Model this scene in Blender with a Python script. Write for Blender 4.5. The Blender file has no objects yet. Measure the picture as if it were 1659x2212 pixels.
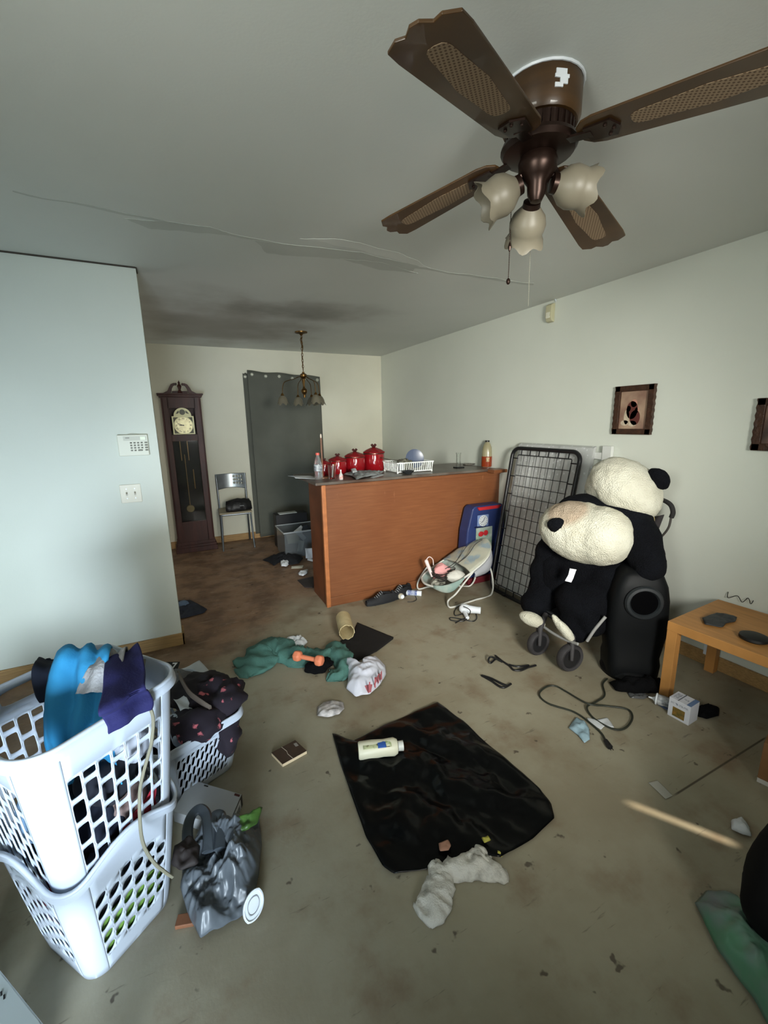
import bpy, bmesh, math, random
from mathutils import Vector, Matrix, noise, Euler
PI = math.pi
random.seed(7)
scn = bpy.context.scene
C = scn.collection

# ------------------------------------------------------------ camera
cr = [[0.895216, -0.445293, -0.017405], [0.108121, 0.179144, 0.977864], [0.432318, 0.877281, -0.208518]]
cam_d = bpy.data.cameras.new('camera'); cam = bpy.data.objects.new('camera', cam_d); C.objects.link(cam)
cam_d.sensor_fit = 'HORIZONTAL'; cam_d.sensor_width = 36.0
cam_d.lens = 918.726 / 1659 * 36.0
cam_d.clip_start = 0.02
r_, u_, f_ = [Vector(v) for v in cr]
m = Matrix.Identity(4)
for i in range(3):
    m[i][0] = r_[i]; m[i][1] = u_[i]; m[i][2] = -f_[i]
m[2][3] = 1.5221
cam.matrix_world = m
scn.camera = cam

# ------------------------------------------------------------ light and exposure
scn.view_settings.view_transform = 'Standard'
scn.view_settings.look = 'None'
scn.view_settings.gamma = 1
scn.view_settings.use_curve_mapping = False
scn.view_settings.exposure = 0.0
w = bpy.data.worlds.new('World'); scn.world = w; w.use_nodes = True
w.node_tree.nodes['Background'].inputs[0].default_value = (0.75, 0.87, 1.0, 1)
w.node_tree.nodes['Background'].inputs[1].default_value = 0.25
def area(name, loc, target, sx, sy, power, col, spread=180):
    d = bpy.data.lights.new(name, 'AREA'); d.shape = 'RECTANGLE'; d.size = sx; d.size_y = sy
    d.energy = power; d.color = col; d.spread = math.radians(spread)
    o = bpy.data.objects.new(name, d); C.objects.link(o); o.location = loc
    o.rotation_euler = (Vector(target) - Vector(loc)).to_track_quat('-Z', 'Y').to_euler()
    return o
area('door_daylight', (-0.62, -1.19, 0.50), (-0.5, 3.1, 0.35), 0.8, 0.9, 33, (0.74, 0.88, 1.0), 62)
area('window_daylight', (0.9, -1.19, 1.55), (2.2, 2.9, 0.9), 1.2, 0.8, 60, (1.0, 0.99, 0.92), 60)
area('side_fill', (-1.09, 0.35, 1.75), (2.85, 2.6, 2.35), 1.2, 0.7, 24, (0.98, 1.0, 0.93), 115)  # fill added inside the solid side wall to brighten right wall and ceiling
area('kitchen_daylight', (-1.9, 4.6, 1.45), (2.5, 4.4, 1.2), 1.0, 1.0, 9, (1.0, 0.98, 0.9), 170)
sd = bpy.data.lights.new('sun', 'SUN'); sd.energy = 9.0; sd.angle = math.radians(0.7); sd.color = (1.0, 0.86, 0.68)
so = bpy.data.objects.new('sun', sd); C.objects.link(so)
so.rotation_euler = Vector((-0.53, 0.85, -0.70)).to_track_quat('-Z', 'Y').to_euler()

# ------------------------------------------------------------ helpers
def lin(c):
    c = c / 255.0
    return c / 12.92 if c <= 0.04045 else ((c + 0.055) / 1.055) ** 2.4
def rgb(r, g, b): return (lin(r), lin(g), lin(b), 1)
_mats = {}
def mat(name, col, rough=0.6, metal=0.0, var=0.0, vs=12.0, bump=0.0, bs=60.0, trans=0.0, alpha=1.0, col2=None, spec=0.5, stretch=None, coat=0.0, ior=1.45, thr=(0.35, 0.65), sheen=0.0):
    if name in _mats: return _mats[name]
    m = bpy.data.materials.new(name); m.use_nodes = True
    n = m.node_tree.nodes; l = m.node_tree.links; b = n['Principled BSDF']
    b.inputs['Base Color'].default_value = col
    b.inputs['Roughness'].default_value = rough; b.inputs['Metallic'].default_value = metal
    b.inputs['Transmission Weight'].default_value = trans; b.inputs['Alpha'].default_value = alpha
    b.inputs['Specular IOR Level'].default_value = spec; b.inputs['IOR'].default_value = ior
    b.inputs['Coat Weight'].default_value = coat; b.inputs['Sheen Weight'].default_value = sheen
    tc = n.new('ShaderNodeTexCoord'); mp = n.new('ShaderNodeMapping'); l.new(tc.outputs['Object'], mp.inputs[0])
    if stretch: mp.inputs['Scale'].default_value = stretch
    if col2 or var:
        t = n.new('ShaderNodeTexNoise'); t.inputs['Scale'].default_value = vs; t.inputs['Detail'].default_value = 5
        l.new(mp.outputs[0], t.inputs['Vector'])
        r = n.new('ShaderNodeMapRange'); r.inputs['From Min'].default_value = thr[0]; r.inputs['From Max'].default_value = thr[1]
        l.new(t.outputs['Fac'], r.inputs['Value'])
        mx = n.new('ShaderNodeMix'); mx.data_type = 'RGBA'; l.new(r.outputs['Result'], mx.inputs['Factor'])
        c2 = col2 if col2 else tuple(min(1, c * (1 - var)) for c in col[:3]) + (1,)
        mx.inputs['A'].default_value = col; mx.inputs['B'].default_value = c2
        l.new(mx.outputs['Result'], b.inputs['Base Color'])
    if bump:
        t2 = n.new('ShaderNodeTexNoise'); t2.inputs['Scale'].default_value = bs; t2.inputs['Detail'].default_value = 4
        l.new(mp.outputs[0], t2.inputs['Vector'])
        bp = n.new('ShaderNodeBump'); bp.inputs['Strength'].default_value = bump; bp.inputs['Distance'].default_value = 0.01
        l.new(t2.outputs['Fac'], bp.inputs['Height']); l.new(bp.outputs[0], b.inputs['Normal'])
    _mats[name] = m
    return m

def wpos(o):
    p = Vector((0, 0, 0))
    while o is not None:
        p += o.location; o = o.parent
    return p

class MB:
    def __init__(s): s.v = []; s.f = []; s.M = Matrix.Identity(4); s.mi = []; s.cur = 0
    def add(s, vs, fs):
        b = len(s.v); s.v += [s.M @ Vector(p) for p in vs]
        s.f += [tuple(b + i for i in f) for f in fs]; s.mi += [s.cur] * len(fs)
        return s
    def box(s, c, d, rz=0, rot=None):
        R = rot if rot is not None else Matrix.Rotation(rz, 3, 'Z')
        c = Vector(c); h = [x / 2 for x in d]
        vs = [c + R @ Vector((x * h[0], y * h[1], z * h[2])) for x in (-1, 1) for y in (-1, 1) for z in (-1, 1)]
        return s.add(vs, [(0, 1, 3, 2), (4, 6, 7, 5), (0, 4, 5, 1), (2, 3, 7, 6), (0, 2, 6, 4), (1, 5, 7, 3)])
    def bar(s, a, b, w, t, up=(0, 0, 1)):
        a = Vector(a); b = Vector(b); d = (b - a); L = d.length; d.normalize()
        x = Vector(up).cross(d)
        if x.length < 1e-4: x = Vector((1, 0, 0)).cross(d)
        x.normalize(); y = d.cross(x)
        R = Matrix((x, y, d)).transposed()
        return s.box((a + b) / 2, (w, t, L), rot=R)
    def sweep(s, pts, rad, seg=8, cap=True, closed=False, flat=None):
        P = [Vector(p) for p in pts]; n = len(P)
        if not hasattr(rad, '__len__'): rad = [rad] * n
        vs = []; fs = []; up = None
        for i in range(n):
            if closed: t = P[(i + 1) % n] - P[i - 1]
            else: t = P[min(i + 1, n - 1)] - P[max(i - 1, 0)]
            if t.length < 1e-9: t = Vector((0, 0, 1))
            t.normalize()
            if up is None:
                up = Vector((0, 0, 1)) if abs(t.z) < 0.9 else Vector((1, 0, 0))
            x = up.cross(t)
            if x.length < 1e-5: x = Vector((0, 1, 0)).cross(t)
            x.normalize(); y = t.cross(x); up = y
            for k in range(seg):
                a = 2 * PI * k / seg
                vs.append(P[i] + rad[i] * (x * math.cos(a) * (flat or 1) + y * math.sin(a)))
        for i in range(n if closed else n - 1):
            j = (i + 1) % n
            for k in range(seg):
                k2 = (k + 1) % seg
                fs.append((i * seg + k, i * seg + k2, j * seg + k2, j * seg + k))
        if cap and not closed:
            fs.append(tuple(range(seg))[::-1]); fs.append(tuple((n - 1) * seg + k for k in range(seg)))
        return s.add(vs, fs)
    def cyl(s, a, b, r, seg=20, r2=None): return s.sweep([a, b], [r, r if r2 is None else r2], seg)
    def lathe(s, prof, o=(0, 0, 0), axis=(0, 0, 1), seg=28, ruf=None, cap=False):
        ax = Vector(axis).normalized(); x = ax.orthogonal().normalized(); y = ax.cross(x); o = Vector(o)
        vs = []; fs = []; n = len(prof)
        for i, (r, z) in enumerate(prof):
            for k in range(seg):
                a = 2 * PI * k / seg
                rr = r; zz = z
                if ruf: rr, zz = ruf(i / (n - 1), a, r, z)
                vs.append(o + ax * zz + rr * (x * math.cos(a) + y * math.sin(a)))
        for i in range(n - 1):
            for k in range(seg):
                k2 = (k + 1) % seg
                fs.append((i * seg + k, i * seg + k2, (i + 1) * seg + k2, (i + 1) * seg + k))
        if cap:
            fs.append(tuple(range(seg))[::-1]); fs.append(tuple((n - 1) * seg + k for k in range(seg)))
        return s.add(vs, fs)
    def ball(s, c, r, rot=None, seg=24, rings=14):
        if not hasattr(r, '__len__'): r = (r, r, r)
        c = Vector(c); vs = []; fs = []
        for i in range(rings + 1):
            th = PI * i / rings
            for k in range(seg):
                a = 2 * PI * k / seg
                p = Vector((r[0] * math.sin(th) * math.cos(a), r[1] * math.sin(th) * math.sin(a), r[2] * math.cos(th)))
                if rot is not None: p = rot @ p
                vs.append(c + p)
        for i in range(rings):
            for k in range(seg):
                k2 = (k + 1) % seg
                fs.append((i * seg + k, (i + 1) * seg + k, (i + 1) * seg + k2, i * seg + k2))
        return s.add(vs, fs)
    def prism(s, poly, z0, z1):
        n = len(poly)
        vs = [(p[0], p[1], z0) for p in poly] + [(p[0], p[1], z1) for p in poly]
        fs = [tuple(range(n))[::-1], tuple(range(n, 2 * n))] + [(i, (i + 1) % n, n + (i + 1) % n, n + i) for i in range(n)]
        return s.add(vs, fs)
    def slab(s, pts, off):
        pts = [Vector(p) for p in pts]; off = Vector(off); n = len(pts)
        vs = pts + [p + off for p in pts]
        return s.add(vs, [tuple(range(n))[::-1], tuple(range(n, 2 * n))] + [(i, (i + 1) % n, n + (i + 1) % n, n + i) for i in range(n)])
    def grid(s, fn, nu, nv, cu=False):
        vs = [fn(i / nu, j / nv) for i in range(nu + (0 if cu else 1)) for j in range(nv + 1)]
        fs = []
        N = nu if cu else nu + 1
        for i in range(nu):
            for j in range(nv):
                a = i * (nv + 1) + j; b = ((i + 1) % N) * (nv + 1) + j
                fs.append((a, b, b + 1, a + 1))
        return s.add(vs, fs)
    def mesh(s, name, origin=(0, 0, 0)):
        me = bpy.data.meshes.new(name)
        o = Vector(origin)
        me.from_pydata([tuple(p - o) for p in s.v], [], s.f)
        me.validate(); me.polygons.foreach_set('material_index', s.mi[:len(me.polygons)]) if len(s.mi) == len(me.polygons) else None
        bm = bmesh.new(); bm.from_mesh(me); bmesh.ops.remove_doubles(bm, verts=bm.verts, dist=1e-5)
        bmesh.ops.recalc_face_normals(bm, faces=bm.faces); bm.to_mesh(me); bm.free()
        return me

def build(mb, name, material, parent=None, smooth=False, bevel=0.0, solid=0.0, loc=None, sub=0, angle=40):
    if parent is not None: org = wpos(parent)
    elif loc is not None: org = Vector(loc)
    else:
        xs = [p.x for p in mb.v]; ys = [p.y for p in mb.v]; zs = [p.z for p in mb.v]
        org = Vector(((min(xs) + max(xs)) / 2, (min(ys) + max(ys)) / 2, min(zs)))
    me = mb.mesh(name, org)
    ms = material if isinstance(material, (list, tuple)) else [material]
    for q in ms: me.materials.append(q)
    o = bpy.data.objects.new(name, me); C.objects.link(o)
    if parent is not None: o.parent = parent
    else: o.location = org
    if smooth:
        me.polygons.foreach_set('use_smooth', [True] * len(me.polygons))
        if angle < 180:
            me.set_sharp_from_angle(angle=math.radians(angle))
    if solid:
        md = o.modifiers.new('solid', 'SOLIDIFY'); md.thickness = abs(solid); md.offset = 1 if solid > 0 else -1
    if bevel:
        md = o.modifiers.new('bevel', 'BEVEL'); md.width = bevel; md.segments = 2; md.limit_method = 'ANGLE'
    if sub:
        md = o.modifiers.new('sub', 'SUBSURF'); md.levels = sub; md.render_levels = sub
    return o
def tag(o, label, cat, group=None, kind=None):
    o['label'] = label; o['category'] = cat
    if group: o['group'] = group
    if kind: o['kind'] = kind
    return o
def thing(name, loc, label, cat, group=None):
    o = bpy.data.objects.new(name, None); C.objects.link(o); o.location = loc; o.empty_display_size = 0.05
    return tag(o, label, cat, group)
def struct(o): o['kind'] = 'structure'; return o
def dup(root, loc, label, scale=1.0, rz=0.0):
    r = root.copy(); C.objects.link(r); r.location = loc; r.scale = (scale,) * 3; r.rotation_euler = (0, 0, rz); r['label'] = label
    for ch in list(root.children):
        c = ch.copy(); C.objects.link(c); c.parent = r
        for g in list(ch.children):
            d = g.copy(); C.objects.link(d); d.parent = c
    return r
def smooth_path(pts, n=8, closed=False):
    P = [Vector(p) for p in pts]; out = []; L = len(P)
    rng = range(L if closed else L - 1)
    for i in rng:
        if closed: p0, p1, p2, p3 = P[i - 1], P[i], P[(i + 1) % L], P[(i + 2) % L]
        else: p0, p1, p2, p3 = P[max(i - 1, 0)], P[i], P[i + 1], P[min(i + 2, L - 1)]
        for k in range(n):
            t = k / n
            out.append(0.5 * ((2 * p1) + (-p0 + p2) * t + (2 * p0 - 5 * p1 + 4 * p2 - p3) * t * t + (-p0 + 3 * p1 - 3 * p2 + p3) * t ** 3))
    if not closed: out.append(P[-1])
    return out
def fbm(p, sc, seed=0, oct=3):
    q = Vector(p) * sc + Vector((seed * 7.3, seed * 3.1, seed * 1.7)); a = 1; s = 0
    for _ in range(oct):
        s += a * noise.noise(q); q = q * 2.1; a *= 0.5
    return s
def ridge(p, sc, seed=0): return 1 - abs(fbm(p, sc, seed, 2)) * 2
def crumple(outline, z0=0.0, amp=0.02, freq=9, seed=1, rings=16, m=96, rise=0.0, jag=0.0, fold=None, sharp=False):
    """A sheet lying on a surface: star-shaped outline filled by rings, with ridges."""
    P = [Vector((p[0], p[1], 0)) for p in outline]; n = len(P)
    per = []; tot = 0
    for i in range(n):
        per.append(tot); tot += (P[(i + 1) % n] - P[i]).length
    if sharp: ring = []; 
    ring = []
    for k in range(m):
        d = tot * k / m; i = max(j for j in range(n) if per[j] <= d + 1e-9)
        a, b = P[i], P[(i + 1) % n]; ring.append(a.lerp(b, (d - per[i]) / max(1e-9, (b - a).length)))
    c = sum(ring, Vector()) / m
    mb = MB()
    def fn(u, v):
        e = ring[int(round(u * m)) % m]; p = c.lerp(e, v)
        if jag: p += (e - c).normalized() * jag * v * noise.noise(e * 40 + Vector((seed, 0, 0)))
        q = p + Vector((seed * 3.3, 0, 0)); h = 0.5 + 0.5 * ridge(q, freq, seed) * 0.8 + 0.2 * fbm(q, freq * 2.3, seed)
        if fold:
            dr = p.x * math.cos(fold[0]) + p.y * math.sin(fold[0]); h += 0.5 * math.sin(dr * fold[1] + 2 * fbm(p, 5, seed))
        edge = 1 - v ** 6 * 0.75
        z = z0 + 0.003 + amp * max(0, h) * edge + rise * (1 - v * v)
        return (p.x, p.y, z)
    mb.grid(fn, m, rings, cu=True)
    return mb
def lump(pts, widths, heights, z0=0.0, seed=1, amp=0.012, freq=18, seg=22, n=10, folds=0.0):
    """Bunched cloth lying along a path: closed half-round section with folds."""
    P = smooth_path([(p[0], p[1], p[2] if len(p) > 2 else 0) for p in pts], n)
    N = len(P); K = len(widths)
    def samp(a, t):
        x = t * (len(a) - 1); i = min(int(x), len(a) - 2); return a[i] + (a[i + 1] - a[i]) * (x - i)
    mb = MB()
    def fn(u, v):
        i = int(round(u * (N - 1))); p = P[i]; t = (P[min(i + 1, N - 1)] - P[max(i - 1, 0)]); t.z = 0; t.normalize()
        sd = Vector((-t.y, t.x, 0)); a = 2 * PI * v
        wd = samp(widths, u); ht = samp(heights, u)
        e = min(1.0, min(u, 1 - u) * 12 + 0.35)
        q = p + sd * math.cos(a) * wd * e
        ca, sa = math.cos(a), math.sin(a)
        z = ht * (sa if sa > 0 else 0.12 * sa) * e
        q2 = Vector((q.x, q.y, z))
        d = amp * (ridge(q2, freq, seed) - 0.5) + folds * math.sin(math.atan2(sa, ca) * 5 + u * 9 + seed)
        q = q + sd * ca * d + Vector((0, 0, z0 + p.z + max(0.001, z + (d if sa > 0 else 0) + 0.12 * ht)))
        return q
    mb.grid(fn, N - 1, seg)
    # caps
    b0 = [fn(0, j / seg) for j in range(seg)]; b1 = [fn(1, j / seg) for j in range(seg)]
    mb.add(b0, [tuple(range(seg))]); mb.add(b1, [tuple(range(seg))])
    return mb
def drape(P, lat, width, seed=1, amp=0.012, freq=14, n=8, m=20, waves=3, taper=None):
    """A strip of cloth hanging along a 3-D path with width along lat and folds."""
    Q = smooth_path(P, n); lat = Vector(lat).normalized(); N = len(Q); mb = MB()
    def fn(u, v):
        i = int(round(u * (N - 1))); p = Q[i]; t = (Q[min(i + 1, N - 1)] - Q[max(i - 1, 0)]).normalized()
        nr = lat.cross(t)
        if nr.length < 1e-5: nr = Vector((0, 0, 1))
        nr.normalize()
        wd = width * (taper(u) if taper else 1)
        q = p + lat * (v - 0.5) * wd
        d = amp * math.sin(v * waves * 2 * PI + seed + 1.5 * fbm(q, 6, seed)) + amp * 0.8 * fbm(q, freq, seed)
        e = 0.006 * fbm(q, 25, seed) * (1 if u > 0.9 or u < 0.1 else 0)
        return q + nr * d + t * e
    mb.grid(fn, N - 1, m)
    return mb
def text(body, size, M, material, name, parent, extrude=0.0006, bold=False):
    cu = bpy.data.curves.new('txt', 'FONT'); cu.body = body; cu.size = size; cu.extrude = extrude
    cu.align_x = 'CENTER'; cu.align_y = 'CENTER'
    if bold: cu.offset = size * 0.02
    t = bpy.data.objects.new('txt', cu)
    me = bpy.data.meshes.new_from_object(t); bpy.data.objects.remove(t)
    me.transform(Matrix.Translation(-wpos(parent)) @ M); me.materials.clear(); me.materials.append(material)
    o = bpy.data.objects.new(name, me); C.objects.link(o); o.parent = parent
    return o
def frame(o, x, y):
    x = Vector(x).normalized(); z = x.cross(Vector(y)).normalized(); y = z.cross(x)
    M = Matrix.Identity(4)
    for i in range(3): M[i][0] = x[i]; M[i][1] = y[i]; M[i][2] = z[i]; M[i][3] = o[i]
    return M

# ------------------------------------------------------------ shared materials
white_pl = mat('white plastic', rgb(226, 232, 238), 0.35, var=0.06, vs=5)
black_pl = mat('black plastic', rgb(22, 22, 24), 0.4, bump=0.1)
black_fab = mat('black fabric', rgb(11, 11, 13), 0.95, bump=0.5, bs=90, var=0.3, spec=0.15)
metal_gr = mat('grey metal', rgb(120, 124, 126), 0.35, 0.8, var=0.2)
brass = mat('aged brass', rgb(112, 84, 46), 0.35, 0.9, var=0.4)
paper = mat('paper', rgb(206, 210, 214), 0.8, var=0.1, vs=20)
glass = mat('clear glass', (0.95, 0.97, 0.96, 1), 0.06, trans=1.0, ior=1.45)
oak = mat('oak trim', rgb(178, 142, 92), 0.55, var=0.35, vs=9, stretch=(1, 8, 30))

XR, YB, YP, XP, H = 2.850, 5.797, 3.122, -0.072, 2.44
XL, YN = -1.10, -1.20

# ------------------------------------------------------------ setting: floor
def floor_mat():
    m = bpy.data.materials.new('worn floor'); m.use_nodes = True; n = m.node_tree.nodes; l = m.node_tree.links; b = n['Principled BSDF']
    tc = n.new('ShaderNodeTexCoord'); sx = n.new('ShaderNodeSeparateXYZ'); l.new(tc.outputs['Object'], sx.inputs[0])
    def noi(s, d=6, st=None):
        t = n.new('ShaderNodeTexNoise'); t.inputs['Scale'].default_value = s; t.inputs['Detail'].default_value = d; t.inputs['Roughness'].default_value = 0.6
        if st:
            mp = n.new('ShaderNodeMapping'); mp.inputs['Scale'].default_value = st; mp.inputs['Rotation'].default_value = (0, 0, 0.5); l.new(tc.outputs['Object'], mp.inputs[0]); l.new(mp.outputs[0], t.inputs['Vector'])
        else: l.new(tc.outputs['Object'], t.inputs['Vector'])
        return t.outputs['Fac']
    def rng(v, a, b_, c=0, d=1):
        r = n.new('ShaderNodeMapRange'); l.new(v, r.inputs['Value']); r.inputs['From Min'].default_value = a; r.inputs['From Max'].default_value = b_
        r.inputs['To Min'].default_value = c; r.inputs['To Max'].default_value = d; r.interpolation_type = 'SMOOTHSTEP'; return r.outputs['Result']
    def mth(op, a, b_):
        q = n.new('ShaderNodeMath'); q.operation = op
        for i, x in enumerate((a, b_)):
            if hasattr(x, 'links'): l.new(x, q.inputs[i])
            else: q.inputs[i].default_value = x
        return q.outputs[0]
    def mix(f, A, B):
        q = n.new('ShaderNodeMix'); q.data_type = 'RGBA'
        l.new(f, q.inputs['Factor'])
        for k, x in (('A', A), ('B', B)):
            if hasattr(x, 'links'): l.new(x, q.inputs[k])
            else: q.inputs[k].default_value = x
        return q.outputs['Result']
    base = mix(rng(noi(1.6), 0.35, 0.65), rgb(156, 150, 130), rgb(140, 131, 110))
    base = mix(rng(noi(4, 8), 0.5, 0.72, 0, 0.7), base, rgb(120, 100, 78))
    t = mth('SUBTRACT', sx.outputs['Y'], mth('MULTIPLY', sx.outputs['X'], 0.9))
    t = mth('ADD', t, mth('MULTIPLY', mth('SUBTRACT', noi(2.2), 0.5), 1.3))
    brown = mix(rng(noi(4, 8), 0.4, 0.62), rgb(138, 110, 86), rgb(106, 82, 63))
    brown = mix(rng(noi(9, 8, (1, 3, 1)), 0.55, 0.7, 0, 0.6), brown, rgb(158, 140, 120))
    base = mix(rng(t, 2.2, 3.0), base, brown)
    spots = mix(rng(noi(12, 3), 0.665, 0.72, 0, 0.8), base, rgb(62, 50, 40))
    scr = mix(rng(noi(6, 4, (1, 7, 1)), 0.64, 0.72, 0, 0.5), spots, rgb(72, 64, 56))
    # seam lines in the slab
    def seam(p, q, w_, src):
        dx, dy = q[0] - p[0], q[1] - p[1]; L = math.hypot(dx, dy); dx /= L; dy /= L
        a = mth('ADD', mth('MULTIPLY', sx.outputs['X'], -dy), mth('ADD', mth('MULTIPLY', sx.outputs['Y'], dx), p[0] * dy - p[1] * dx))
        a = mth('ABSOLUTE', a, 0); s_ = mth('ADD', mth('MULTIPLY', sx.outputs['X'], dx), mth('ADD', mth('MULTIPLY', sx.outputs['Y'], dy), -p[0] * dx - p[1] * dy))
        k = mth('MULTIPLY', rng(a, w_, w_ * 0.3), mth('MULTIPLY', rng(s_, 0.0, 0.05), rng(s_, L, L - 0.05)))
        return mix(k, src, rgb(78, 70, 56))
    col = seam((1.676,0.793,0.000)[:2], (2.437,0.784,0.000)[:2], 0.006, scr)
    l.new(col, b.inputs['Base Color'])
    l.new(rng(noi(6), 0.3, 0.7, 0.42, 0.7), b.inputs['Roughness'])
    bp = n.new('ShaderNodeBump'); bp.inputs['Strength'].default_value = 0.25; bp.inputs['Distance'].default_value = 0.004
    l.new(noi(30, 8), bp.inputs['Height']); l.new(bp.outputs[0], b.inputs['Normal'])
    return m
def wall_mat(name, a, b_, soot=False):
    m = bpy.data.materials.new(name); m.use_nodes = True; n = m.node_tree.nodes; l = m.node_tree.links; b = n['Principled BSDF']
    tc = n.new('ShaderNodeTexCoord')
    t = n.new('ShaderNodeTexNoise'); t.inputs['Scale'].default_value = 0.9; t.inputs['Detail'].default_value = 5; l.new(tc.outputs['Object'], t.inputs['Vector'])
    r = n.new('ShaderNodeMapRange'); r.inputs['From Min'].default_value = 0.35; r.inputs['From Max'].default_value = 0.7; l.new(t.outputs['Fac'], r.inputs['Value'])
    mx = n.new('ShaderNodeMix'); mx.data_type = 'RGBA'; mx.inputs['A'].default_value = a; mx.inputs['B'].default_value = b_; l.new(r.outputs['Result'], mx.inputs['Factor'])
    out = mx.outputs['Result']
    b.inputs['Roughness'].default_value = 0.62
    t2 = n.new('ShaderNodeTexNoise'); t2.inputs['Scale'].default_value = 120; l.new(tc.outputs['Object'], t2.inputs['Vector'])
    bp = n.new('ShaderNodeBump'); bp.inputs['Strength'].default_value = 0.12; bp.inputs['Distance'].default_value = 0.002; l.new(t2.outputs['Fac'], bp.inputs['Height']); l.new(bp.outputs[0], b.inputs['Normal'])
    if soot:
        sx = n.new('ShaderNodeSeparateXYZ'); l.new(tc.outputs['Object'], sx.inputs[0])
        def blob(cx, cy, rx, ry, colr, amt, src):
            mp = n.new('ShaderNodeMapping'); mp.inputs['Location'].default_value = (-cx / rx, -cy / ry, 0); mp.inputs['Scale'].default_value = (1 / rx, 1 / ry, 0); l.new(tc.outputs['Object'], mp.inputs[0])
            ln = n.new('ShaderNodeVectorMath'); ln.operation = 'LENGTH'; l.new(mp.outputs[0], ln.inputs[0])
            nz = n.new('ShaderNodeTexNoise'); nz.inputs['Scale'].default_value = 2.5; nz.inputs['Detail'].default_value = 5; l.new(tc.outputs['Object'], nz.inputs['Vector'])
            ad = n.new('ShaderNodeMath'); ad.operation = 'MULTIPLY_ADD'; ad.inputs[1].default_value = 1.6; l.new(nz.outputs['Fac'], ad.inputs[0]); l.new(ln.outputs['Value'], ad.inputs[2])
            rr = n.new('ShaderNodeMapRange'); rr.interpolation_type = 'SMOOTHSTEP'; rr.inputs['From Min'].default_value = 2.2; rr.inputs['From Max'].default_value = 0.9; rr.inputs['To Max'].default_value = amt
            l.new(ad.outputs[0], rr.inputs['Value'])
            q = n.new('ShaderNodeMix'); q.data_type = 'RGBA'; l.new(rr.outputs['Result'], q.inputs['Factor']); l.new(src, q.inputs['A']); q.inputs['B'].default_value = colr
            return q.outputs['Result']
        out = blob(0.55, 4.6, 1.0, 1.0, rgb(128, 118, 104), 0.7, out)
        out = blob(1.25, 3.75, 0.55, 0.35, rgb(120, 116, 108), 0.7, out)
    l.new(out, b.inputs['Base Color'])
    return m
fm = floor_mat(); wm = wall_mat('painted wall', rgb(214, 218, 208), rgb(204, 209, 198)); bwm = wall_mat('kitchen wall', rgb(212, 210, 192), rgb(196, 194, 176))
cm = wall_mat('ceiling paint', rgb(212, 215, 210), rgb(204, 208, 203), True)
def slabbox(name, lo, hi, m):
    mb = MB(); mb.box([(a + b) / 2 for a, b in zip(lo, hi)], [b - a for a, b in zip(lo, hi)])
    return struct(build(mb, name, m, loc=(0, 0, 0)))
slabbox('floor', (-2.1, YN - 0.1, -0.1), (XR + 0.1, YB + 0.1, 0), fm)
slabbox('ceiling', (-2.1, YN - 0.1, H), (XR + 0.1, YB + 0.1, H + 0.1), cm)
slabbox('wall_right', (XR, YN, 0), (XR + 0.1, YB + 0.1, H), wm)
slabbox('wall_back', (-2.1, YB, 0), (XR, YB + 0.1, H), bwm)
slabbox('wall_left', (XL, YP, 0), (XP, YP + 0.12, H), wm)
slabbox('wall_side', (XL - 0.1, YN, 0), (XL, YP + 0.12, H), wm)
slabbox('wall_hall', (-2.1, YP + 0.12, 0), (-2.0, YB, H), wm)
slabbox('wall_hallway_end', (-2.0, YP + 0.02, 0), (XL - 0.1, YP + 0.12, H), wm)
# near wall, closed but for a slit added to shape the sun streak
mb = MB()
def wb(x0, x1, z0, z1): mb.box(((x0 + x1) / 2, YN - 0.005, (z0 + z1) / 2), (x1 - x0, 0.01, z1 - z0))
wb(XL, 2.765, 0, H); wb(2.765, 2.80, 0, 1.46); wb(2.765, 2.80, 1.70, H); wb(2.80, XR, 0, H)
struct(build(mb, 'wall_near', wm, loc=(0, 0, 0)))
mb = MB(); mb.box((-1.075 + .475, YN - 0.02, 1.575), (0.97, 0.02, 0.05)); mb.box((-1.06, YN - 0.02, 0.775), (0.02, 0.02, 1.55)); mb.box((-0.17, YN - 0.02, 0.775), (0.02, 0.02, 1.55))
struct(build(mb, 'trim_1', oak, loc=(0, 0, 0)))
# baseboards
def bb(name, lo, hi):
    mb = MB(); mb.box([(a + b) / 2 for a, b in zip(lo, hi)], [b - a for a, b in zip(lo, hi)]); struct(build(mb, name, oak, loc=(0, 0, 0), bevel=0.003))
bb('baseboard_left', (XL, YP - 0.014, 0), (XP + 0.014, YP, 0.088))
bb('baseboard_left', (XP, YP - 0.014, 0), (XP + 0.014, YP + 0.12, 0.088))
bb('baseboard_side', (XL, YN, 0), (XL + 0.014, YP - 0.014, 0.088))
bb('baseboard_right', (XR - 0.014, YN, 0), (XR, 3.19, 0.088))
bb('baseboard_back', (-1.9, YB - 0.014, 0), (XR - 0.014, YB, 0.088))
# thin dark strip standing for the gap along the top of the left wall
mb = MB(); mb.box(((XL + XP) / 2, YP - 0.003, H - 0.004), (XP - XL, 0.006, 0.008)); mb.box((XP + 0.002, YP + 0.05, H - 0.004), (0.006, 0.1, 0.008))
struct(build(mb, 'trim_2', mat('dark gap strip', rgb(70, 64, 56), 0.9), loc=(0, 0, 0)))
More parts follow.
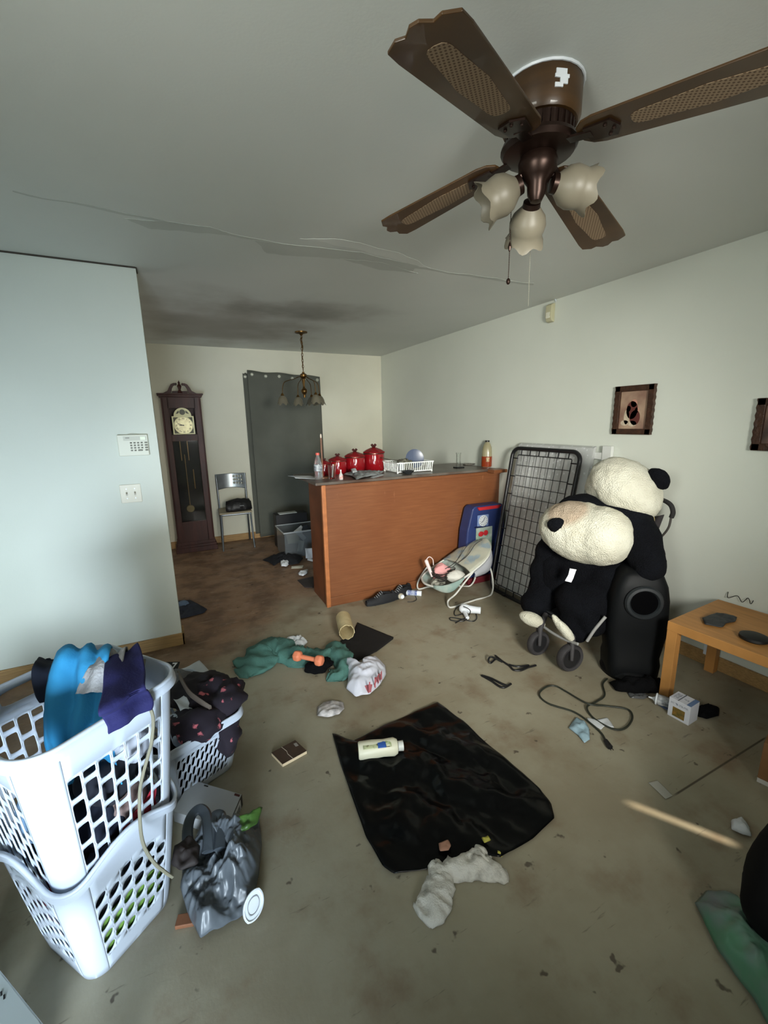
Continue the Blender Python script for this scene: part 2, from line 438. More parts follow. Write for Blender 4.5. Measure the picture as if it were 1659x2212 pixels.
# plaster seam across the ceiling
seam_dk = mat('ceiling bare plaster', rgb(194, 198, 192), 0.7, var=0.10, vs=3); seam_lt = mat('ceiling filler', rgb(222, 225, 220), 0.65, var=0.08, vs=4)
def seam_strip(name, pts, m, seed, z):
    mb = MB(); P = [Vector(p) for p in pts]
    n = len(P); ring = []
    for i in range(n):
        a, b = P[i], P[(i + 1) % n]
        for k in range(10):
            q = a.lerp(b, k / 10); q = q + Vector((fbm(q, 9, seed), fbm(q, 9, seed + 2), 0)) * 0.018; ring.append((q.x, q.y, z))
    mb.slab(ring, (0, 0, 0.004)); struct(build(mb, name, m, loc=(0, 0, 0)))
seam_strip('trim_3', [(0.487,2.453,2.440), (1.061,2.381,2.440), (1.469,2.440,2.440), (1.471,2.527,2.440), (1.004,2.519,2.440), (0.598,2.598,2.440)], seam_dk, 1, H - 0.0015)
seam_strip('trim_4', [(-0.074,2.448,2.440), (0.134,2.396,2.440), (0.315,2.400,2.440), (0.427,2.431,2.440), (0.237,2.474,2.440), (0.016,2.511,2.440)], seam_dk, 2, H - 0.0015)
seam_strip('trim_5', [(0.708,2.337,2.440), (0.933,2.334,2.440), (1.274,2.401,2.440), (1.693,2.497,2.440), (1.249,2.299,2.440), (0.903,2.257,2.440)], seam_lt, 3, H - 0.001)
seam_strip('trim_6', [(-0.463,2.368,2.440), (-0.017,2.413,2.440), (0.618,2.459,2.440), (1.646,2.479,2.440), (2.407,2.452,2.440), (2.368,2.413,2.440), (1.627,2.451,2.440), (0.611,2.430,2.440), (-0.016,2.393,2.440), (-0.460,2.356,2.440)], seam_dk, 4, H - 0.0012)
seam_strip('trim_7', [(0.974,2.516,2.440), (1.219,2.473,2.440), (1.519,2.553,2.440), (1.273,2.585,2.440)], seam_dk, 5, H - 0.002)

# ------------------------------------------------------------ ceiling fan
fx, fy = 1.055, 1.078
fan = thing('ceiling_fan', (fx, fy, H), 'brown ceiling fan with cane blades and three frosted glass shades', 'ceiling fan')
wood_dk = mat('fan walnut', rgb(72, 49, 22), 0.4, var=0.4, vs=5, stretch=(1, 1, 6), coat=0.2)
brz = mat('fan bronze', rgb(46, 32, 26), 0.35, 0.7)
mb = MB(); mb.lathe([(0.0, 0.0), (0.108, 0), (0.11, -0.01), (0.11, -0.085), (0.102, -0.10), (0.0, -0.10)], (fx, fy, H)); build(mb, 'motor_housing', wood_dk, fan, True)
mb = MB(); mb.lathe([(0.111, 0.0), (0.116, -0.003), (0.114, -0.008), (0.1105, -0.008)], (fx, fy, H - 0.0005)); build(mb, 'ceiling_ring', white_pl, fan, True)['label'] = 'chipped white paint ring'
mb = MB()
av = math.atan2(-fy, -fx)
for k, (da, z, ww, hh) in enumerate([(0.45, -0.032, 0.03, 0.012), (0.52, -0.05, 0.022, 0.018), (0.40, -0.062, 0.022, 0.01), (0.47, -0.042, 0.04, 0.008)]):
    a = av + da; mb.box((fx + 0.1105 * math.cos(a), fy + 0.1105 * math.sin(a), H + z), (0.003, ww, hh), rz=a)
build(mb, 'paint_chip', white_pl, fan)['label'] = 'patch of flaked white paint on the housing'
mb = MB(); mb.lathe([(0.0, -0.10), (0.094, -0.101), (0.09, -0.138), (0.0, -0.14)], (fx, fy, H))
for k in range(28):
    a = 2 * PI * k / 28; mb.box((fx + 0.092 * math.cos(a), fy + 0.092 * math.sin(a), H - 0.12), (0.008, 0.006, 0.034), rz=a)
build(mb, 'vent_ring', brz, fan)
mb = MB(); mb.lathe([(0.0, -0.139), (0.105, -0.14), (0.108, -0.15), (0.10, -0.162), (0.065, -0.169), (0.0, -0.17)], (fx, fy, H)); build(mb, 'flywheel', brz, fan, True)
mb = MB(); mb.lathe([(0.0, -0.168), (0.05, -0.17), (0.056, -0.185), (0.054, -0.205), (0.04, -0.225), (0.028, -0.24), (0.026, -0.265), (0.016, -0.285), (0.0, -0.29)], (fx, fy, H)); build(mb, 'switch_housing', brz, fan, True)
cane = mat('woven cane', rgb(176, 150, 118), 0.7, col2=rgb(120, 92, 62), vs=160)
def cane_mat():
    m = bpy.data.materials.new('cane weave'); m.use_nodes = True; n = m.node_tree.nodes; l = m.node_tree.links; b = n['Principled BSDF']
    tc = n.new('ShaderNodeTexCoord'); mp = n.new('ShaderNodeMapping'); mp.inputs['Rotation'].default_value = (0, 0, PI / 4); mp.inputs['Scale'].default_value = (1, 1, 0); l.new(tc.outputs['Object'], mp.inputs[0])
    v = n.new('ShaderNodeTexVoronoi'); v.inputs['Scale'].default_value = 110; v.inputs['Randomness'].default_value = 0.0; l.new(mp.outputs[0], v.inputs['Vector'])
    r = n.new('ShaderNodeMapRange'); r.inputs['From Min'].default_value = 0.25; r.inputs['From Max'].default_value = 0.35; l.new(v.outputs['Distance'], r.inputs['Value'])
    x = n.new('ShaderNodeMix'); x.data_type = 'RGBA'; x.inputs['A'].default_value = rgb(78, 56, 34); x.inputs['B'].default_value = rgb(132, 112, 88); l.new(r.outputs['Result'], x.inputs['Factor'])
    l.new(x.outputs['Result'], b.inputs['Base Color']); b.inputs['Roughness'].default_value = 0.7; return m
cane = cane_mat()
tips = [Vector((0.466,0.789,2.200)), Vector((0.817,1.583,2.200)), Vector((1.680,1.314,2.200)), Vector((1.213,0.591,2.220))]
ang = [math.atan2(t.y - fy, t.x - fx) for t in tips]
for k, a in enumerate(ang):
    R0, R1 = 0.14, (0.665, 0.56, 0.665, 0.65)[k]
    ax = Vector((math.cos(a), math.sin(a), 0)); sd = Vector((-ax.y, ax.x, 0)); pitch = math.radians(-3)
    sd = sd * math.cos(pitch) + Vector((0, 0, 1)) * math.sin(pitch); up = ax.cross(sd)
    O = Vector((fx, fy, 2.292)); ax = (ax + Vector((0, 0, -0.135))).normalized(); up = ax.cross(sd)
    out = [(R0, -0.052), (R0 + 0.03, -0.062), (R1 - 0.07, -0.082), (R1 - 0.03, -0.08), (R1 - 0.012, -0.05), (R1 - 0.018, -0.03), (R1, -0.01), (R1, 0.01), (R1 - 0.018, 0.03), (R1 - 0.012, 0.05), (R1 - 0.03, 0.08), (R1 - 0.07, 0.082), (R0 + 0.03, 0.062), (R0, 0.052), (R0 - 0.02, 0.03), (R0 - 0.025, 0), (R0 - 0.02, -0.03)]
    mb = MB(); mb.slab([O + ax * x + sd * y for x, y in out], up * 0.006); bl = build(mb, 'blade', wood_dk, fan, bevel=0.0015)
    pan = []
    n_ = 24
    for i in range(n_):
        t = 2 * PI * i / n_; c, s_ = math.cos(t), math.sin(t)
        x = abs(c) ** 0.45 * (1 if c > 0 else -1); y = abs(s_) ** 0.6 * (1 if s_ > 0 else -1)
        wv = 0.034 + 0.004 * math.cos(x * 5)
        pan.append(O + ax * (R1 - 0.235 + x * 0.165) + sd * y * wv - up * 0.001)
    mb = MB(); mb.slab(pan, up * 0.008); build(mb, 'cane_panel', cane, bl)
    mb = MB(); mb.bar((fx + ax.x * 0.07, fy + ax.y * 0.07, 2.282), O + ax * 0.155 - up * 0.004, 0.03, 0.006)
    mb.slab([O + ax * x + sd * y - up * 0.006 for x, y in [(0.14, -0.03), (0.21, -0.036), (0.225, 0), (0.21, 0.036), (0.14, 0.03)]], up * 0.005)
    for yy in (-0.022, 0.0, 0.022): mb.ball(O + ax * (0.195 if yy else 0.21) + sd * yy - up * 0.007, 0.005, seg=8, rings=5)
    build(mb, 'blade_bracket', brz, fan)
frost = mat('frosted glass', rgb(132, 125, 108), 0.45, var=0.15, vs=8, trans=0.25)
for k, (sp, hang) in enumerate([((0.983,1.127,2.200), -0.45), ((1.152,1.038,2.210), -0.15), ((1.112,1.174,2.170), -0.9)]):
    c = Vector(sp); hub = Vector((fx, fy, H - 0.215)); d = Vector((c.x - fx, c.y - fy, 0)).normalized(); dr = (d + Vector((0, 0, hang))).normalized()
    st = hub + d * 0.045 + Vector((0, 0, -0.02 if k < 2 else -0.05))
    mb = MB(); mb.sweep(smooth_path([hub + d * 0.02, hub + d * 0.05, st + dr * 0.02]), 0.009); mb.lathe([(0.0, -0.005), (0.026, 0), (0.028, 0.02), (0.02, 0.022), (0, 0.022)], st, dr); build(mb, 'light_arm', brz, fan, True)
    mb = MB(); mb.lathe([(0.024, 0.0), (0.034, 0.012), (0.05, 0.03), (0.057, 0.052), (0.055, 0.07), (0.052, 0.085), (0.064, 0.108), (0.061, 0.108), (0.049, 0.085), (0.052, 0.07), (0.053, 0.052), (0.046, 0.032), (0.03, 0.014), (0.02, 0.002)], st + dr * 0.01, dr, seg=36,
        ruf=lambda t, a, r, z: (r * (1 + (0.07 * math.cos(6 * a) if 0.3 < t < 0.65 and r > 0.058 else 0)), z + (0.007 * math.cos(6 * a) if r > 0.058 else 0)))
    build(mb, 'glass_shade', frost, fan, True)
    mb = MB(); mb.ball(st + dr * 0.055, (0.016, 0.018, 0.03), rot=dr.to_track_quat('Z', 'Y').to_matrix(), seg=14, rings=8); build(mb, 'light_bulb', mat('bulb glass', rgb(214, 210, 196), 0.2), fan, True)
def chain(px, label, top, bot, r, m, fob):
    mb = MB(); mb.cyl(top, bot, r, 6)
    n_ = 40
    for i in range(n_ + 1): mb.ball(Vector(top).lerp(Vector(bot), i / n_), r * 2.0, seg=6, rings=4)
    b = Vector(bot)
    if fob: mb.ball(b, (0.007, 0.007, 0.010), seg=10, rings=6); mb.lathe([(0, 0.02), (0.006, 0), (0.003, -0.012), (0, -0.015)], b.lerp(Vector(top), 0.5), seg=8)
    o = build(mb, 'pull_chain', m, fan); o['label'] = label
chain(0, 'dark pull chain with a round fob', (1.050,1.178,2.170), (1.065,1.195,1.970), 0.0009, brz, True)
chain(1, 'pale longer pull chain', (1.122,1.162,2.130), (1.205,1.243,1.920), 0.0006, mat('pale chain', rgb(150, 148, 132), 0.5, 0.3), False)

# ------------------------------------------------------------ chandelier
cc = Vector((1.342,4.568,2.445)); cx, cy = 1.333, 4.568
ch = thing('chandelier', (cx, cy, H), 'brass hanging chandelier with smoky glass tulip shades on a chain', 'chandelier')
mb = MB(); mb.lathe([(0, 0), (0.065, 0), (0.062, -0.012), (0.02, -0.02), (0.01, -0.035), (0, -0.035)], (cx, cy, H)); build(mb, 'ceiling_canopy', brass, ch, True)
mb = MB(); z = H - 0.035; k = 0
while z > 2.06:
    t = []
    for i in range(12):
        a = 2 * PI * i / 12; p = Vector((0.009 * math.cos(a), 0, 0.019 * math.sin(a)))
        if k % 2: p = Vector((0, p.x, p.z))
        t.append(Vector((cx, cy, z - 0.015)) + p)
    mb.sweep(t, 0.0026, 6, closed=True); z -= 0.029; k += 1
mb.sweep(smooth_path([(cx, cy, H - 0.03), (cx + 0.006, cy, 2.3), (cx - 0.006, cy, 2.2), (cx, cy, 2.04)]), 0.003, 6)
mb.sweep(smooth_path([(cx + .004, cy, H - 0.05), (cx - 0.012, cy, 2.36), (cx + 0.01, cy, 2.3), (cx, cy, 2.24)]), 0.004, 6)
build(mb, 'chain', brass, ch)
mb = MB(); mb.lathe([(0, 2.05), (0.012, 2.045), (0.012, 2.035), (0.034, 2.02), (0.036, 2.0), (0.026, 1.985), (0.01, 1.975), (0.01, 1.9), (0.014, 1.88), (0.03, 1.865), (0.033, 1.845), (0.022, 1.825), (0.012, 1.815), (0.014, 1.80), (0.012, 1.785), (0, 1.78)], (cx, cy, 0)); build(mb, 'centre_column', brass, ch, True)
smoke = mat('smoky shade glass', rgb(122, 116, 98), 0.35, trans=0.35, var=0.2, vs=10)
for k, (dx, dy) in enumerate([(-0.235, 0.0), (0.055, -0.22), (-0.01, 0.22), (0.16, -0.02), (0.13, 0.17)]):
    e = Vector((cx + dx, cy + dy, 1.80)); d = Vector((dx, dy, 0))
    mb = MB(); mb.sweep(smooth_path([Vector((cx, cy, 1.86)), Vector((cx, cy, 1.99)) + d * 0.12, Vector((cx, cy, 1.97)) + d * 0.45, Vector((cx, cy, 1.93)) + d * 0.9, e + Vector((0, 0, 0.02))]), 0.004, 6)
    mb.lathe([(0, 0.03), (0.012, 0.022), (0.016, 0.008), (0.02, 0), (0, 0)], e); build(mb, 'arm', brass, ch, True)
    mb = MB(); mb.lathe([(0.02, 0.0), (0.034, -0.012), (0.046, -0.035), (0.05, -0.055), (0.06, -0.085), (0.058, -0.085), (0.047, -0.055), (0.043, -0.035), (0.03, -0.012)], e, seg=30,
        ruf=lambda t, a, r, z: (r * (1 + (0.1 * math.cos(6 * a) if r > 0.055 else 0)), z - (0.012 * math.cos(6 * a) if r > 0.055 else 0)))
    build(mb, 'glass_shade', smoke, ch, True)

# ------------------------------------------------------------ grandfather clock
kx0, kx1, ky0, ky1 = -0.045, 0.365, 5.52, 5.775
kc = (kx0 + kx1) / 2
clk = thing('grandfather_clock', (kc, 5.65, 0), 'tall dark mahogany grandfather clock with scroll top against the back wall', 'clock')
mah = mat('mahogany', rgb(66, 30, 24), 0.5, var=0.45, vs=4, stretch=(6, 1, 1), coat=0.0)
mb = MB(); mb.box((kc, 5.645, 0.03), (0.47, 0.29, 0.06)); mb.box((kc, 5.645, 0.075), (0.45, 0.275, 0.03)); mb.box((kc, 5.645, 0.11), (0.43, 0.265, 0.04)); build(mb, 'base', mah, clk, bevel=0.004)
mb = MB(); mb.box((kc, ky1 - 0.006, 0.98), (0.40, 0.012, 1.70))
for s in (-1, 1): mb.box((kc + s * 0.195, 5.65, 0.98), (0.02, 0.25, 1.70)); mb.box((kc + s * 0.17, ky0 + 0.012, 0.98), (0.07, 0.024, 1.70))
mb.box((kc, ky0 + 0.012, 0.25), (0.29, 0.024, 0.26)); mb.box((kc, ky0 + 0.012, 1.375), (0.29, 0.024, 0.075)); mb.box((kc, ky0 + 0.012, 1.77), (0.29, 0.024, 0.12))
mb.box((kc, 5.65, 1.82), (0.40, 0.25, 0.03)); mb.box((kc, 5.66, 0.14), (0.40, 0.23, 0.02)); build(mb, 'case', mah, clk, bevel=0.002)
mb = MB()
for s in (-1, 1):
    for q in range(6): mb.cyl((kc + s * 0.198, ky0 + 0.004, 0.15), (kc + s * 0.198, ky0 + 0.004, 1.82), 0.010, 12); break
build(mb, 'corner_column', mah, clk, True)
mb = MB(); mb.box((kc, 5.64, 1.845), (0.45, 0.285, 0.022)); mb.box((kc, 5.64, 1.865), (0.48, 0.30, 0.018)); mb.box((kc, 5.53, 1.885), (0.16, 0.02, 0.03)); build(mb, 'cornice', mah, clk, bevel=0.004)
for s in (-1, 1):
    top = [(0.235, 1.872), (0.17, 1.876), (0.125, 1.90), (0.105, 1.94), (0.085, 1.972), (0.055, 1.985), (0.03, 1.982)]
    bot = [(0.035, 1.965), (0.06, 1.955), (0.078, 1.925), (0.085, 1.89), (0.10, 1.872)]
    pts = [(kc + s * x, 5.505, z) for x, z in top + bot]
    mb = MB(); mb.slab(pts, (0, 0.04, 0)); mb.cyl((kc + s * 0.036, 5.50, 1.973), (kc + s * 0.036, 5.55, 1.973), 0.013, 16); build(mb, 'scroll', mah, clk, bevel=0.003)
mb = MB(); mb.lathe([(0.0, 1.87), (0.026, 1.875), (0.02, 1.9), (0.012, 1.91), (0.018, 1.935), (0.024, 1.95), (0.016, 1.968), (0.008, 1.978), (0.012, 1.99), (0.004, 2.008), (0, 2.018)], (kc, 5.525, 0), seg=18); build(mb, 'finial', mah, clk, True)
mb = MB(); mb.box((kc, 5.60, 0.8), (0.36, 0.005, 1.3)); build(mb, 'cabinet_lining', mat('clock lining', rgb(50, 44, 42), 0.6, var=0.2), clk)
cream = mat('clock cream', rgb(222, 218, 172), 0.45); gold = mat('dial brass', rgb(170, 164, 128), 0.35, 0.4, var=0.25, vs=40)
fy_ = ky0 - 0.004
mb = MB(); pts = [(kc - 0.115, fy_, 1.415), (kc + 0.115, fy_, 1.415), (kc + 0.115, fy_, 1.62), (kc + 0.095, fy_, 1.62)] + [(kc + 0.092 * math.cos(a), fy_, 1.625 + 0.09 * math.sin(a)) for a in [PI * i / 16 for i in range(17)]] + [(kc - 0.095, fy_, 1.62), (kc - 0.115, fy_, 1.62)]
mb.slab(pts, (0, 0.03, 0)); dial = build(mb, 'dial', cream, clk)
mb = MB(); mb.box((kc, fy_ - 0.001, 1.517), (0.20, 0.002, 0.18)); build(mb, 'spandrel_plate', mat('dial dark filigree', rgb(96, 94, 74), 0.5, var=0.6, vs=60), dial)
mb = MB(); mb.cyl((kc, fy_ - 0.004, 1.517), (kc, fy_, 1.517), 0.101, 48); build(mb, 'chapter_rim', cream, dial)
mb = MB(); mb.cyl((kc, fy_ - 0.006, 1.517), (kc, fy_, 1.517), 0.092, 48); build(mb, 'chapter_ring', gold, dial)
mb = MB()
for s in (-1, 1): mb.slab([(kc + s * 0.035, fy_ - 0.002, 1.66), (kc + s * 0.035, fy_ - 0.002, 1.685), (kc + s * 0.052, fy_ - 0.002, 1.672), (kc + s * 0.07, fy_ - 0.002, 1.645), (kc + s * 0.045, fy_ - 0.002, 1.65)], (0, 0.002, 0))
mb.cyl((kc, fy_ - 0.003, 1.665), (kc, fy_, 1.665), 0.031, 24); build(mb, 'moon_disc', mat('dial grey', rgb(92, 92, 80), 0.5), dial)
ink = mat('dial ink', rgb(40, 36, 30), 0.6)
for i, rn in enumerate(['XII', 'I', 'II', 'III', 'IIII', 'V', 'VI', 'VII', 'VIII', 'IX', 'X', 'XI']):
    a = PI / 2 - i * PI / 6
    M = frame((kc + 0.075 * math.cos(a), fy_ - 0.007, 1.517 + 0.075 * math.sin(a)), (math.sin(a), 0, -math.cos(a)), (math.cos(a), 0, math.sin(a)))
    text(rn, 0.024, M, ink, 'numeral', dial, bold=True)
mb = MB()
for L, a, wd in ((0.045, math.radians(178), 0.009), (0.066, math.radians(162), 0.006)):
    mb.bar((kc, fy_ - 0.010, 1.517), (kc + L * math.cos(a), fy_ - 0.010, 1.517 + L * math.sin(a)), wd, 0.002, up=(0, 1, 0))
mb.cyl((kc, fy_ - 0.012, 1.517), (kc, fy_ - 0.006, 1.517), 0.007, 12); build(mb, 'hands', mat('black enamel', rgb(18, 16, 14), 0.4), dial)
tube_m = mat('chime brass', rgb(200, 160, 110), 0.3, 0.8)
for nm, x, z0, z1, r in [('weight_chain', kc - 0.06, 1.11, 1.335, 0.0045), ('weight_chain', kc + 0.018, 1.11, 1.335, 0.0045), ('weight_chain', kc + 0.052, 0.77, 1.0, 0.006)]:
    mb = MB(); mb.cyl((x, 5.565, z0), (x, 5.565, z1), r, 10); build(mb, nm, tube_m, clk, True)
mb = MB(); mb.cyl((kc - 0.025, 5.57, 0.57), (kc - 0.025, 5.57, 1.18), 0.0042, 10); pd = build(mb, 'pendulum', tube_m, clk, True)
mb = MB(); mb.lathe([(0, -0.01), (0.04, -0.008), (0.046, 0), (0.04, 0.006), (0, 0.008)], (kc - 0.025, 5.565, 0.53), (0, 1, 0)); build(mb, 'pendulum_bob', mat('bob brass', rgb(150, 130, 92), 0.3, 0.7), pd, True)
mb = MB(); mb.box((kc, 5.56, 1.34), (0.21, 0.02, 0.006)); build(mb, 'movement_bar', tube_m, clk)
mb = MB(); mb.box((kc, ky0 + 0.008, 0.86), (0.272, 0.003, 0.96)); build(mb, 'door_glass', mat('clock glass', (0.85, 0.87, 0.87, 1), 0.05, trans=1.0, ior=1.3), clk)

# ------------------------------------------------------------ chair by the back wall
chs = thing('metal_chair', (0.62, 5.5, 0), 'grey metal chair with perforated back beside the clock, a black bag on it', 'chair')
def chair():
    c = Vector((0.635, 5.53, 0)); a = math.radians(-3); ux = Vector((math.cos(a), math.sin(a), 0)); uy = Vector((-ux.y, ux.x, 0))
    def P(x, y, z): return c + ux * x + uy * y + Vector((0, 0, z))
    tb = mat('chair tube', rgb(112, 118, 122), 0.35, 0.75)
    for s in (-1, 1):
        mb = MB(); mb.sweep(smooth_path([P(s * 0.175, 0.24, 0), P(s * 0.17, 0.19, 0.3), P(s * 0.17, 0.17, 0.5), P(s * 0.175, 0.22, 0.90)]), 0.011, 10); build(mb, 'rear_leg', tb, chs, True)
        mb = MB(); mb.sweep(smooth_path([P(s * 0.185, -0.19, 0), P(s * 0.175, -0.17, 0.25), P(s * 0.17, -0.165, 0.45)]), 0.011, 10); build(mb, 'front_leg', tb, chs, True)
    mb = MB(); mb.box(P(0, 0, 0.462), (0.38, 0.37, 0.022), rz=a); build(mb, 'seat', mat('chair seat', rgb(150, 140, 116), 0.5, var=0.2), chs, bevel=0.008)
    mb = MB(); pts = [P(x, 0, 0) for x in (0,)]
    mb.sweep([P(-0.17, -0.165, 0.44), P(0.17, -0.165, 0.44), P(0.17, 0.165, 0.44), P(-0.17, 0.165, 0.44)], 0.01, 8, closed=True); build(mb, 'seat_frame', tb, chs, True)
    bm_ = MB()
    def fn(u, v):
        x = (u - 0.5) * 0.34; z = 0.70 + v * 0.20 - (0.02 * (1 - v)) * math.cos((u - .5) * PI) * -1
        y = 0.195 + (z - 0.5) * 0.1 + 0.03 * math.cos((u - .5) * PI)
        return P(x, y, z)
    NU, NV = 44, 26; vs = [fn(i / NU, j / NV) for i in range(NU + 1) for j in range(NV + 1)]; fs = []
    for i in range(NU):
        for j in range(NV):
            hole = (i > 24) and (i < 40) and ((i - 25) % 4 in (1, 2)) and (j > 5) and (j < 22) and ((j - 6) % 6 in (1, 2, 3))
            if not hole: fs.append((i * (NV + 1) + j, (i + 1) * (NV + 1) + j, (i + 1) * (NV + 1) + j + 1, i * (NV + 1) + j + 1))
    bm_.add(vs, fs); build(bm_, 'backrest', mat('chair back steel', rgb(118, 124, 126), 0.3, 0.7, var=0.2), chs, True, solid=0.004)
chair()
bag = lump([(0.52, 5.44), (0.66, 5.43), (0.82, 5.47)], [0.07, 0.085, 0.07], [0.11, 0.135, 0.12], z0=0.474, seed=3, amp=0.012)
bago = build(bag, 'handbag', mat('black leather', rgb(14, 14, 16), 0.45, bump=0.3), None, True, angle=180); tag(bago, 'small black bag lying on the seat of the metal chair', 'bag')
mb = MB(); mb.sweep(smooth_path([(0.55, 5.40, 0.56), (0.64, 5.37, 0.61), (0.78, 5.40, 0.58)]), 0.006, 8); build(mb, 'strap', black_pl, bago, True)
mb = MB(); mb.box((0.70, 5.345, 0.545), (0.05, 0.004, 0.008)); build(mb, 'buckle', metal_gr, bago)

# ------------------------------------------------------------ curtain
cur_m = mat('grey curtain', rgb(88, 90, 82), 0.85, var=0.15, vs=3, bump=0.2, bs=200)
def curtain(name, x0, x1, zt0, zt1, zb, y, seed, amp, flare, label, cnt):
    mb = MB()
    def fn(u, v):
        z = (zt0 + (zt1 - zt0) * u) * (1 - v) + zb * v
        x = x0 + (x1 - x0) * u + (flare * v ** 2 * u)
        yy = y - amp * (0.35 + v) * (0.5 + 0.5 * math.sin(u * 14 + seed + v * 1.2)) - 0.012 * max(0, fbm((x, z * 0.6, seed), 4, seed))
        f2 = max(0, u - 0.7) / 0.3 * max(0, v - 0.6) / 0.4
        yy -= f2 * 0.06 * (0.5 + 0.5 * math.sin(u * 50 + v * 4))
        z += (1 - v) ** 8 * 0.006 * math.sin(u * 16 + seed)
        return (x, yy, z)
    mb.grid(fn, 60, 40); o = build(mb, name, cur_m, None, True, solid=0.003, angle=180); tag(o, label, 'curtain')
    for k in range(cnt[0]):
        u = cnt[1] + (cnt[2] - cnt[1]) * k / max(1, cnt[0] - 1); p = Vector(fn(u, 0.022))
        mb = MB(); t = [p + Vector((0.017 * math.cos(a), -0.006, 0.017 * math.sin(a))) for a in [2 * PI * i / 14 for i in range(14)]]
        mb.sweep(t, 0.005, 6, closed=True); mb.cyl(p + Vector((0, -0.004, 0)), p + Vector((0, -0.006, 0)), 0.014, 14); build(mb, 'grommet', mat('grommet', rgb(176, 178, 166), 0.35, 0.6), o)
curtain('curtain', 0.955, 1.90, 2.172, 2.13, 0.02, 5.75, 1, 0.022, 0.02, 'grey curtain panel with metal eyelets covering the door, front layer', (6, 0.06, 0.96))
curtain('curtain', 0.905, 1.02, 2.145, 2.14, 0.06, 5.782, 3, 0.003, 0.0, 'narrow edge of a second grey curtain behind the left side of the first', (1, 0.25, 0.25))
# exterior door behind the curtain
mb = MB(); mb.box((1.41, YB - 0.003, 1.02), (0.86, 0.006, 2.04)); struct(build(mb, 'door_1', mat('door paint', rgb(150, 148, 136), 0.6), loc=(0, 0, 0)))

# ------------------------------------------------------------ bar counter
bx0, by0, by1, bz = 1.040, 3.212, 3.59, 1.035
bar_ = thing('bar_counter', ((bx0 + XR) / 2, (by0 + by1) / 2, 0), 'orange brown wooden bar counter jutting from the right wall', 'bar counter')
def ply():
    m = bpy.data.materials.new('stained plywood'); m.use_nodes = True; n = m.node_tree.nodes; l = m.node_tree.links; b = n['Principled BSDF']
    tc = n.new('ShaderNodeTexCoord')
    def ns(sc, st):
        mp = n.new('ShaderNodeMapping'); mp.inputs['Scale'].default_value = st; l.new(tc.outputs['Object'], mp.inputs[0])
        t = n.new('ShaderNodeTexNoise'); t.inputs['Scale'].default_value = sc; t.inputs['Detail'].default_value = 6; l.new(mp.outputs[0], t.inputs['Vector']); return t.outputs['Fac']
    def mx(f, a, c, lo, hi, amt=1):
        r = n.new('ShaderNodeMapRange'); r.inputs['From Min'].default_value = lo; r.inputs['From Max'].default_value = hi; r.inputs['To Max'].default_value = amt; l.new(f, r.inputs['Value'])
        x = n.new('ShaderNodeMix'); x.data_type = 'RGBA'; l.new(r.outputs['Result'], x.inputs['Factor'])
        if hasattr(a, 'links'): l.new(a, x.inputs['A'])
        else: x.inputs['A'].default_value = a
        x.inputs['B'].default_value = c; return x.outputs['Result']
    a = mx(ns(5, (1, 1, 14)), rgb(126, 79, 48), rgb(110, 65, 38), 0.3, 0.7)
    a = mx(ns(2.2, (1, 1, 1)), a, rgb(104, 58, 32), 0.45, 0.75, 0.6)
    a = mx(ns(5, (5, 5, 1.2)), a, rgb(164, 116, 86), 0.70, 0.76, 0.6)
    a = mx(ns(30, (1, 1, 8)), a, rgb(104, 58, 32), 0.6, 0.8, 0.4)
    l.new(a, b.inputs['Base Color']); b.inputs['Roughness'].default_value = 0.38; return m
ply_m = ply(); ply_d = mat('dark stained edge', rgb(104, 54, 30), 0.4, var=0.3, vs=6)
mb = MB(); mb.box(((bx0 + 0.02 + XR) / 2, by0 + 0.01, bz / 2), (XR - bx0 - 0.02, 0.02, bz)); build(mb, 'front_panel', ply_m, bar_)
mb = MB(); mb.box((bx0 + 0.01, (by0 + by1) / 2, bz / 2), (0.02, by1 - by0, bz)); build(mb, 'end_panel', mat('end panel stain', rgb(116, 64, 36), 0.45, var=0.35, vs=5), bar_)
mb = MB(); mb.box(((bx0 + XR) / 2, by1 - 0.01, bz / 2), (XR - bx0, 0.02, bz)); build(mb, 'back_panel', ply_d, bar_)
mb = MB(); mb.box((bx0 + 0.006, by0 - 0.004, bz / 2), (0.035, 0.03, bz)); build(mb, 'corner_moulding', mat('corner wood', rgb(176, 108, 62), 0.45, var=0.25, vs=20), bar_, bevel=0.004)
mb = MB(); mb.box(((bx0 + XR) / 2, by0 - 0.006, bz - 0.018), (XR - bx0, 0.014, 0.03)); build(mb, 'top_moulding', ply_m, bar_, bevel=0.003)
mb = MB(); mb.box(((bx0 + XR) / 2, by0 - 0.005, 0.04), (XR - bx0, 0.012, 0.08)); build(mb, 'kick_board', ply_m, bar_, bevel=0.003)
mb = MB(); mb.box(((bx0 - 0.06 + 2.79) / 2, (3.185 + 3.87) / 2, bz + 0.013), (2.79 - bx0 + 0.06, 0.685, 0.024)); build(mb, 'countertop', mat('dark worktop', rgb(70, 52, 42), 0.35, col2=rgb(104, 98, 90), vs=4), bar_, bevel=0.006)
mb = MB(); mb.box((2.76, 3.155, bz + 0.008), (0.16, 0.12, 0.03)); build(mb, 'shelf_corner', ply_m, bar_, bevel=0.004)
mb = MB(); mb.box(((bx0 + 0.1 + XR) / 2, 3.73, 0.5), (XR - bx0 - 0.1, 0.27, 1.0)); build(mb, 'cabinet', ply_d, bar_)
CT = bz + 0.025

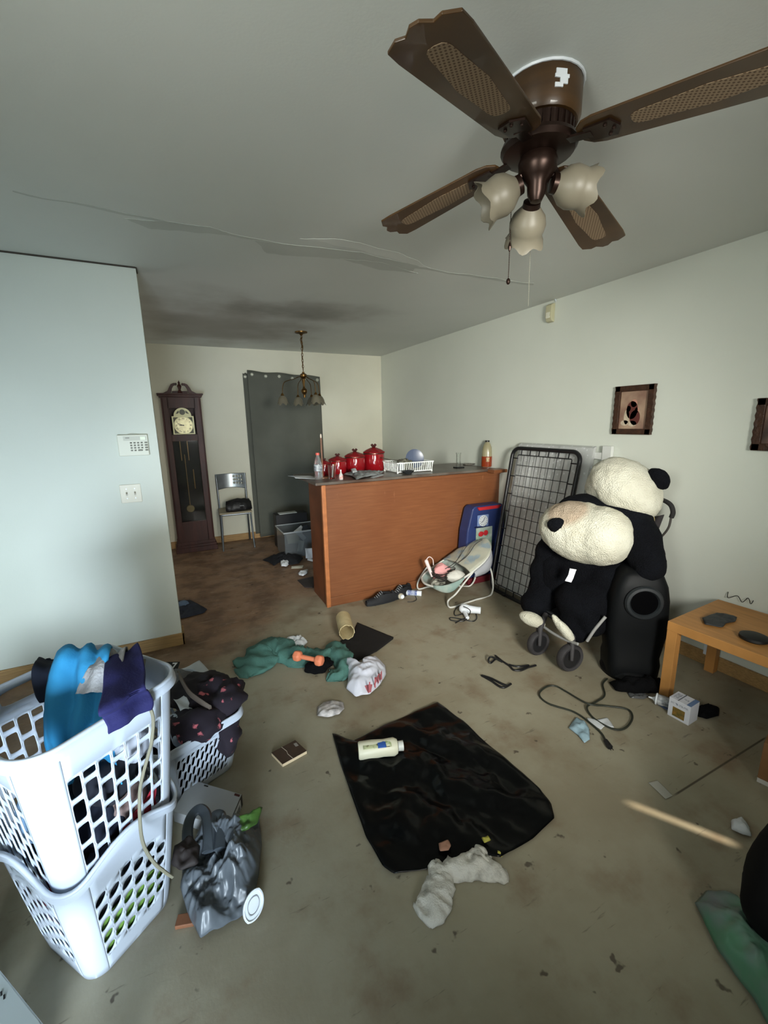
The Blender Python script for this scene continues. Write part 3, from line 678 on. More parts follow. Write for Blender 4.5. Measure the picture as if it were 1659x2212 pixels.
# ------------------------------------------------------------ things on the counter
red = mat('red ceramic', rgb(128, 14, 22), 0.15, coat=0.5)
def canister(loc, r, h, label):
    o = thing('canister', loc, label, 'canister', 'red ceramic canisters on the counter'); L = Vector(loc)
    mb = MB(); mb.lathe([(0, 0), (r * 0.86, 0), (r * 0.98, h * 0.06), (r, h * 0.3), (r, h * 0.6), (r * 0.93, h * 0.7), (0, h * 0.7)], L, seg=36); build(mb, 'body', red, o, True)
    mb = MB(); mb.lathe([(r * 1.10, h * 0.69), (r * 1.11, h * 0.715), (r * 0.75, h * 0.80), (r * 0.3, h * 0.87), (r * 0.12, h * 0.89), (0, h * 0.89)], L, seg=8); build(mb, 'lid', mat('dark red glaze', rgb(118, 14, 20), 0.2), o)
    mb = MB()
    for s in (-1, 1): mb.bar(L + Vector((0, 0, h * 0.88)), L + Vector((s * r * 0.22, 0, h)), r * 0.14, r * 0.2)
    mb.bar(L + Vector((-r * .15, 0, h * .96)), L + Vector((r * .15, 0, h * .96)), r * 0.1, r * 0.1); build(mb, 'lid_knob', mat('dark glaze', rgb(60, 22, 20), 0.3), o)
    mb = MB(); mb.lathe([(r * 1.01, h * 0.64), (r * 1.015, h * 0.66), (r * 1.01, h * 0.68)], L, seg=36); build(mb, 'clamp_ring', mat('canister wire', rgb(90, 60, 50), 0.3, 0.7), o)
    return o
canister((1.735, 3.72, CT), 0.100, 0.25, 'largest red ceramic canister, at the right end of the row')
canister((1.53, 3.70, CT), 0.094, 0.215, 'second largest red canister, left of the largest one')
canister((1.35, 3.68, CT), 0.081, 0.18, 'third red canister in the row, behind the glass jar')
canister((1.20, 3.62, CT), 0.064, 0.15, 'smallest red canister at the left end of the row behind the plastic bottle')

def bottle(loc, prof, m, capm, caph, capr, label, cat='bottle', name='bottle', liquid=None, seg=24):
    o = thing(name, loc, label, cat); L = Vector(loc)
    mb = MB(); mb.lathe(prof, L, seg=seg); build(mb, 'body', m, o, True)
    top = prof[-1][1]
    if capm: mb = MB(); mb.lathe([(0, top - 0.002), (capr, top), (capr, top + caph), (0, top + caph)], L, seg=20); build(mb, 'cap', capm, o, True)
    return o
clearp = mat('clear plastic', (0.92, 0.95, 0.95, 1), 0.1, trans=0.9, ior=1.3)
bo = bottle((1.075, 3.40, CT), [(0, 0), (0.032, 0), (0.034, 0.02), (0.031, 0.05), (0.034, 0.09), (0.034, 0.12), (0.026, 0.16), (0.013, 0.19), (0.013, 0.2)], clearp, mat('coral cap', rgb(214, 88, 76), 0.4), 0.018, 0.016, 'clear plastic bottle with a coral cap at the left end of the counter')
mb = MB(); mb.lathe([(0.0345, 0.07), (0.035, 0.09), (0.0345, 0.12)], (1.075, 3.40, CT)); build(mb, 'label', mat('white label', rgb(196, 200, 202), 0.5, col2=rgb(90, 96, 104), vs=40), bo)
o = thing('paper_towel_holder', (1.13, 3.46, CT), 'tall thin brown post of a towel holder on the counter', 'towel holder')
mb = MB(); mb.cyl((1.13, 3.46, CT), (1.13, 3.46, CT + 0.335), 0.008, 12); build(mb, 'post', mat('brown post', rgb(122, 82, 58), 0.4, var=0.3), o, True)
mb = MB(); mb.ball((1.13, 3.46, CT + 0.35), (0.008, 0.008, 0.02), seg=10, rings=8); build(mb, 'tip', mat('pale tip', rgb(210, 196, 180), 0.3), o, True)
mb = MB(); mb.lathe([(0, 0), (0.05, 0), (0.05, 0.008), (0, 0.012)], (1.13, 3.46, CT)); build(mb, 'base', _mats['brown post'], o, True)
o = thing('glass_jar', (1.183,3.366,1.060), 'open clear glass tumbler holding utensils in front of the small canisters', 'jar'); L = o.location.copy(); L.z = CT; o.location = L
mb = MB(); mb.lathe([(0, 0.003), (0.028, 0), (0.03, 0.01), (0.034, 0.11), (0.032, 0.11), (0.028, 0.012), (0, 0.01)], L); build(mb, 'body', glass, o, True)
mb = MB(); mb.cyl(L + Vector((0, 0, 0.012)), L + Vector((0.012, 0, 0.12)), 0.006, 8); build(mb, 'spoon', mat('pale spoon', rgb(210, 206, 196), 0.4), o)
mb = MB(); mb.cyl(L + Vector((0.01, 0, 0.012)), L + Vector((0.035, 0.01, 0.125)), 0.003, 8); build(mb, 'stirrer', brass, o)
L = Vector((1.224,3.270,1.060)); L.z = CT
bo = bottle(L, [(0, 0), (0.015, 0), (0.016, 0.004), (0.016, 0.04), (0.007, 0.055), (0.006, 0.07)], mat('small bottle glass', rgb(196, 190, 186), 0.2), mat('white cap', rgb(214, 214, 210), 0.4), 0.012, 0.007, 'tiny white labelled bottle on the counter edge')
mb = MB(); mb.lathe([(0.0165, 0.008), (0.0168, 0.02), (0.0165, 0.034)], L); build(mb, 'label', mat('pink label', rgb(190, 110, 100), 0.5, col2=rgb(220, 214, 208), vs=60), bo)
pgm = mat('grey carrier bag', rgb(128, 132, 132), 0.4, var=0.2, vs=14)
mb = crumple([(1.341,3.520,1.060), (1.505,3.613,1.060), (1.612,3.539,1.060), (1.733,3.498,1.060), (1.577,3.320,1.060), (1.442,3.263,1.060), (1.309,3.147,1.060), (1.367,3.387,1.060)], CT, 0.035, 14, 4)
tag(build(mb, 'plastic_bag', pgm, None, True, solid=0.0015, angle=180), 'crumpled grey plastic bag lying in front of the red canisters', 'plastic bag')
mb = crumple([(1.434,3.572,1.090), (1.498,3.617,1.090), (1.414,3.374,1.090), (1.343,3.306,1.090)], CT + 0.035, 0.02, 30, 5, rings=5, m=24)
tag(build(mb, 'paper_scrap', paper, None, False, solid=0.001), 'white scrap on the grey bag in front of the canisters', 'paper')
mb = MB(); mb.slab([(1.484,3.261,1.061), (1.670,3.446,1.061), (1.653,3.336,1.061), (1.478,3.193,1.061)], (0, 0, 0.001)); o = build(mb, 'paper_sheet', paper); tag(o, 'small flat white paper at the counter edge right of the grey bag', 'paper')
mb = MB()
def fn(u, v): return (0.88 + u * 0.2, 3.40 + v * 0.26, CT + 0.002 + 0.02 * (1 - u) ** 2 + 0.008 * math.sin(v * 5 + u * 3) * (1 - u))
mb.grid(fn, 12, 12); o = build(mb, 'paper_sheet', paper, None, True, solid=0.001); tag(o, 'white paper sticking out over the left end of the counter', 'paper')
# dish rack
dr = thing('dish_rack', (1.98, 3.43, CT), 'white plastic dish rack with a blue plate standing in it', 'dish rack'); L = dr.location
wht = mat('rack plastic', rgb(222, 226, 222), 0.4)
x0, x1, y0, y1, hh = 1.80, 2.16, 3.36, 3.62, 0.092
mb = MB()
for z, e in ((0.012, 0.0), (hh, 0.012)): mb.sweep([(x0 - e, y0 - e, CT + z), (x1 + e, y0 - e, CT + z), (x1 + e, y1 + e, CT + z), (x0 - e, y1 + e, CT + z)], 0.0055, 8, closed=True)
build(mb, 'rim', wht, dr, True)
mb = MB()
for k in range(17):
    x = x0 + (x1 - x0) * k / 16
    for y, e in ((y0, -1), (y1, 1)): mb.bar((x, y, CT + 0.012), (x, y + e * 0.012, CT + hh), 0.006, 0.005)
for k in range(10):
    y = y0 + (y1 - y0) * k / 9
    for x, e in ((x0, -1), (x1, 1)): mb.bar((x, y, CT + 0.012), (x + e * 0.012, y, CT + hh), 0.005, 0.006)
for k in range(14): x = x0 + (x1 - x0) * (k + .5) / 14; mb.bar((x, y0, CT + 0.014), (x, y1, CT + 0.014), 0.004, 0.004)
build(mb, 'slats', wht, dr)
for (x, y) in ((x0, y0), (x1, y0), (x0, y1), (x1, y1)): mb = MB(); mb.cyl((x, y, CT), (x, y, CT + 0.016), 0.008, 10); build(mb, 'foot', wht, dr)
mb = MB(); mb.box((1.86, 3.40, CT + 0.058), (0.032, 0.04, 0.075)); o = build(mb, 'utensil_cup', white_pl, dr, bevel=0.006)
bp = thing('plate', (2.09, 3.53, CT + 0.02), 'blue round plate standing upright in the dish rack', 'plate')
mb = MB(); mb.lathe([(0, 0), (0.07, 0), (0.088, 0.008), (0.09, 0.012), (0.07, 0.006), (0, 0.004)], (2.075, 3.53, CT + 0.108), (-0.25, -1, 0.2), seg=40); build(mb, 'dish', mat('blue plate', rgb(74, 84, 106), 0.3), bp, True)
o = thing('black_bowl', (1.86, 3.30, CT), 'small black bowl in front of the dish rack', 'bowl')
mb = MB(); mb.lathe([(0, 0), (0.03, 0), (0.052, 0.022), (0.056, 0.03), (0.05, 0.026), (0.028, 0.006), (0, 0.005)], (1.865, 3.29, CT)); build(mb, 'body', mat('dark bowl', rgb(40, 42, 44), 0.25), o, True)
mb = MB(); mb.sweep(smooth_path([(1.74, 3.58, CT + 0.135), (1.80, 3.52, CT + 0.115), (1.9, 3.45, CT + 0.105)]), 0.0035, 6); o = build(mb, 'whisk', mat('utensil dark', rgb(60, 54, 44), 0.4)); tag(o, 'thin dark utensil sticking out of the left side of the dish rack', 'utensil')
o = lump([(1.87, 3.47), (1.95, 3.5), (2.02, 3.46)], [0.03, 0.04, 0.03], [0.08, 0.09, 0.07], z0=CT + 0.017, seed=8, amp=0.02, freq=30)
tag(build(o, 'dish_cloth', mat('olive cloth', rgb(120, 118, 100), 0.8, col2=rgb(60, 62, 56), vs=30), None, True, angle=180), 'grey green bunched cloth inside the dish rack', 'cloth')
# glass candle holder and tray
L = Vector((2.510,3.423,1.060)); L.z = CT
o = thing('glass_vase', L, 'tall narrow clear glass on a black coaster', 'glass')
mb = MB(); mb.box(L + Vector((0.005, 0, 0.006)), (0.085, 0.07, 0.012)); build(mb, 'coaster', black_pl, o, bevel=0.002)
mb = MB(); mb.lathe([(0, 0.012), (0.021, 0.012), (0.021, 0.13), (0.026, 0.15), (0.024, 0.15), (0.018, 0.13), (0.018, 0.018), (0, 0.018)], L); build(mb, 'body', glass, o, True)
L = Vector((2.784,3.611,1.060)); L.z = CT
mb = MB(); mb.lathe([(0, 0.003), (0.055, 0.002), (0.066, 0.012), (0.062, 0.012), (0.05, 0.006), (0, 0.006)], L); o = build(mb, 'saucer', mat('patterned saucer', rgb(150, 146, 136), 0.4, col2=rgb(70, 66, 62), vs=50), None, True); tag(o, 'small patterned saucer beside the tall glass on the counter', 'saucer')
# juice jug
L = Vector((2.812,3.364,1.060)); L.z = CT
j = thing('juice_jug', L, 'plastic jug half full of amber liquid at the right end of the counter', 'jug')
mb = MB(); pr = [(0.0, 0.0), (0.044, 0.0), (0.05, 0.012), (0.05, 0.10), (0.047, 0.15), (0.044, 0.19), (0.03, 0.228), (0.019, 0.238), (0.019, 0.246)]
def sq(t, a, r, z):
    k = 1 + 0.10 * (abs(math.sin(2 * a)) ** 2) * (1 if z < 0.18 else 0); return (r * k, z)
mb.lathe(pr, L, seg=32, ruf=sq); build(mb, 'body', mat('jug plastic', rgb(176, 168, 134), 0.25, trans=0.4), j, True)
mb = MB(); mb.lathe([(0, 0.003), (0.0495, 0.003), (0.0515, 0.012), (0.0515, 0.104), (0, 0.104)], L, seg=32, ruf=sq); build(mb, 'liquid', mat('amber liquid', rgb(128, 50, 22), 0.2), j, True)
mb = MB(); mb.lathe([(0, 0.244), (0.021, 0.244), (0.021, 0.26), (0, 0.26)], L); build(mb, 'cap', black_pl, j, True)
mb = MB(); mb.box(L + Vector((-0.02, -0.047, 0.075)), (0.045, 0.014, 0.04)); build(mb, 'label', mat('jug label', rgb(150, 110, 84), 0.5, col2=rgb(214, 198, 160), vs=60), j)
mb = MB(); mb.sweep(smooth_path([L + Vector((0.04, -0.02, 0.2)), L + Vector((0.066, -0.03, 0.19)), L + Vector((0.066, -0.03, 0.12)), L + Vector((0.048, -0.02, 0.105))]), 0.008, 8); build(mb, 'handle', _mats['jug plastic'], j, True)

# ------------------------------------------------------------ wall fittings
def on_left(x, z): return Vector((x, YP, z))
kp = thing('alarm_keypad', (-0.208, YP, 1.403), 'white alarm keypad with grey buttons on the bright left wall', 'keypad')
kpm = mat('keypad plastic', rgb(216, 216, 200), 0.45)
mb = MB(); mb.box((-0.208, YP - 0.012, 1.403), (0.166, 0.024, 0.13)); build(mb, 'case', kpm, kp, bevel=0.004)
mb = MB(); mb.box((-0.195, YP - 0.0245, 1.445), (0.125, 0.002, 0.026)); build(mb, 'display_bezel', mat('keypad bezel', rgb(188, 188, 172), 0.4), kp)
mb = MB(); mb.box((-0.152, YP - 0.026, 1.445), (0.028, 0.002, 0.02)); build(mb, 'display', mat('keypad screen', rgb(226, 232, 206), 0.3), kp)
mb = MB(); mb.box((-0.235, YP - 0.026, 1.449), (0.022, 0.001, 0.004)); build(mb, 'logo_mark', mat('keypad mark', rgb(92, 90, 80), 0.5), kp)
for r in range(4):
    for c_ in range(5):
        wx = 0.016 if c_ == 4 else 0.011
        if r == 3 and c_ == 2: wx = 0.026
        if r == 3 and c_ == 3: continue
        x = -0.219 + c_ * 0.0195 + (0.008 if (r == 3 and c_ == 2) else 0) + (0.004 if c_ == 4 else 0)
        mb = MB(); mb.box((x, YP - 0.0265, 1.418 - r * 0.0155), (wx, 0.005, 0.009)); build(mb, 'button', mat('keypad button', rgb(112, 112, 98), 0.5), kp, bevel=0.0015)
mb = MB(); mb.sweep(smooth_path([(-0.245, YP - 0.003, 1.462), (-0.22, YP - 0.003, 1.474), (-0.195, YP - 0.003, 1.474), (-0.17, YP - 0.003, 1.468)]), 0.002, 6); build(mb, 'wire', mat('keypad bezel', rgb(188, 188, 172)), kp, True)
sw = thing('light_switch', (-0.259, YP, 1.10), 'cream double light switch plate below the keypad', 'light switch')
swm = mat('switch cream', rgb(212, 206, 186), 0.4)
mb = MB(); mb.box((-0.259, YP - 0.003, 1.10), (0.116, 0.006, 0.116)); build(mb, 'plate', swm, sw, bevel=0.002)
for s in (-1, 1):
    mb = MB(); mb.box((-0.259 + s * 0.023, YP - 0.008, 1.10), (0.010, 0.006, 0.024)); mb.box((-0.259 + s * 0.023, YP - 0.013, 1.104), (0.007, 0.01, 0.009), rot=Matrix.Rotation(0.5, 3, 'X')); build(mb, 'toggle', mat('toggle', rgb(170, 164, 146), 0.4), sw)
    for zz in (-0.03, 0.03): mb = MB(); mb.cyl((-0.259 + s * 0.023, YP - 0.0075, 1.10 + zz), (-0.259 + s * 0.023, YP - 0.005, 1.10 + zz), 0.0035, 10); build(mb, 'screw', metal_gr, sw)
ms = thing('motion_sensor', (XR, 2.675, 2.345), 'small cream motion sensor high on the right wall', 'motion sensor')
mb = MB(); mb.slab([(XR, 2.705, 2.275), (XR - 0.035, 2.70, 2.28), (XR - 0.05, 2.70, 2.32), (XR - 0.045, 2.70, 2.40), (XR - 0.02, 2.705, 2.415), (XR, 2.705, 2.415)], (0, -0.06, 0)); build(mb, 'case', mat('sensor cream', rgb(190, 186, 154), 0.45), ms, bevel=0.005)
mb = MB(); mb.box((XR - 0.048, 2.671, 2.325), (0.006, 0.04, 0.045)); build(mb, 'lens', mat('sensor lens', rgb(222, 220, 200), 0.3), ms, bevel=0.002)
mb = MB(); mb.cyl((XR - 0.012, 2.63, 2.42), (XR - 0.012, 2.64, 2.44), 0.004, 8); build(mb, 'wire', white_pl, ms)
# pictures on the right wall
def picture(yc, zc, w_, h_, label, sepia, seed, people):
    o = thing('framed_picture', (XR, yc, zc), label, 'picture', 'framed photographs on the right wall')
    fr = mat('carved frame', rgb(66, 40, 24), 0.45, var=0.5, vs=40, bump=0.6, bs=60)
    y0, y1, z0, z1 = yc - w_ / 2, yc + w_ / 2, zc - h_ / 2, zc + h_ / 2; t = 0.038
    def scal(a, b, n_=28):
        return [a + (b - a) * i / n_ for i in range(n_ + 1)]
    for (ya, yb, za, zb, vert) in ((y0, y1, z1 - t, z1, 0), (y0, y1, z0, z0 + t, 0), (y0, y0 + t, z0, z1, 1), (y1 - t, y1, z0, z1, 1)):
        mb = MB()
        if vert:
            out = ya if ya == y0 else yb; inn = yb if ya == y0 else ya; sg = 1 if out > inn else -1
            pts = [(XR, out + sg * 0.005 * (0.5 + 0.5 * math.sin(z * 150)), z) for z in scal(za, zb)] + [(XR, inn, zb), (XR, inn, za)]
        else: pts = [(XR, ya, za), (XR, yb, za), (XR, yb, zb), (XR, ya, zb)]
        mb.slab(pts, (-0.026, 0, 0)); build(mb, 'frame_side', fr, o, bevel=0.003)
    mb = MB(); n_ = 12; iw, ih = w_ / 2 - t, h_ / 2 - t; ring = []
    for cxs, czs, a0 in ((1, 1, 0), (-1, 1, 90), (-1, -1, 180), (1, -1, 270)):
        for k in range(5):
            a = math.radians(a0 + k * 22.5); ring.append((XR - 0.006, yc + cxs * (iw - 0.012) + 0.016 * math.cos(a), zc + czs * (ih - 0.012) + 0.016 * math.sin(a)))
    mb.slab(ring, (-0.004, 0, 0)); ph = build(mb, 'photograph', sepia, o)
    def blobs(name, parts, m):
        mb = MB()
        for (dy, dz, ry, rz_) in parts:
            pts = [(XR - 0.0105, yc + dy + ry * math.cos(a), zc + dz + rz_ * math.sin(a)) for a in [2 * PI * i / 20 for i in range(20)]]
            mb.slab(pts, (-0.0012, 0, 0))
        build(mb, name, m, ph)
    for nm, parts, m in people: blobs(nm, parts, m)
sep = mat('sepia print', rgb(128, 96, 82), 0.5, col2=rgb(176, 150, 126), vs=7)
dkr = mat('print maroon', rgb(92, 44, 38), 0.6); fl = mat('print face', rgb(186, 134, 116), 0.6); cr_ = mat('print cream', rgb(206, 190, 166), 0.6, var=0.3, vs=60)
picture(1.903, 1.567, 0.272, 0.325, 'sepia photograph of people in a carved brown frame, above the stuffed panda', sep, 1,
    [('printed_figure', [(0.01, 0.0, 0.04, 0.06), (-0.015, -0.05, 0.035, 0.05)], dkr), ('printed_figure', [(0.0, 0.045, 0.022, 0.026), (0.035, 0.01, 0.016, 0.02), (-0.025, 0.0, 0.015, 0.018)], fl), ('printed_figure', [(0.045, -0.045, 0.02, 0.05), (0.055, -0.085, 0.03, 0.018), (0.0, -0.09, 0.03, 0.02)], cr_)])
picture(1.07, 1.47, 0.272, 0.275, 'framed portrait cut off by the right edge of the photo', mat('dark print', rgb(60, 46, 42), 0.5, col2=rgb(120, 96, 84), vs=8), 2,
    [('printed_figure', [(0.0, -0.02, 0.05, 0.07)], fl), ('printed_figure', [(0.0, 0.03, 0.05, 0.03)], dkr)])
# wall outlet under the table and cable pins above it
ol = thing('wall_outlet', (XR, 1.33, 0.17), 'dark lit white outlet on the baseboard under the coffee table', 'outlet')
mb = MB(); mb.box((XR - 0.018, 1.245, 0.13), (0.008, 0.075, 0.115)); build(mb, 'plate', white_pl, ol, bevel=0.002)
for zz in (-0.024, 0.024): mb = MB(); mb.box((XR - 0.023, 1.245, 0.13 + zz), (0.003, 0.032, 0.026)); build(mb, 'socket', mat('socket', rgb(150, 150, 144), 0.4), ol, bevel=0.002)
cb = MB(); cb.sweep(smooth_path([(XR - 0.005, 1.21, 0.505), (XR - 0.02, 1.20, 0.475), (XR - 0.012, 1.16, 0.50), (XR - 0.02, 1.13, 0.475), (XR - 0.01, 1.11, 0.505), (XR - 0.02, 1.09, 0.48), (XR - 0.008, 1.085, 0.50)]), 0.002, 6)
tag(build(cb, 'cable', black_pl, None, True), 'thin loose cable end against the wall behind the coffee table', 'cable')
# small outlet cover at the foot of the bar
o = thing('plug_adapter', (1.138,3.245,0.000), 'tiny white plug lying at the foot of the bar counter corner', 'plug')
L = Vector((1.131,3.227,-0.000)); mb = MB(); mb.box(L + Vector((0, 0, 0.018)), (0.03, 0.022, 0.036), rz=0.3); build(mb, 'case', white_pl, o, bevel=0.003)
mb = MB(); mb.box(L + Vector((0, -0.0125, 0.02)), (0.008, 0.003, 0.012), rz=0.3); build(mb, 'slot', black_pl, o)

# ------------------------------------------------------------ coffee table
tz = 0.45
tb = thing('coffee_table', (2.50, 0.90, 0), 'light oak veneer coffee table by the right wall', 'table')
tm = mat('oak veneer', rgb(186, 132, 72), 0.5, var=0.2, vs=6, stretch=(8, 1, 1))
A = Vector((2.285,1.218,0.450)); B = Vector((2.781,1.256,0.450)); d1 = (B - A); d1.z = 0; d1.normalize(); 
ry = math.radians(0); d1 = Vector((1, 0.05, 0)).normalized(); d2 = Vector((0.05, -1, 0)).normalized()
O = Vector((A.x, A.y, 0)); W, Lt = 0.54, 0.90
def TP(x, y, z): return O + d1 * x + d2 * y + Vector((0, 0, z))
rzt = math.atan2(d1.y, d1.x)
mb = MB(); mb.box(TP(W / 2, Lt / 2, tz - 0.025), (W, Lt, 0.05), rz=rzt); build(mb, 'tabletop', tm, tb, bevel=0.002)
for (x, y) in ((0.026, 0.026), (W - 0.026, 0.026), (0.026, Lt - 0.026), (W - 0.026, Lt - 0.026)):
    mb = MB(); mb.box(TP(x, y, (tz - 0.05) / 2), (0.05, 0.05, tz - 0.05), rz=rzt); build(mb, 'leg', tm, tb, bevel=0.002)
tb.location = TP(W / 2, Lt / 2, 0)
for c_ in tb.children:
    me = c_.data; me.transform(Matrix.Translation(Vector((2.50, 0.90, 0)) - tb.location))
def onT(px): return px
mb = MB(); P4 = [(2.460,1.142,0.450), (2.594,1.139,0.450), (2.631,1.112,0.450), (2.630,1.062,0.450), (2.568,1.040,0.450), (2.493,1.051,0.450), (2.436,1.036,0.450), (2.396,1.098,0.450)]
mb = crumple(P4, tz, 0.018, 20, 3, rings=8, m=48); tag(build(mb, 'wallet', mat('dark grey leather', rgb(44, 46, 48), 0.5), None, True, solid=0.003, angle=180), 'flat dark grey open wallet on the coffee table, left of the round black tin', 'wallet')
mb = MB(); c_ = Vector((2.441,0.904,0.450)); mb.lathe([(0, 0.002), (0.05, 0.0), (0.06, 0.008), (0.058, 0.02), (0.04, 0.028), (0, 0.03)], c_); o = build(mb, 'round_black_tin', mat('black tin', rgb(10, 10, 11), 0.5), None, True); tag(o, 'round black tin on the coffee table near the right edge of the photo', 'tin')

# ------------------------------------------------------------ things under and before the table
def boxthing(name, c, d, rz, m, label, cat, **k):
    mb = MB(); mb.box(Vector(c) + Vector((0, 0, d[2] / 2)), d, rz=rz); o = build(mb, name, m, None, bevel=k.get('bevel', 0.002)); o.rotation_euler = (0, 0, 0); return tag(o, label, cat)
bb_ = thing('light_bulb_box', (2.232,1.060,0.000), 'white and blue cardboard bulb box standing on the floor before the table leg', 'box')
pA, pB, pC = Vector((2.170,1.101,-0.000)), Vector((2.175,1.001,0.000)), Vector((2.264,1.011,0.000))
e1 = (pB - pA); e2 = Vector((-e1.y, e1.x, 0)).normalized(); w1 = e1.length; e1.normalize(); w2 = 0.085
if e2.dot(Vector((1, 1, 0))) < 0: e2 = -e2
hb = 0.105; bwh = mat('box white', rgb(206, 208, 216), 0.5, var=0.08)
mb = MB(); mb.slab([pA, pB, pB + e2 * w2, pA + e2 * w2], (0, 0, hb)); build(mb, 'carton', bwh, bb_, bevel=0.001)
up = Vector((0, 0, 1)); n1 = -e2
def decal(name, o, ux, uy, n_, x0, x1, y0, y1, m, parent):
    mb = MB(); mb.slab([o + ux * x + uy * y + n_ * 0.0004 for x, y in ((x0, y0), (x1, y0), (x1, y1), (x0, y1))], n_ * 0.0008); return build(mb, name, m, parent)
decal('picture_panel', pA, e1, up, n1, w1 * 0.22, w1 * 0.78, hb * 0.12, hb * 0.6, mat('box picture', rgb(150, 110, 46), 0.5, col2=rgb(70, 76, 40), vs=30), bb_)
decal('print_band', pA, e1, up, n1, w1 * 0.1, w1 * 0.9, hb * 0.74, hb * 0.84, mat('box print', rgb(120, 126, 140), 0.5, col2=rgb(206, 208, 216), vs=120), bb_)
decal('blue_stripe', pA + up * hb, e1, e2, up, w1 * 0.80, w1, 0, w2, mat('box blue', rgb(98, 122, 160), 0.5), bb_)
decal('grey_stripe', pA + up * hb, e1, e2, up, w1 * 0.38, w1 * 0.43, 0, w2, mat('box grey', rgb(104, 108, 116), 0.5), bb_)
decal('print_band', pA + up * hb, e1, e2, up, w1 * 0.5, w1 * 0.72, w2 * 0.4, w2 * 0.55, _mats['box print'], bb_)
decal('print_band', pA + up * hb, e1, e2, up, w1 * 0.1, w1 * 0.32, w2 * 0.2, w2 * 0.8, _mats['box print'], bb_)
o = thing('bottle', (2.259,1.186,0.000), 'small bottle with a pointed nozzle lying between the black tower and the bulb box', 'bottle')
a_, b_ = Vector((2.214,1.201,0.020)), Vector((2.246,1.127,0.020)); dr_ = (b_ - a_).normalized()
mb = MB(); mb.lathe([(0, 0), (0.004, 0.003), (0.006, 0.02), (0.012, 0.03), (0.026, 0.036)], Vector((2.190,1.217,0.024)), dr_, seg=16); build(mb, 'nozzle', white_pl, o, True)
mb = MB(); mb.lathe([(0.0, 0.034), (0.028, 0.034), (0.028, 0.11), (0.024, 0.12), (0, 0.12)], Vector((2.190,1.217,0.024)) + Vector((0, 0, 0.005)), dr_, seg=20); build(mb, 'body', mat('bottle label', rgb(176, 178, 180), 0.5, col2=rgb(86, 90, 96), vs=50), o, True)
mb = MB(); mb.lathe([(0.0285, 0.036), (0.031, 0.037), (0.031, 0.042), (0.0285, 0.043)], Vector((2.190,1.217,0.024)) + Vector((0, 0, 0.005)), dr_, seg=20); build(mb, 'collar', white_pl, o, True)
mb = crumple([(2.246,1.193,0.000), (2.300,1.108,-0.000), (2.232,1.088,-0.000), (2.193,1.117,0.000), (2.195,1.167,0.000)], 0.0, 0.012, 20, 3, rings=6, m=30); tag(build(mb, 'blue_wrapper', mat('blue wrapper', rgb(44, 58, 84), 0.4), None, True, solid=0.001), 'dark blue wrapper under the nozzle bottle', 'wrapper')
mb = crumple([(2.320,1.055,0.000), (2.417,1.033,0.000), (2.435,0.994,0.000), (2.371,0.967,0.000), (2.296,0.983,0.000), (2.278,1.016,0.000)], 0.0, 0.035, 18, 4, rings=8, m=40); tag(build(mb, 'black_sock', black_fab, None, True, solid=0.003, angle=180), 'small black sock on the floor right of the bulb box', 'sock')
mb = crumple([(2.151,1.308,0.000), (2.223,1.274,0.000), (2.232,1.228,0.000), (2.175,1.230,0.000), (2.121,1.268,0.000)], 0.0, 0.014, 30, 5, rings=6, m=36); tag(build(mb, 'clear_wrapper', mat('grey film', rgb(120, 122, 124), 0.15, trans=0.5), None, True, solid=0.0008), 'clear plastic wrapper at the foot of the black tower', 'wrapper')

# ------------------------------------------------------------ black tower heater with a round recess
tw = thing('tower_heater', (2.32, 1.42, 0), 'black tower shaped appliance with a round dark opening between the panda and the coffee table', 'appliance')
twm = mat('tower black', rgb(8, 10, 12), 0.55, spec=0.2, bump=0.05); 
base = Vector((2.36, 1.45, 0)); vd = Vector((-0.62, -0.78, 0)).normalized(); sdv = Vector((-vd.y, vd.x, 0))
def oct_ring(z, hw, hd, dx=0.0, n_=32, e=0.35):
    r = []
    for i in range(n_):
        a = 2 * PI * i / n_; c, s_ = math.cos(a), math.sin(a)
        x = abs(c) ** e * (1 if c > 0 else -1) * hw; y = abs(s_) ** e * (1 if s_ > 0 else -1) * hd
        r.append(base + sdv * (x + dx) + vd * y + Vector((0, 0, z)))
    return r
def loft(rings):
    mb = MB(); n_ = len(rings[0]); vs = [p for r in rings for p in r]; fs = []
    for i in range(len(rings) - 1):
        for k in range(n_): fs.append((i * n_ + k, i * n_ + (k + 1) % n_, (i + 1) * n_ + (k + 1) % n_, (i + 1) * n_ + k))
    fs.append(tuple(range(n_))[::-1]); fs.append(tuple((len(rings) - 1) * n_ + k for k in range(n_))); mb.add(vs, fs); return mb
rs = [(0.02, .14, .12), (0.10, .145, .125), (0.14, .14, .11), (0.3, .165, .115), (0.5, .155, .12), (0.58, .14, .115), (0.64, .115, .1), (0.67, .075, .08), (0.675, .05, .05)]
build(loft([oct_ring(z, a, b, 0, e=0.45) for z, a, b in rs]), 'body', twm, tw, True, angle=60)
cz = base + vd * 0.128 + Vector((0, 0, 0.50))
mb = MB(); mb.lathe([(0.095, -0.012), (0.10, 0.0), (0.092, 0.012), (0.078, 0.014), (0.07, 0.004), (0.066, -0.01)], cz, vd, seg=40); build(mb, 'bezel', mat('bezel grey', rgb(26, 30, 33), 0.5), tw, True)
mb = MB(); mb.lathe([(0, 0.003), (0.072, 0.003), (0.072, -0.02), (0, -0.02)], cz, vd, seg=32); build(mb, 'opening', mat('hole black', rgb(3, 3, 4), 0.95, spec=0.05), tw, True)
mb = MB(); mb.lathe([(0, 0), (0.15, 0), (0.155, 0.02), (0.14, 0.05), (0.11, 0.07), (0, 0.07)], base, seg=40); build(mb, 'base', twm, tw, True)
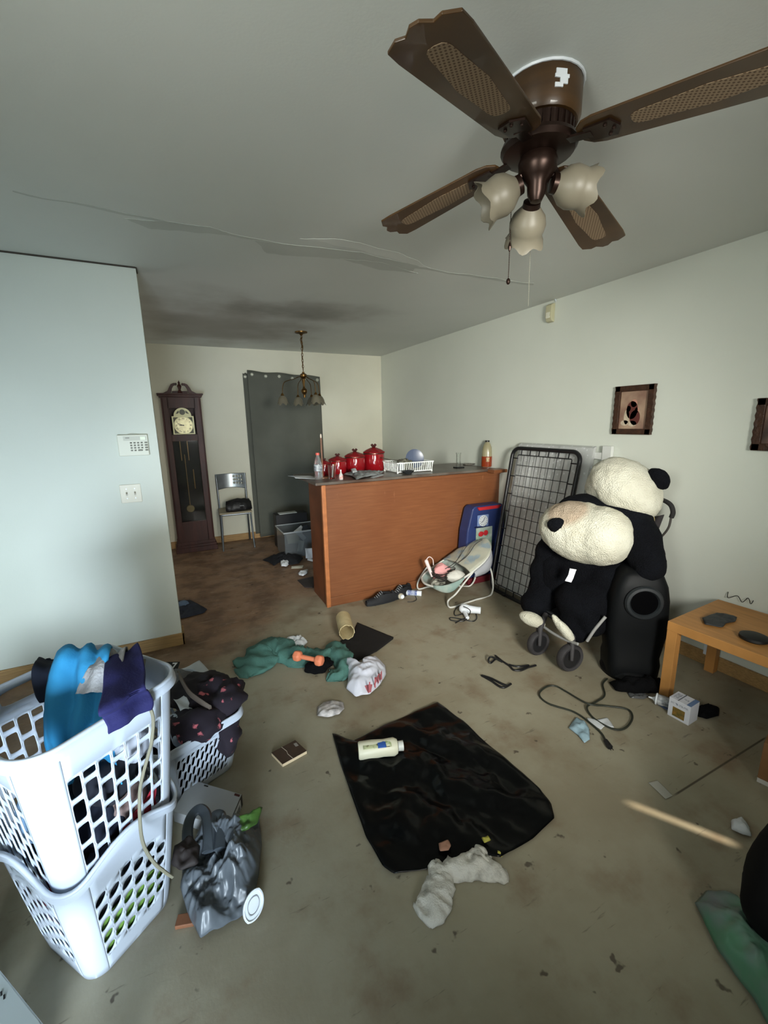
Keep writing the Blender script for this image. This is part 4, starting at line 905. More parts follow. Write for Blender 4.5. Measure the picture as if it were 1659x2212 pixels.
mb = crumple([(2.139,1.411,0.000), (2.191,1.364,0.000), (2.264,1.315,0.000), (2.380,1.294,0.000), (2.411,1.267,0.000), (2.301,1.219,0.000), (2.169,1.279,0.000), (2.102,1.343,0.000)], 0.0, 0.05, 12, 6, rings=10, m=50, rise=0.03)
tag(build(mb, 'black_cloth', black_fab, None, True, solid=0.004, angle=180), 'black cloth bunched around the foot of the black tower', 'cloth')

# ------------------------------------------------------------ power cord on the floor
cz_ = 0.007
cp = [(2.169,1.446,0.007), (2.097,1.422,0.007), (2.015,1.349,0.007), (1.926,1.333,0.007), (1.837,1.321,0.012), (1.800,1.249,0.007), (1.817,1.153,0.007), (1.880,1.131,0.007), (1.979,1.163,0.007), (2.016,1.217,0.007), (1.943,1.285,0.007), (1.859,1.334,0.018), (1.856,1.466,0.007), (1.843,1.536,0.007), (1.790,1.555,0.007), (1.703,1.524,0.007), (1.686,1.442,0.007), (1.751,1.331,0.007), (1.753,1.235,0.007), (1.738,1.158,0.007), (1.701,1.105,0.007)]
mb = MB(); mb.sweep(smooth_path(cp, 10), 0.0048, 8); pc = build(mb, 'cord', mat('dark cable', rgb(40, 44, 36), 0.5), None, True); tag(pc, 'dark power cord looping on the floor below the stroller', 'power cord'); pc.name = 'power_cord'
mb = MB(); a_, b_ = Vector((1.707,1.115,0.012)), Vector((1.689,1.078,0.012)); mb.cyl(a_, b_, 0.011, 14, 0.013)
for s in (-1, 1):
    d_ = (b_ - a_).normalized(); sd_ = Vector((-d_.y, d_.x, 0)); mb.cyl(b_ + sd_ * s * 0.006, b_ + sd_ * s * 0.006 + d_ * 0.018, 0.002, 6)
build(mb, 'plug', black_pl, pc, True)
sheet = lambda pts, nm, m, lab, cat, amp=0.008, seed=2, z=0.0, sol=0.0008: tag(build(crumple(pts, z, amp, 16, seed, rings=8, m=44), nm, m, None, True, solid=sol, angle=60), lab, cat)
sheet([(1.774,1.273,0.000), (1.810,1.238,0.000), (1.869,1.223,0.000), (1.854,1.192,0.000), (1.832,1.158,0.000), (1.800,1.190,0.000), (1.762,1.180,0.000), (1.756,1.236,0.000)], 'paper', paper, 'torn white paper under the power cord', 'paper', 0.006, 3)
sheet([(1.728,1.297,-0.000), (1.740,1.259,0.000), (1.718,1.214,0.000), (1.654,1.159,0.000), (1.613,1.157,-0.000), (1.629,1.207,-0.000), (1.629,1.261,-0.000), (1.681,1.283,0.000)], 'blue_tissue', mat('blue tissue', rgb(150, 178, 192), 0.8, var=0.15, vs=30), 'crumpled light blue tissue left of the white paper', 'tissue', 0.02, 5)
sheet([(1.660,0.878,0.000), (1.706,0.868,0.000), (1.685,0.793,0.000), (1.643,0.796,0.000)], 'paper_card', mat('beige paper', rgb(176, 174, 166), 0.7), 'blank beige paper strip alone on the dark floor, lower right', 'paper', 0.0015, 7)
sheet([(1.757,0.622,0.000), (1.804,0.611,0.000), (1.792,0.579,0.000), (1.751,0.555,0.000), (1.734,0.572,0.000), (1.723,0.604,0.000)], 'crumpled_paper', paper, 'crumpled paper in the patch of sun at lower right', 'paper', 0.035, 8)

# ------------------------------------------------------------ right edge foreground
bx = thing('cardboard_box', (2.42, 0.72, 0), 'brown cardboard box at the right edge of the photo', 'box')
cbm = mat('cardboard', rgb(126, 88, 54), 0.7, var=0.15, vs=10)
q = [Vector((2.072,0.675,0.000)), Vector((2.072,0.675,0.000)) + Vector((0.42, 0.10, 0)), Vector((2.072,0.675,0.000)) + Vector((0.49, -0.2, 0)), Vector((2.072,0.675,0.000)) + Vector((0.07, -0.30, 0))]
mb = MB(); mb.slab([p + Vector((0, 0, 0.02)) for p in q], (0, 0, 0.17)); build(mb, 'carton', cbm, bx, bevel=0.002)
mb = MB(); mb.slab(q, (0, 0, 0.02)); build(mb, 'white_base', mat('box underside', rgb(190, 186, 180), 0.6), bx, bevel=0.001)
bx.location.xy = ((q[0] + q[2]) / 2).xy
sh = Vector((2.42, 0.72, 0)) - bx.location
for c_ in bx.children: c_.data.transform(Matrix.Translation(sh))
bk = MB(); 
bc = Vector((1.52, 0.36, 0.17))
bk.ball(bc, (0.20, 0.11, 0.185), seg=40, rings=24)
for i, p in enumerate(bk.v): bk.v[i] = Vector((p.x, p.y, max(0.0, p.z))) + (p - bc).normalized() * 0.012 * fbm(p, 8, 3)
for i, p in enumerate(bk.v): bk.v[i] = Vector((p.x, p.y, max(0.001, p.z)))
o = build(bk, 'black_pouf', mat('black cushion', rgb(7, 7, 8), 0.85, spec=0.2), None, True, angle=180); tag(o, 'rounded black bag cut off by the right edge of the photo', 'bag')
gp = crumple([(1.334,0.523,0.000), (1.403,0.526,0.000), (1.455,0.491,0.000), (1.432,0.395,0.000), (1.403,0.299,0.000), (1.290,0.204,0.000), (1.169,0.239,0.000), (1.220,0.316,0.000), (1.257,0.421,0.000)], 0.0, 0.05, 9, 11, rings=20, m=100, rise=0.05)
o = build(gp, 'green_plastic_bag', mat('green film', rgb(96, 150, 118), 0.25, trans=0.35, col2=rgb(132, 142, 146), vs=5, thr=(0.42, 0.6)), None, True, solid=0.0008, angle=180); tag(o, 'translucent green plastic bag on the floor at the lower right corner', 'plastic bag')

# ------------------------------------------------------------ folding bed base leaning on the right wall
cf = thing('bed_frame', (2.49, 2.54, 0), 'black metal bed base with wire grid leaning against the right wall', 'bed frame')
bkm = mat('black enamel metal', rgb(16, 17, 20), 0.4)
def CF(a, b):  # a across 0..1 (left to right), b up 0..1
    p0 = Vector((2.49, 2.87, 0.012)).lerp(Vector((2.49, 2.20, 0.012)), a); p1 = Vector((2.75, 2.93, 1.27)).lerp(Vector((2.75, 2.215, 1.27)), a)
    return p0.lerp(p1, b)
def rr(da, db, ra, rb, n_=6):
    out = []
    for (ca, cb, s0) in ((1 - da - ra, 1 - db - rb, 0), (da + ra, 1 - db - rb, 90), (da + ra, db + rb, 180), (1 - da - ra, db + rb, 270)):
        for k in range(n_ + 1): t = math.radians(s0 + 90 * k / n_); out.append(CF(ca + ra * math.cos(t), cb + rb * math.sin(t)))
    return out
mb = MB(); mb.sweep(rr(0, 0, 0.11, 0.055), 0.0165, 10, closed=True); build(mb, 'outer_frame', bkm, cf, True)
mb = MB(); mb.sweep(rr(0.10, 0.045, 0.02, 0.01), 0.004, 6, closed=True); build(mb, 'inner_wire', bkm, cf, True)
mb = MB()
for k in range(1, 8): a = 0.10 + 0.80 * k / 8; mb.sweep([CF(a, 0.045), CF(a, 0.955)], 0.0026, 6)
for k in range(1, 13): b = 0.045 + 0.91 * k / 13; mb.sweep([CF(0.10, b), CF(0.90, b)], 0.0026, 6)
build(mb, 'wire_grid', bkm, cf)
for k in range(8): b = 0.07 + 0.86 * k / 7; mb = MB(); mb.cyl(CF(0.0, b), CF(0.105, b), 0.005, 8); build(mb, 'clip', bkm, cf); mb = MB(); mb.cyl(CF(0.895, b), CF(1.0, b), 0.005, 8); build(mb, 'clip', bkm, cf)
for k in range(6): a = 0.15 + 0.70 * k / 5; mb = MB(); mb.cyl(CF(a, 0.955), CF(a, 0.995), 0.005, 8); build(mb, 'clip', bkm, cf); mb = MB(); mb.cyl(CF(a, 0.005), CF(a, 0.045), 0.005, 8); build(mb, 'clip', bkm, cf)
for a in (0.3, 0.72): mb = MB(); mb.box(CF(a, 0.0) + Vector((-0.012, 0, 0.004)), (0.04, 0.03, 0.012)); build(mb, 'foot', bkm, cf)
# wrapped mattress behind it
def sparkle():
    m = bpy.data.materials.new('foil star film'); m.use_nodes = True; n = m.node_tree.nodes; l = m.node_tree.links; b = n['Principled BSDF']
    tc = n.new('ShaderNodeTexCoord'); v = n.new('ShaderNodeTexVoronoi'); v.inputs['Scale'].default_value = 26; l.new(tc.outputs['Object'], v.inputs['Vector'])
    r = n.new('ShaderNodeMapRange'); r.inputs['From Min'].default_value = 0.16; r.inputs['From Max'].default_value = 0.26; r.inputs['To Min'].default_value = 1; r.inputs['To Max'].default_value = 0; l.new(v.outputs['Distance'], r.inputs['Value'])
    t = n.new('ShaderNodeTexNoise'); t.inputs['Scale'].default_value = 9; t.inputs['Detail'].default_value = 5; l.new(tc.outputs['Object'], t.inputs['Vector'])
    x = n.new('ShaderNodeMix'); x.data_type = 'RGBA'; x.inputs['A'].default_value = rgb(160, 162, 160); x.inputs['B'].default_value = rgb(196, 198, 196); l.new(t.outputs['Fac'], x.inputs['Factor'])
    y = n.new('ShaderNodeMix'); y.data_type = 'RGBA'; l.new(r.outputs['Result'], y.inputs['Factor']); l.new(x.outputs['Result'], y.inputs['A']); y.inputs['B'].default_value = rgb(206, 208, 208)
    l.new(y.outputs['Result'], b.inputs['Base Color']); b.inputs['Roughness'].default_value = 0.5
    bp = n.new('ShaderNodeBump'); bp.inputs['Strength'].default_value = 0.5; bp.inputs['Distance'].default_value = 0.01; l.new(t.outputs['Fac'], bp.inputs['Height']); l.new(bp.outputs[0], b.inputs['Normal']); return m
mb = MB()
Mo = Vector((0.035, 0, 0.012)); Th = Vector((0.055, 0, 0.012))
pts = [CF(-0.005, 0.02) + Mo, CF(1.07, 0.02) + Mo, CF(1.07, 0.99) + Mo, CF(1.03, 1.01) + Mo, CF(0.02, 1.01) + Mo]
def fn(u, v):
    p = (CF(0.0, 0.01).lerp(CF(1.07, 0.01), u)).lerp(CF(0.02, 1.015).lerp(CF(1.085, 1.015), u), v) + Mo
    return p
for side in (0, 1):
    def f2(u, v, side=side):
        p = fn(u, v) + (Th if side else Vector((0, 0, 0)))
        e = min(u, 1 - u, v, 1 - v) * 14; e = min(1, e)
        k = (1 - e) * 0.012 * (1 if not side else -1)
        return p + Vector((k + (0.005 * fbm(p, 9, side) * (1 if e >= 1 else 0.4)), 0, 0))
    mb.grid(f2, 30, 50)
def rim_(t):
    if t < .25: return fn(t * 4, 0)
    if t < .5: return fn(1, (t - .25) * 4)
    if t < .75: return fn(1 - (t - .5) * 4, 1)
    return fn(0, 1 - (t - .75) * 4)
def f3(u, v): return rim_(u % 1.0) + Th * v + Vector((0.012 * (1 - 2 * v), 0, 0))
mb.grid(f3, 80, 2, cu=True)
tag(build(mb, 'wrapped_mattress', sparkle(), None, True, angle=60), 'thin mattress wrapped in grey starry film behind the black bed base', 'mattress')
# white slatted crib piece behind
wr = thing('crib_rail', (2.80, 2.10, 0), 'white wooden crib rail standing behind the panda against the wall', 'crib rail')
wm_ = mat('white wood', rgb(206, 208, 204), 0.5)
mb = MB(); mb.box((2.825, 2.055, 0.66), (0.028, 0.075, 1.32)); build(mb, 'post', wm_, wr, bevel=0.004)
for z in (1.245, 1.10): mb = MB(); mb.box((2.825, 1.93 + 0.2 if z > 1.0 else 1.75, z), (0.016, 0.11 if z > 1.0 else 0.5, 0.05)); build(mb, 'slat', wm_, wr, bevel=0.002)

# ------------------------------------------------------------ blue toy
ty = thing('toy_kitchen', (2.57, 3.10, 0), 'blue plastic toy with a clock dial between the bar counter and the bed base', 'toy')
blu = mat('toy blue', rgb(40, 54, 102), 0.4, var=0.15); rd = mat('toy red', rgb(176, 40, 46), 0.4); mar = mat('toy maroon', rgb(96, 26, 34), 0.5)
mb = MB(); fp = [(2.36, 0.06), (2.335, 0.30), (2.35, 0.52), (2.40, 0.72), (2.43, 0.745), (2.74, 0.745), (2.775, 0.72), (2.79, 0.5), (2.80, 0.06)]
mb.slab([(x, 3.045, z) for x, z in fp], (0, 0.13, 0)); build(mb, 'body', blu, ty, bevel=0.012)
mb = MB(); mb.slab([(2.47, 3.03, 0.705), (2.70, 3.03, 0.705), (2.73, 3.03, 0.735), (2.45, 3.03, 0.735)], (0, 0.06, 0)); build(mb, 'red_tray', rd, ty, bevel=0.004)
mb = MB(); mb.box((2.58, 3.1, 0.03), (0.44, 0.15, 0.06)); build(mb, 'base', mar, ty, bevel=0.01)
mb = MB(); mb.box((2.52, 3.040, 0.605), (0.13, 0.006, 0.11)); build(mb, 'dial_panel', mat('toy light blue', rgb(110, 130, 172), 0.5), ty, bevel=0.01)
mb = MB(); mb.cyl((2.52, 3.040, 0.605), (2.52, 3.032, 0.605), 0.052, 28); dl = build(mb, 'dial', mat('toy dial', rgb(200, 204, 206), 0.5), ty)
mb = MB()
for k in range(12): a = PI * k / 6; mb.box((2.52 + 0.04 * math.cos(a), 3.031, 0.605 + 0.04 * math.sin(a)), (0.006, 0.002, 0.006))
mb.bar((2.52, 3.031, 0.605), (2.535, 3.031, 0.635), 0.005, 0.002, up=(0, 1, 0)); mb.bar((2.52, 3.031, 0.605), (2.495, 3.031, 0.59), 0.005, 0.002, up=(0, 1, 0)); build(mb, 'dial_marks', mat('toy grey', rgb(84, 92, 112), 0.5), dl)
mb = MB(); mb.box((2.54, 3.042, 0.44), (0.19, 0.008, 0.20)); pp = build(mb, 'picture_panel', mat('toy sticker', rgb(176, 182, 180), 0.5, col2=rgb(110, 140, 116), vs=14), ty, bevel=0.006)
mb = MB(); mb.ball((2.50, 3.036, 0.48), (0.032, 0.004, 0.024)); mb.ball((2.555, 3.036, 0.485), (0.028, 0.004, 0.026)); build(mb, 'red_print', rd, pp, True)
mb = MB(); mb.ball((2.53, 3.036, 0.40), (0.06, 0.004, 0.03)); build(mb, 'green_print', mat('toy green', rgb(80, 116, 84), 0.6), pp, True)
mb = MB(); mb.box((2.49, 3.038, 0.55), (0.12, 0.01, 0.012)); build(mb, 'slot', mat('toy dark', rgb(20, 28, 66), 0.5), ty)

# ------------------------------------------------------------ baby bouncer
bn = thing('baby_bouncer', (2.2, 2.95, 0), 'white wire baby bouncer with pastel fabric seat in front of the bar', 'baby bouncer')
wire = mat('white wire', rgb(206, 206, 200), 0.35)
def BS(u, v, top=True):   # u along 0 foot .. 1 head, v across -1..1
    cx_ = 1.83 + 0.64 * u; z = 0.15 + 0.05 * u + 0.22 * u ** 1.6
    hw = 0.20 * (max(0.0, 1 - abs(2 * u - 1) ** 3.2)) ** 0.5
    y = 2.94 - v * hw
    return Vector((cx_, y, z))
ring = [BS(u, 1) for u in [i / 20 for i in range(21)]] + [BS(u, -1) for u in [1 - i / 20 for i in range(1, 20)]]
mb = MB(); mb.sweep(smooth_path(ring, 3, closed=True), 0.009, 8, closed=True); build(mb, 'seat_ring', wire, bn, True)
mb = MB()
def fn(u, v):
    uu = 0.01 + 0.98 * u; vv = v * 2 - 1; p = BS(uu, vv); sag = 0.11 * math.sin(PI * min(1, uu * 1.0)) ** 0.6 * (1 - vv * vv)
    return p - Vector((0, 0, sag + 0.004 * fbm(p, 16, 2)))
mb.grid(fn, 40, 24)
fab = mat('bouncer fabric', rgb(160, 168, 160), 0.9, col2=rgb(130, 152, 146), vs=7, thr=(0.45, 0.6))
build(mb, 'seat_fabric', fab, bn, True, solid=-0.006, angle=180)
mb = MB()
def fn(u, v):
    uu = 0.5 + 0.53 * u; s_ = -1 + 2 * v; p = BS(min(uu, 0.985), s_)
    return p + Vector((0.02 * u, 0, 0.02 + 0.03 * (1 - s_ * s_) + 0.008 * fbm(p, 12, 5)))
mb.grid(fn, 20, 20); build(mb, 'head_pad', mat('head pad', rgb(178, 178, 162), 0.9, col2=rgb(146, 162, 170), vs=10, thr=(0.5, 0.6)), bn, True, solid=-0.015, angle=180)
mb = MB()
def fn(u, v):
    p = BS(0.55 + 0.42 * u, 1.0); return p + Vector((0, -0.012 - 0.02 * math.sin(v * PI), -0.12 * v * (0.4 + u))) + Vector((0.004 * fbm(p, 20, 1), 0, 0))
mb.grid(fn, 16, 8); build(mb, 'side_flap', mat('flap fabric', rgb(158, 160, 166), 0.9, var=0.1), bn, True, solid=0.003, angle=180)
mb = MB()
def fn(u, v):
    p = BS(0.03 + 0.36 * u, 1.0); return p + Vector((0, -0.011 - 0.012 * math.sin(v * PI), 0.014 - 0.075 * v * math.sin(PI * (0.1 + 0.85 * u))))
mb.grid(fn, 16, 8); build(mb, 'front_band', fab, bn, True, solid=0.003, angle=180)
for nm, pts in (('front_leg', [BS(0.55, 1) + Vector((0, -0.005, 0)), (2.09, 2.735, 0.18), (2.0, 2.73, 0.10), (1.956,2.775,0.030), (1.922,2.700,0.009), (2.03, 2.70, 0.009)]),
                ('front_leg', [BS(0.3, -1), (1.99, 3.165, 0.2), (1.90, 3.17, 0.08), (1.90, 3.165, 0.009), (1.99, 3.165, 0.009)]),
                ('rear_leg', [BS(0.8, 1), (2.42, 2.77, 0.17), (2.40, 2.75, 0.009), (2.2, 2.72, 0.009), (2.03, 2.70, 0.009)]),
                ('rear_leg', [BS(0.8, -1), (2.40, 2.98, 0.17), (2.36, 3.0, 0.009), (2.2, 3.10, 0.009), (1.99, 3.165, 0.009)])):
    mb = MB(); mb.sweep(smooth_path(pts), 0.0075, 8); build(mb, nm, wire, bn, True)
# things piled in the bouncer
def wad(name, c, r, seed, m, label, cat, amp=0.25, f=9, flat=None, rot=None):
    mb = MB(); mb.ball(c, r, seg=44, rings=28, rot=rot); c = Vector(c); rm = min(r) if hasattr(r, '__len__') else r
    for i, p in enumerate(mb.v):
        d = (p - c); q = p + Vector((seed * 5.1, 0, 0)); k = amp * rm * (ridge(q, f, seed) - 0.55) + 0.4 * amp * rm * fbm(q, f * 2.5, seed)
        p = p + d.normalized() * k
        if flat is not None: p.z = max(p.z, flat + 0.002)
        mb.v[i] = p
    return tag(build(mb, name, m, None, True, angle=180), label, cat)
wad('pink_cloth', BS(0.25, 0.1) + Vector((0.03, 0.05, 0.02)), (0.085, 0.07, 0.075), 3, mat('pink cloth', rgb(222, 160, 160), 0.8), 'pink cloth in the left end of the bouncer under cables', 'cloth', 0.3, 7)
wad('white_bundle', BS(0.36, 0.62) + Vector((0, 0, 0.008)), (0.085, 0.06, 0.05), 4, mat('white bundle', rgb(204, 202, 194), 0.6, var=0.1), 'white rounded bundle near the front edge of the bouncer', 'bundle', 0.2, 8)
mb = MB(); p0 = BS(0.13, -0.1) + Vector((0, 0, 0.03)); mb.sweep([p0, p0 + Vector((-0.03, 0.05, 0.13))], [0.013, 0.017], 14); mb.ball(p0 + Vector((-0.03, 0.05, 0.13)), 0.017, seg=12, rings=8)
o = build(mb, 'curling_iron', mat('pale pink plastic', rgb(222, 206, 204), 0.35), None, True); tag(o, 'pale stick shaped styling iron poking up from the left end of the bouncer', 'styling iron')
mb = MB(); mb.sweep(smooth_path([p0 + Vector((-0.03, 0.05, 0.145)), p0 + Vector((0.0, 0.05, 0.165)), p0 + Vector((0.03, 0.04, 0.14)), p0 + Vector((0.03, 0.03, 0.09))]), 0.004, 6); build(mb, 'cord', _mats['pale pink plastic'], o, True)
random.seed(11)
mb = MB(); pts = []
for k in range(26):
    a = k * 2.1; r = 0.05 + 0.05 * random.random(); pts.append(BS(0.24, 0.25) + Vector((r * 1.3 * math.cos(a), r * math.sin(a), 0.0 + 0.075 * random.random())))
mb.sweep(smooth_path(pts, 8), 0.0038, 6); tag(build(mb, 'tangled_cable', mat('dark cable grey', rgb(44, 42, 42), 0.5), None, True), 'tangle of dark cables lying in the bouncer', 'cable')
mb = MB(); mb.sweep(smooth_path([BS(0.3, 0.1) + Vector((0, 0, 0.06)), BS(0.5, 0.0) + Vector((0, 0, 0.05)), BS(0.75, -0.3) + Vector((0, 0, 0.075)), BS(0.9, -0.2) + Vector((0, 0, 0.075))], 10), 0.003, 6); mb.sweep(smooth_path([BS(0.4, 0.2) + Vector((0, 0, 0.05)), BS(0.62, 0.25) + Vector((0, 0, 0.065)), BS(0.8, 0.1) + Vector((0, 0, 0.085)), BS(0.93, 0.1) + Vector((0, 0, 0.07))], 10), 0.003, 6)
tag(build(mb, 'thin_cable', _mats['dark cable grey'], None, True), 'thin dark cable running up over the bouncer head pad', 'cable')
wad('hair_accessories', BS(0.12, 0.35) + Vector((0.02, 0, -0.005)), (0.065, 0.05, 0.035), 9, mat('dark mixed clutter', rgb(58, 56, 50), 0.7, col2=rgb(150, 148, 136), vs=40), 'dark tangled hair accessories heap at the foot end of the bouncer', 'accessories', 0.5, 22)

# ------------------------------------------------------------ stroller
st = thing('stroller', (2.35, 1.75, 0), 'black stroller under the panda with grey wheels and a curved handle', 'stroller')
tyre = mat('tyre grey', rgb(52, 50, 52), 0.7, var=0.2, vs=30); hubm = mat('wheel hub', rgb(30, 30, 32), 0.4)
def wheel(c, ax, r, t):
    c = Vector(c); mb = MB(); mb.lathe([(r * 0.72, -t * 0.4), (r * 0.9, -t * 0.5), (r, -t * 0.25), (r, t * 0.25), (r * 0.9, t * 0.5), (r * 0.72, t * 0.4), (r * 0.72, -t * 0.4)], c, ax, seg=36)
    w = build(mb, 'wheel', tyre, st, True)
    mb = MB(); mb.lathe([(0, -t * 0.2), (r * 0.72, -t * 0.25), (r * 0.74, 0), (r * 0.72, t * 0.25), (0, t * 0.2)], c, ax, seg=20)
    a_ = Vector(ax).normalized(); x_ = a_.orthogonal().normalized(); y_ = a_.cross(x_)
    for k in range(6): t_ = PI * k / 3; mb.bar(c, c + (x_ * math.cos(t_) + y_ * math.sin(t_)) * r * 0.76, 0.012, 0.01)
    build(mb, 'hub', hubm, w, True)
ax1 = Vector((0.80, 0.50, 0)).normalized()
w1c = Vector((2.02, 1.845, 0.082)); w2c = Vector((2.05, 1.62, 0.088))
wheel(w1c, (0.05, 1, 0), 0.082, 0.045); wheel(w2c, (0.15, 1, 0), 0.088, 0.05); wheel((2.60, 2.02, 0.10), (0, 1, 0), 0.10, 0.045); wheel((2.60, 1.66, 0.10), (0, 1, 0), 0.10, 0.045)
for w_, e_ in ((w1c, Vector((2.10, 1.87, 0.26))), (w2c, Vector((2.12, 1.66, 0.27)))):
    mb = MB(); d_ = (e_ - w_); mb.sweep([w_ + Vector((0.02, 0.03, 0)), w_ + Vector((0.035, 0.035, 0.09)), e_], [0.011, 0.016, 0.016], 10); mb.sweep([w_ + Vector((-0.02, -0.03, 0)), w_ + Vector((0.0, -0.01, 0.10)), e_], [0.011, 0.016, 0.016], 10); build(mb, 'front_fork', tyre, st, True)
mb = MB()
for y in (1.66, 1.98): mb.sweep(smooth_path([(2.12, y, 0.27), (2.35, y, 0.36), (2.60, y, 0.50), (2.72, y - 0.02, 0.78)]), 0.012, 8); mb.sweep([(2.60, y, 0.10), (2.45, y, 0.42)], 0.011, 8)
mb.sweep([(2.12, 1.66, 0.27), (2.12, 1.98, 0.27)], 0.011, 8); mb.sweep([(2.60, 1.66, 0.10), (2.60, 2.02, 0.10)], 0.008, 8); build(mb, 'chassis', bkm, st, True)
mb = MB(); mb.sweep(smooth_path([(2.720,1.661,0.849), (2.720,1.680,0.938), (2.720,1.639,1.000), (2.720,1.576,1.010), (2.720,1.523,0.989), (2.720,1.502,0.946), (2.720,1.508,0.910)]), 0.014, 10); build(mb, 'handle_grip', mat('foam grip', rgb(34, 32, 32), 0.8), st, True)
mb = MB(); mb.sweep(smooth_path([(2.720,1.509,0.916), (2.720,1.517,0.843), (2.720,1.554,0.775), (2.720,1.596,0.728), (2.720,1.636,0.629), (2.70, 1.66, 0.60)]), 0.007, 8); build(mb, 'handle_tube', mat('dull tube', rgb(92, 88, 84), 0.4, 0.5), st, True)
mb = MB()
def fn(u, v):
    a = Vector((2.700,1.649,0.885)).lerp(Vector((2.700,1.537,0.924)), u); b = Vector((2.66, 1.72, 0.62)).lerp(Vector((2.66, 1.60, 0.66)), u)
    return a.lerp(b, v) + Vector((0.015 * math.sin(u * 6 + v * 3), 0, 0))
mb.grid(fn, 12, 12); build(mb, 'canopy_fabric', mat('stroller fabric', rgb(52, 48, 50), 0.85, var=0.4, vs=16), st, True, solid=0.006, angle=180)
mb = MB()
def fn(u, v): return Vector((2.13, 1.63, 0.27)).lerp(Vector((2.13, 2.01, 0.27)), v).lerp(Vector((2.66, 1.63, 0.44)).lerp(Vector((2.66, 2.01, 0.44)), v), u) - Vector((0, 0, 0.03 * math.sin(PI * v)))
mb.grid(fn, 12, 10); build(mb, 'seat', mat('stroller seat', rgb(24, 24, 26), 0.9), st, True, solid=-0.02, angle=180)
edge = mat('grey trim', rgb(140, 140, 138), 0.5)
mb = MB(); mb.sweep(smooth_path([(2.060,1.854,0.189), (2.050,1.756,0.185), (2.050,1.659,0.186), (2.040,1.565,0.207)]), 0.009, 8); build(mb, 'footrest_trim', edge, st, True)
mb = MB(); mb.sweep(smooth_path([(2.100,1.550,0.217), (2.120,1.521,0.301), (2.160,1.489,0.387)]), 0.009, 8); build(mb, 'footrest_trim', edge, st, True)
wad('yellow_pad', (2.620,1.599,0.892), (0.03, 0.05, 0.05), 2, mat('ochre fabric', rgb(150, 134, 96), 0.8, var=0.3), 'small ochre patterned pad between the panda head and the stroller handle', 'pad', 0.2, 12)

# ------------------------------------------------------------ stuffed panda
pn = thing('stuffed_panda', (2.25, 1.75, 0.30), 'giant black and white stuffed panda slumped in the stroller', 'stuffed toy')
furb = bpy.data.materials.new('black plush'); 
def fur(name, c1, c2, patch=None):
    m = bpy.data.materials.new(name); m.use_nodes = True; n = m.node_tree.nodes; l = m.node_tree.links; b = n['Principled BSDF']
    tc = n.new('ShaderNodeTexCoord'); t = n.new('ShaderNodeTexNoise'); t.inputs['Scale'].default_value = 5; t.inputs['Detail'].default_value = 6; l.new(tc.outputs['Object'], t.inputs['Vector'])
    x = n.new('ShaderNodeMix'); x.data_type = 'RGBA'; x.inputs['A'].default_value = c1; x.inputs['B'].default_value = c2
    r = n.new('ShaderNodeMapRange'); r.inputs['From Min'].default_value = 0.4; r.inputs['From Max'].default_value = 0.7; l.new(t.outputs['Fac'], r.inputs['Value']); l.new(r.outputs['Result'], x.inputs['Factor'])
    out = x.outputs['Result']
    if patch:
        mp = n.new('ShaderNodeMapping'); mp.inputs['Location'].default_value = [-a for a in patch[0]]; l.new(tc.outputs['Object'], mp.inputs[0])
        ln = n.new('ShaderNodeVectorMath'); ln.operation = 'LENGTH'; l.new(mp.outputs[0], ln.inputs[0])
        ad = n.new('ShaderNodeMath'); ad.operation = 'MULTIPLY_ADD'; ad.inputs[1].default_value = 0.05; l.new(t.outputs['Fac'], ad.inputs[0]); l.new(ln.outputs['Value'], ad.inputs[2])
        rr_ = n.new('ShaderNodeMapRange'); rr_.inputs['From Min'].default_value = patch[1] + 0.035; rr_.inputs['From Max'].default_value = patch[1]; rr_.inputs['To Max'].default_value = 0.6; l.new(ad.outputs[0], rr_.inputs['Value'])
        q = n.new('ShaderNodeMix'); q.data_type = 'RGBA'; l.new(rr_.outputs['Result'], q.inputs['Factor']); l.new(out, q.inputs['A']); q.inputs['B'].default_value = rgb(150, 118, 92); out = q.outputs['Result']
    l.new(out, b.inputs['Base Color']); b.inputs['Roughness'].default_value = 0.95; b.inputs['Specular IOR Level'].default_value = 0.1
    t2 = n.new('ShaderNodeTexNoise'); t2.inputs['Scale'].default_value = 140; t2.inputs['Detail'].default_value = 3; l.new(tc.outputs['Object'], t2.inputs['Vector'])
    bp = n.new('ShaderNodeBump'); bp.inputs['Strength'].default_value = 0.9; bp.inputs['Distance'].default_value = 0.012; l.new(t2.outputs['Fac'], bp.inputs['Height']); l.new(bp.outputs[0], b.inputs['Normal'])
    return m
PB = fur('plush black', rgb(10, 11, 15), rgb(15, 17, 22))
stain = Vector((2.120,1.778,0.973)) - pn.location
PW = fur('plush cream', rgb(206, 204, 188), rgb(188, 184, 166), (tuple(stain), 0.13))
sv = Vector((0.62, -0.785, 0)); dv = Vector((0.785, 0.62, 0)); uv_ = Vector((0, 0, 1))
def vrot(deg):   # basis: side, depth, up ; tilted in the picture plane (positive = clockwise seen from the door)
    a = math.radians(deg); s_ = sv * math.cos(a) - uv_ * math.sin(a); u2 = sv * math.sin(a) + uv_ * math.cos(a)
    return Matrix((s_, dv, u2)).transposed()
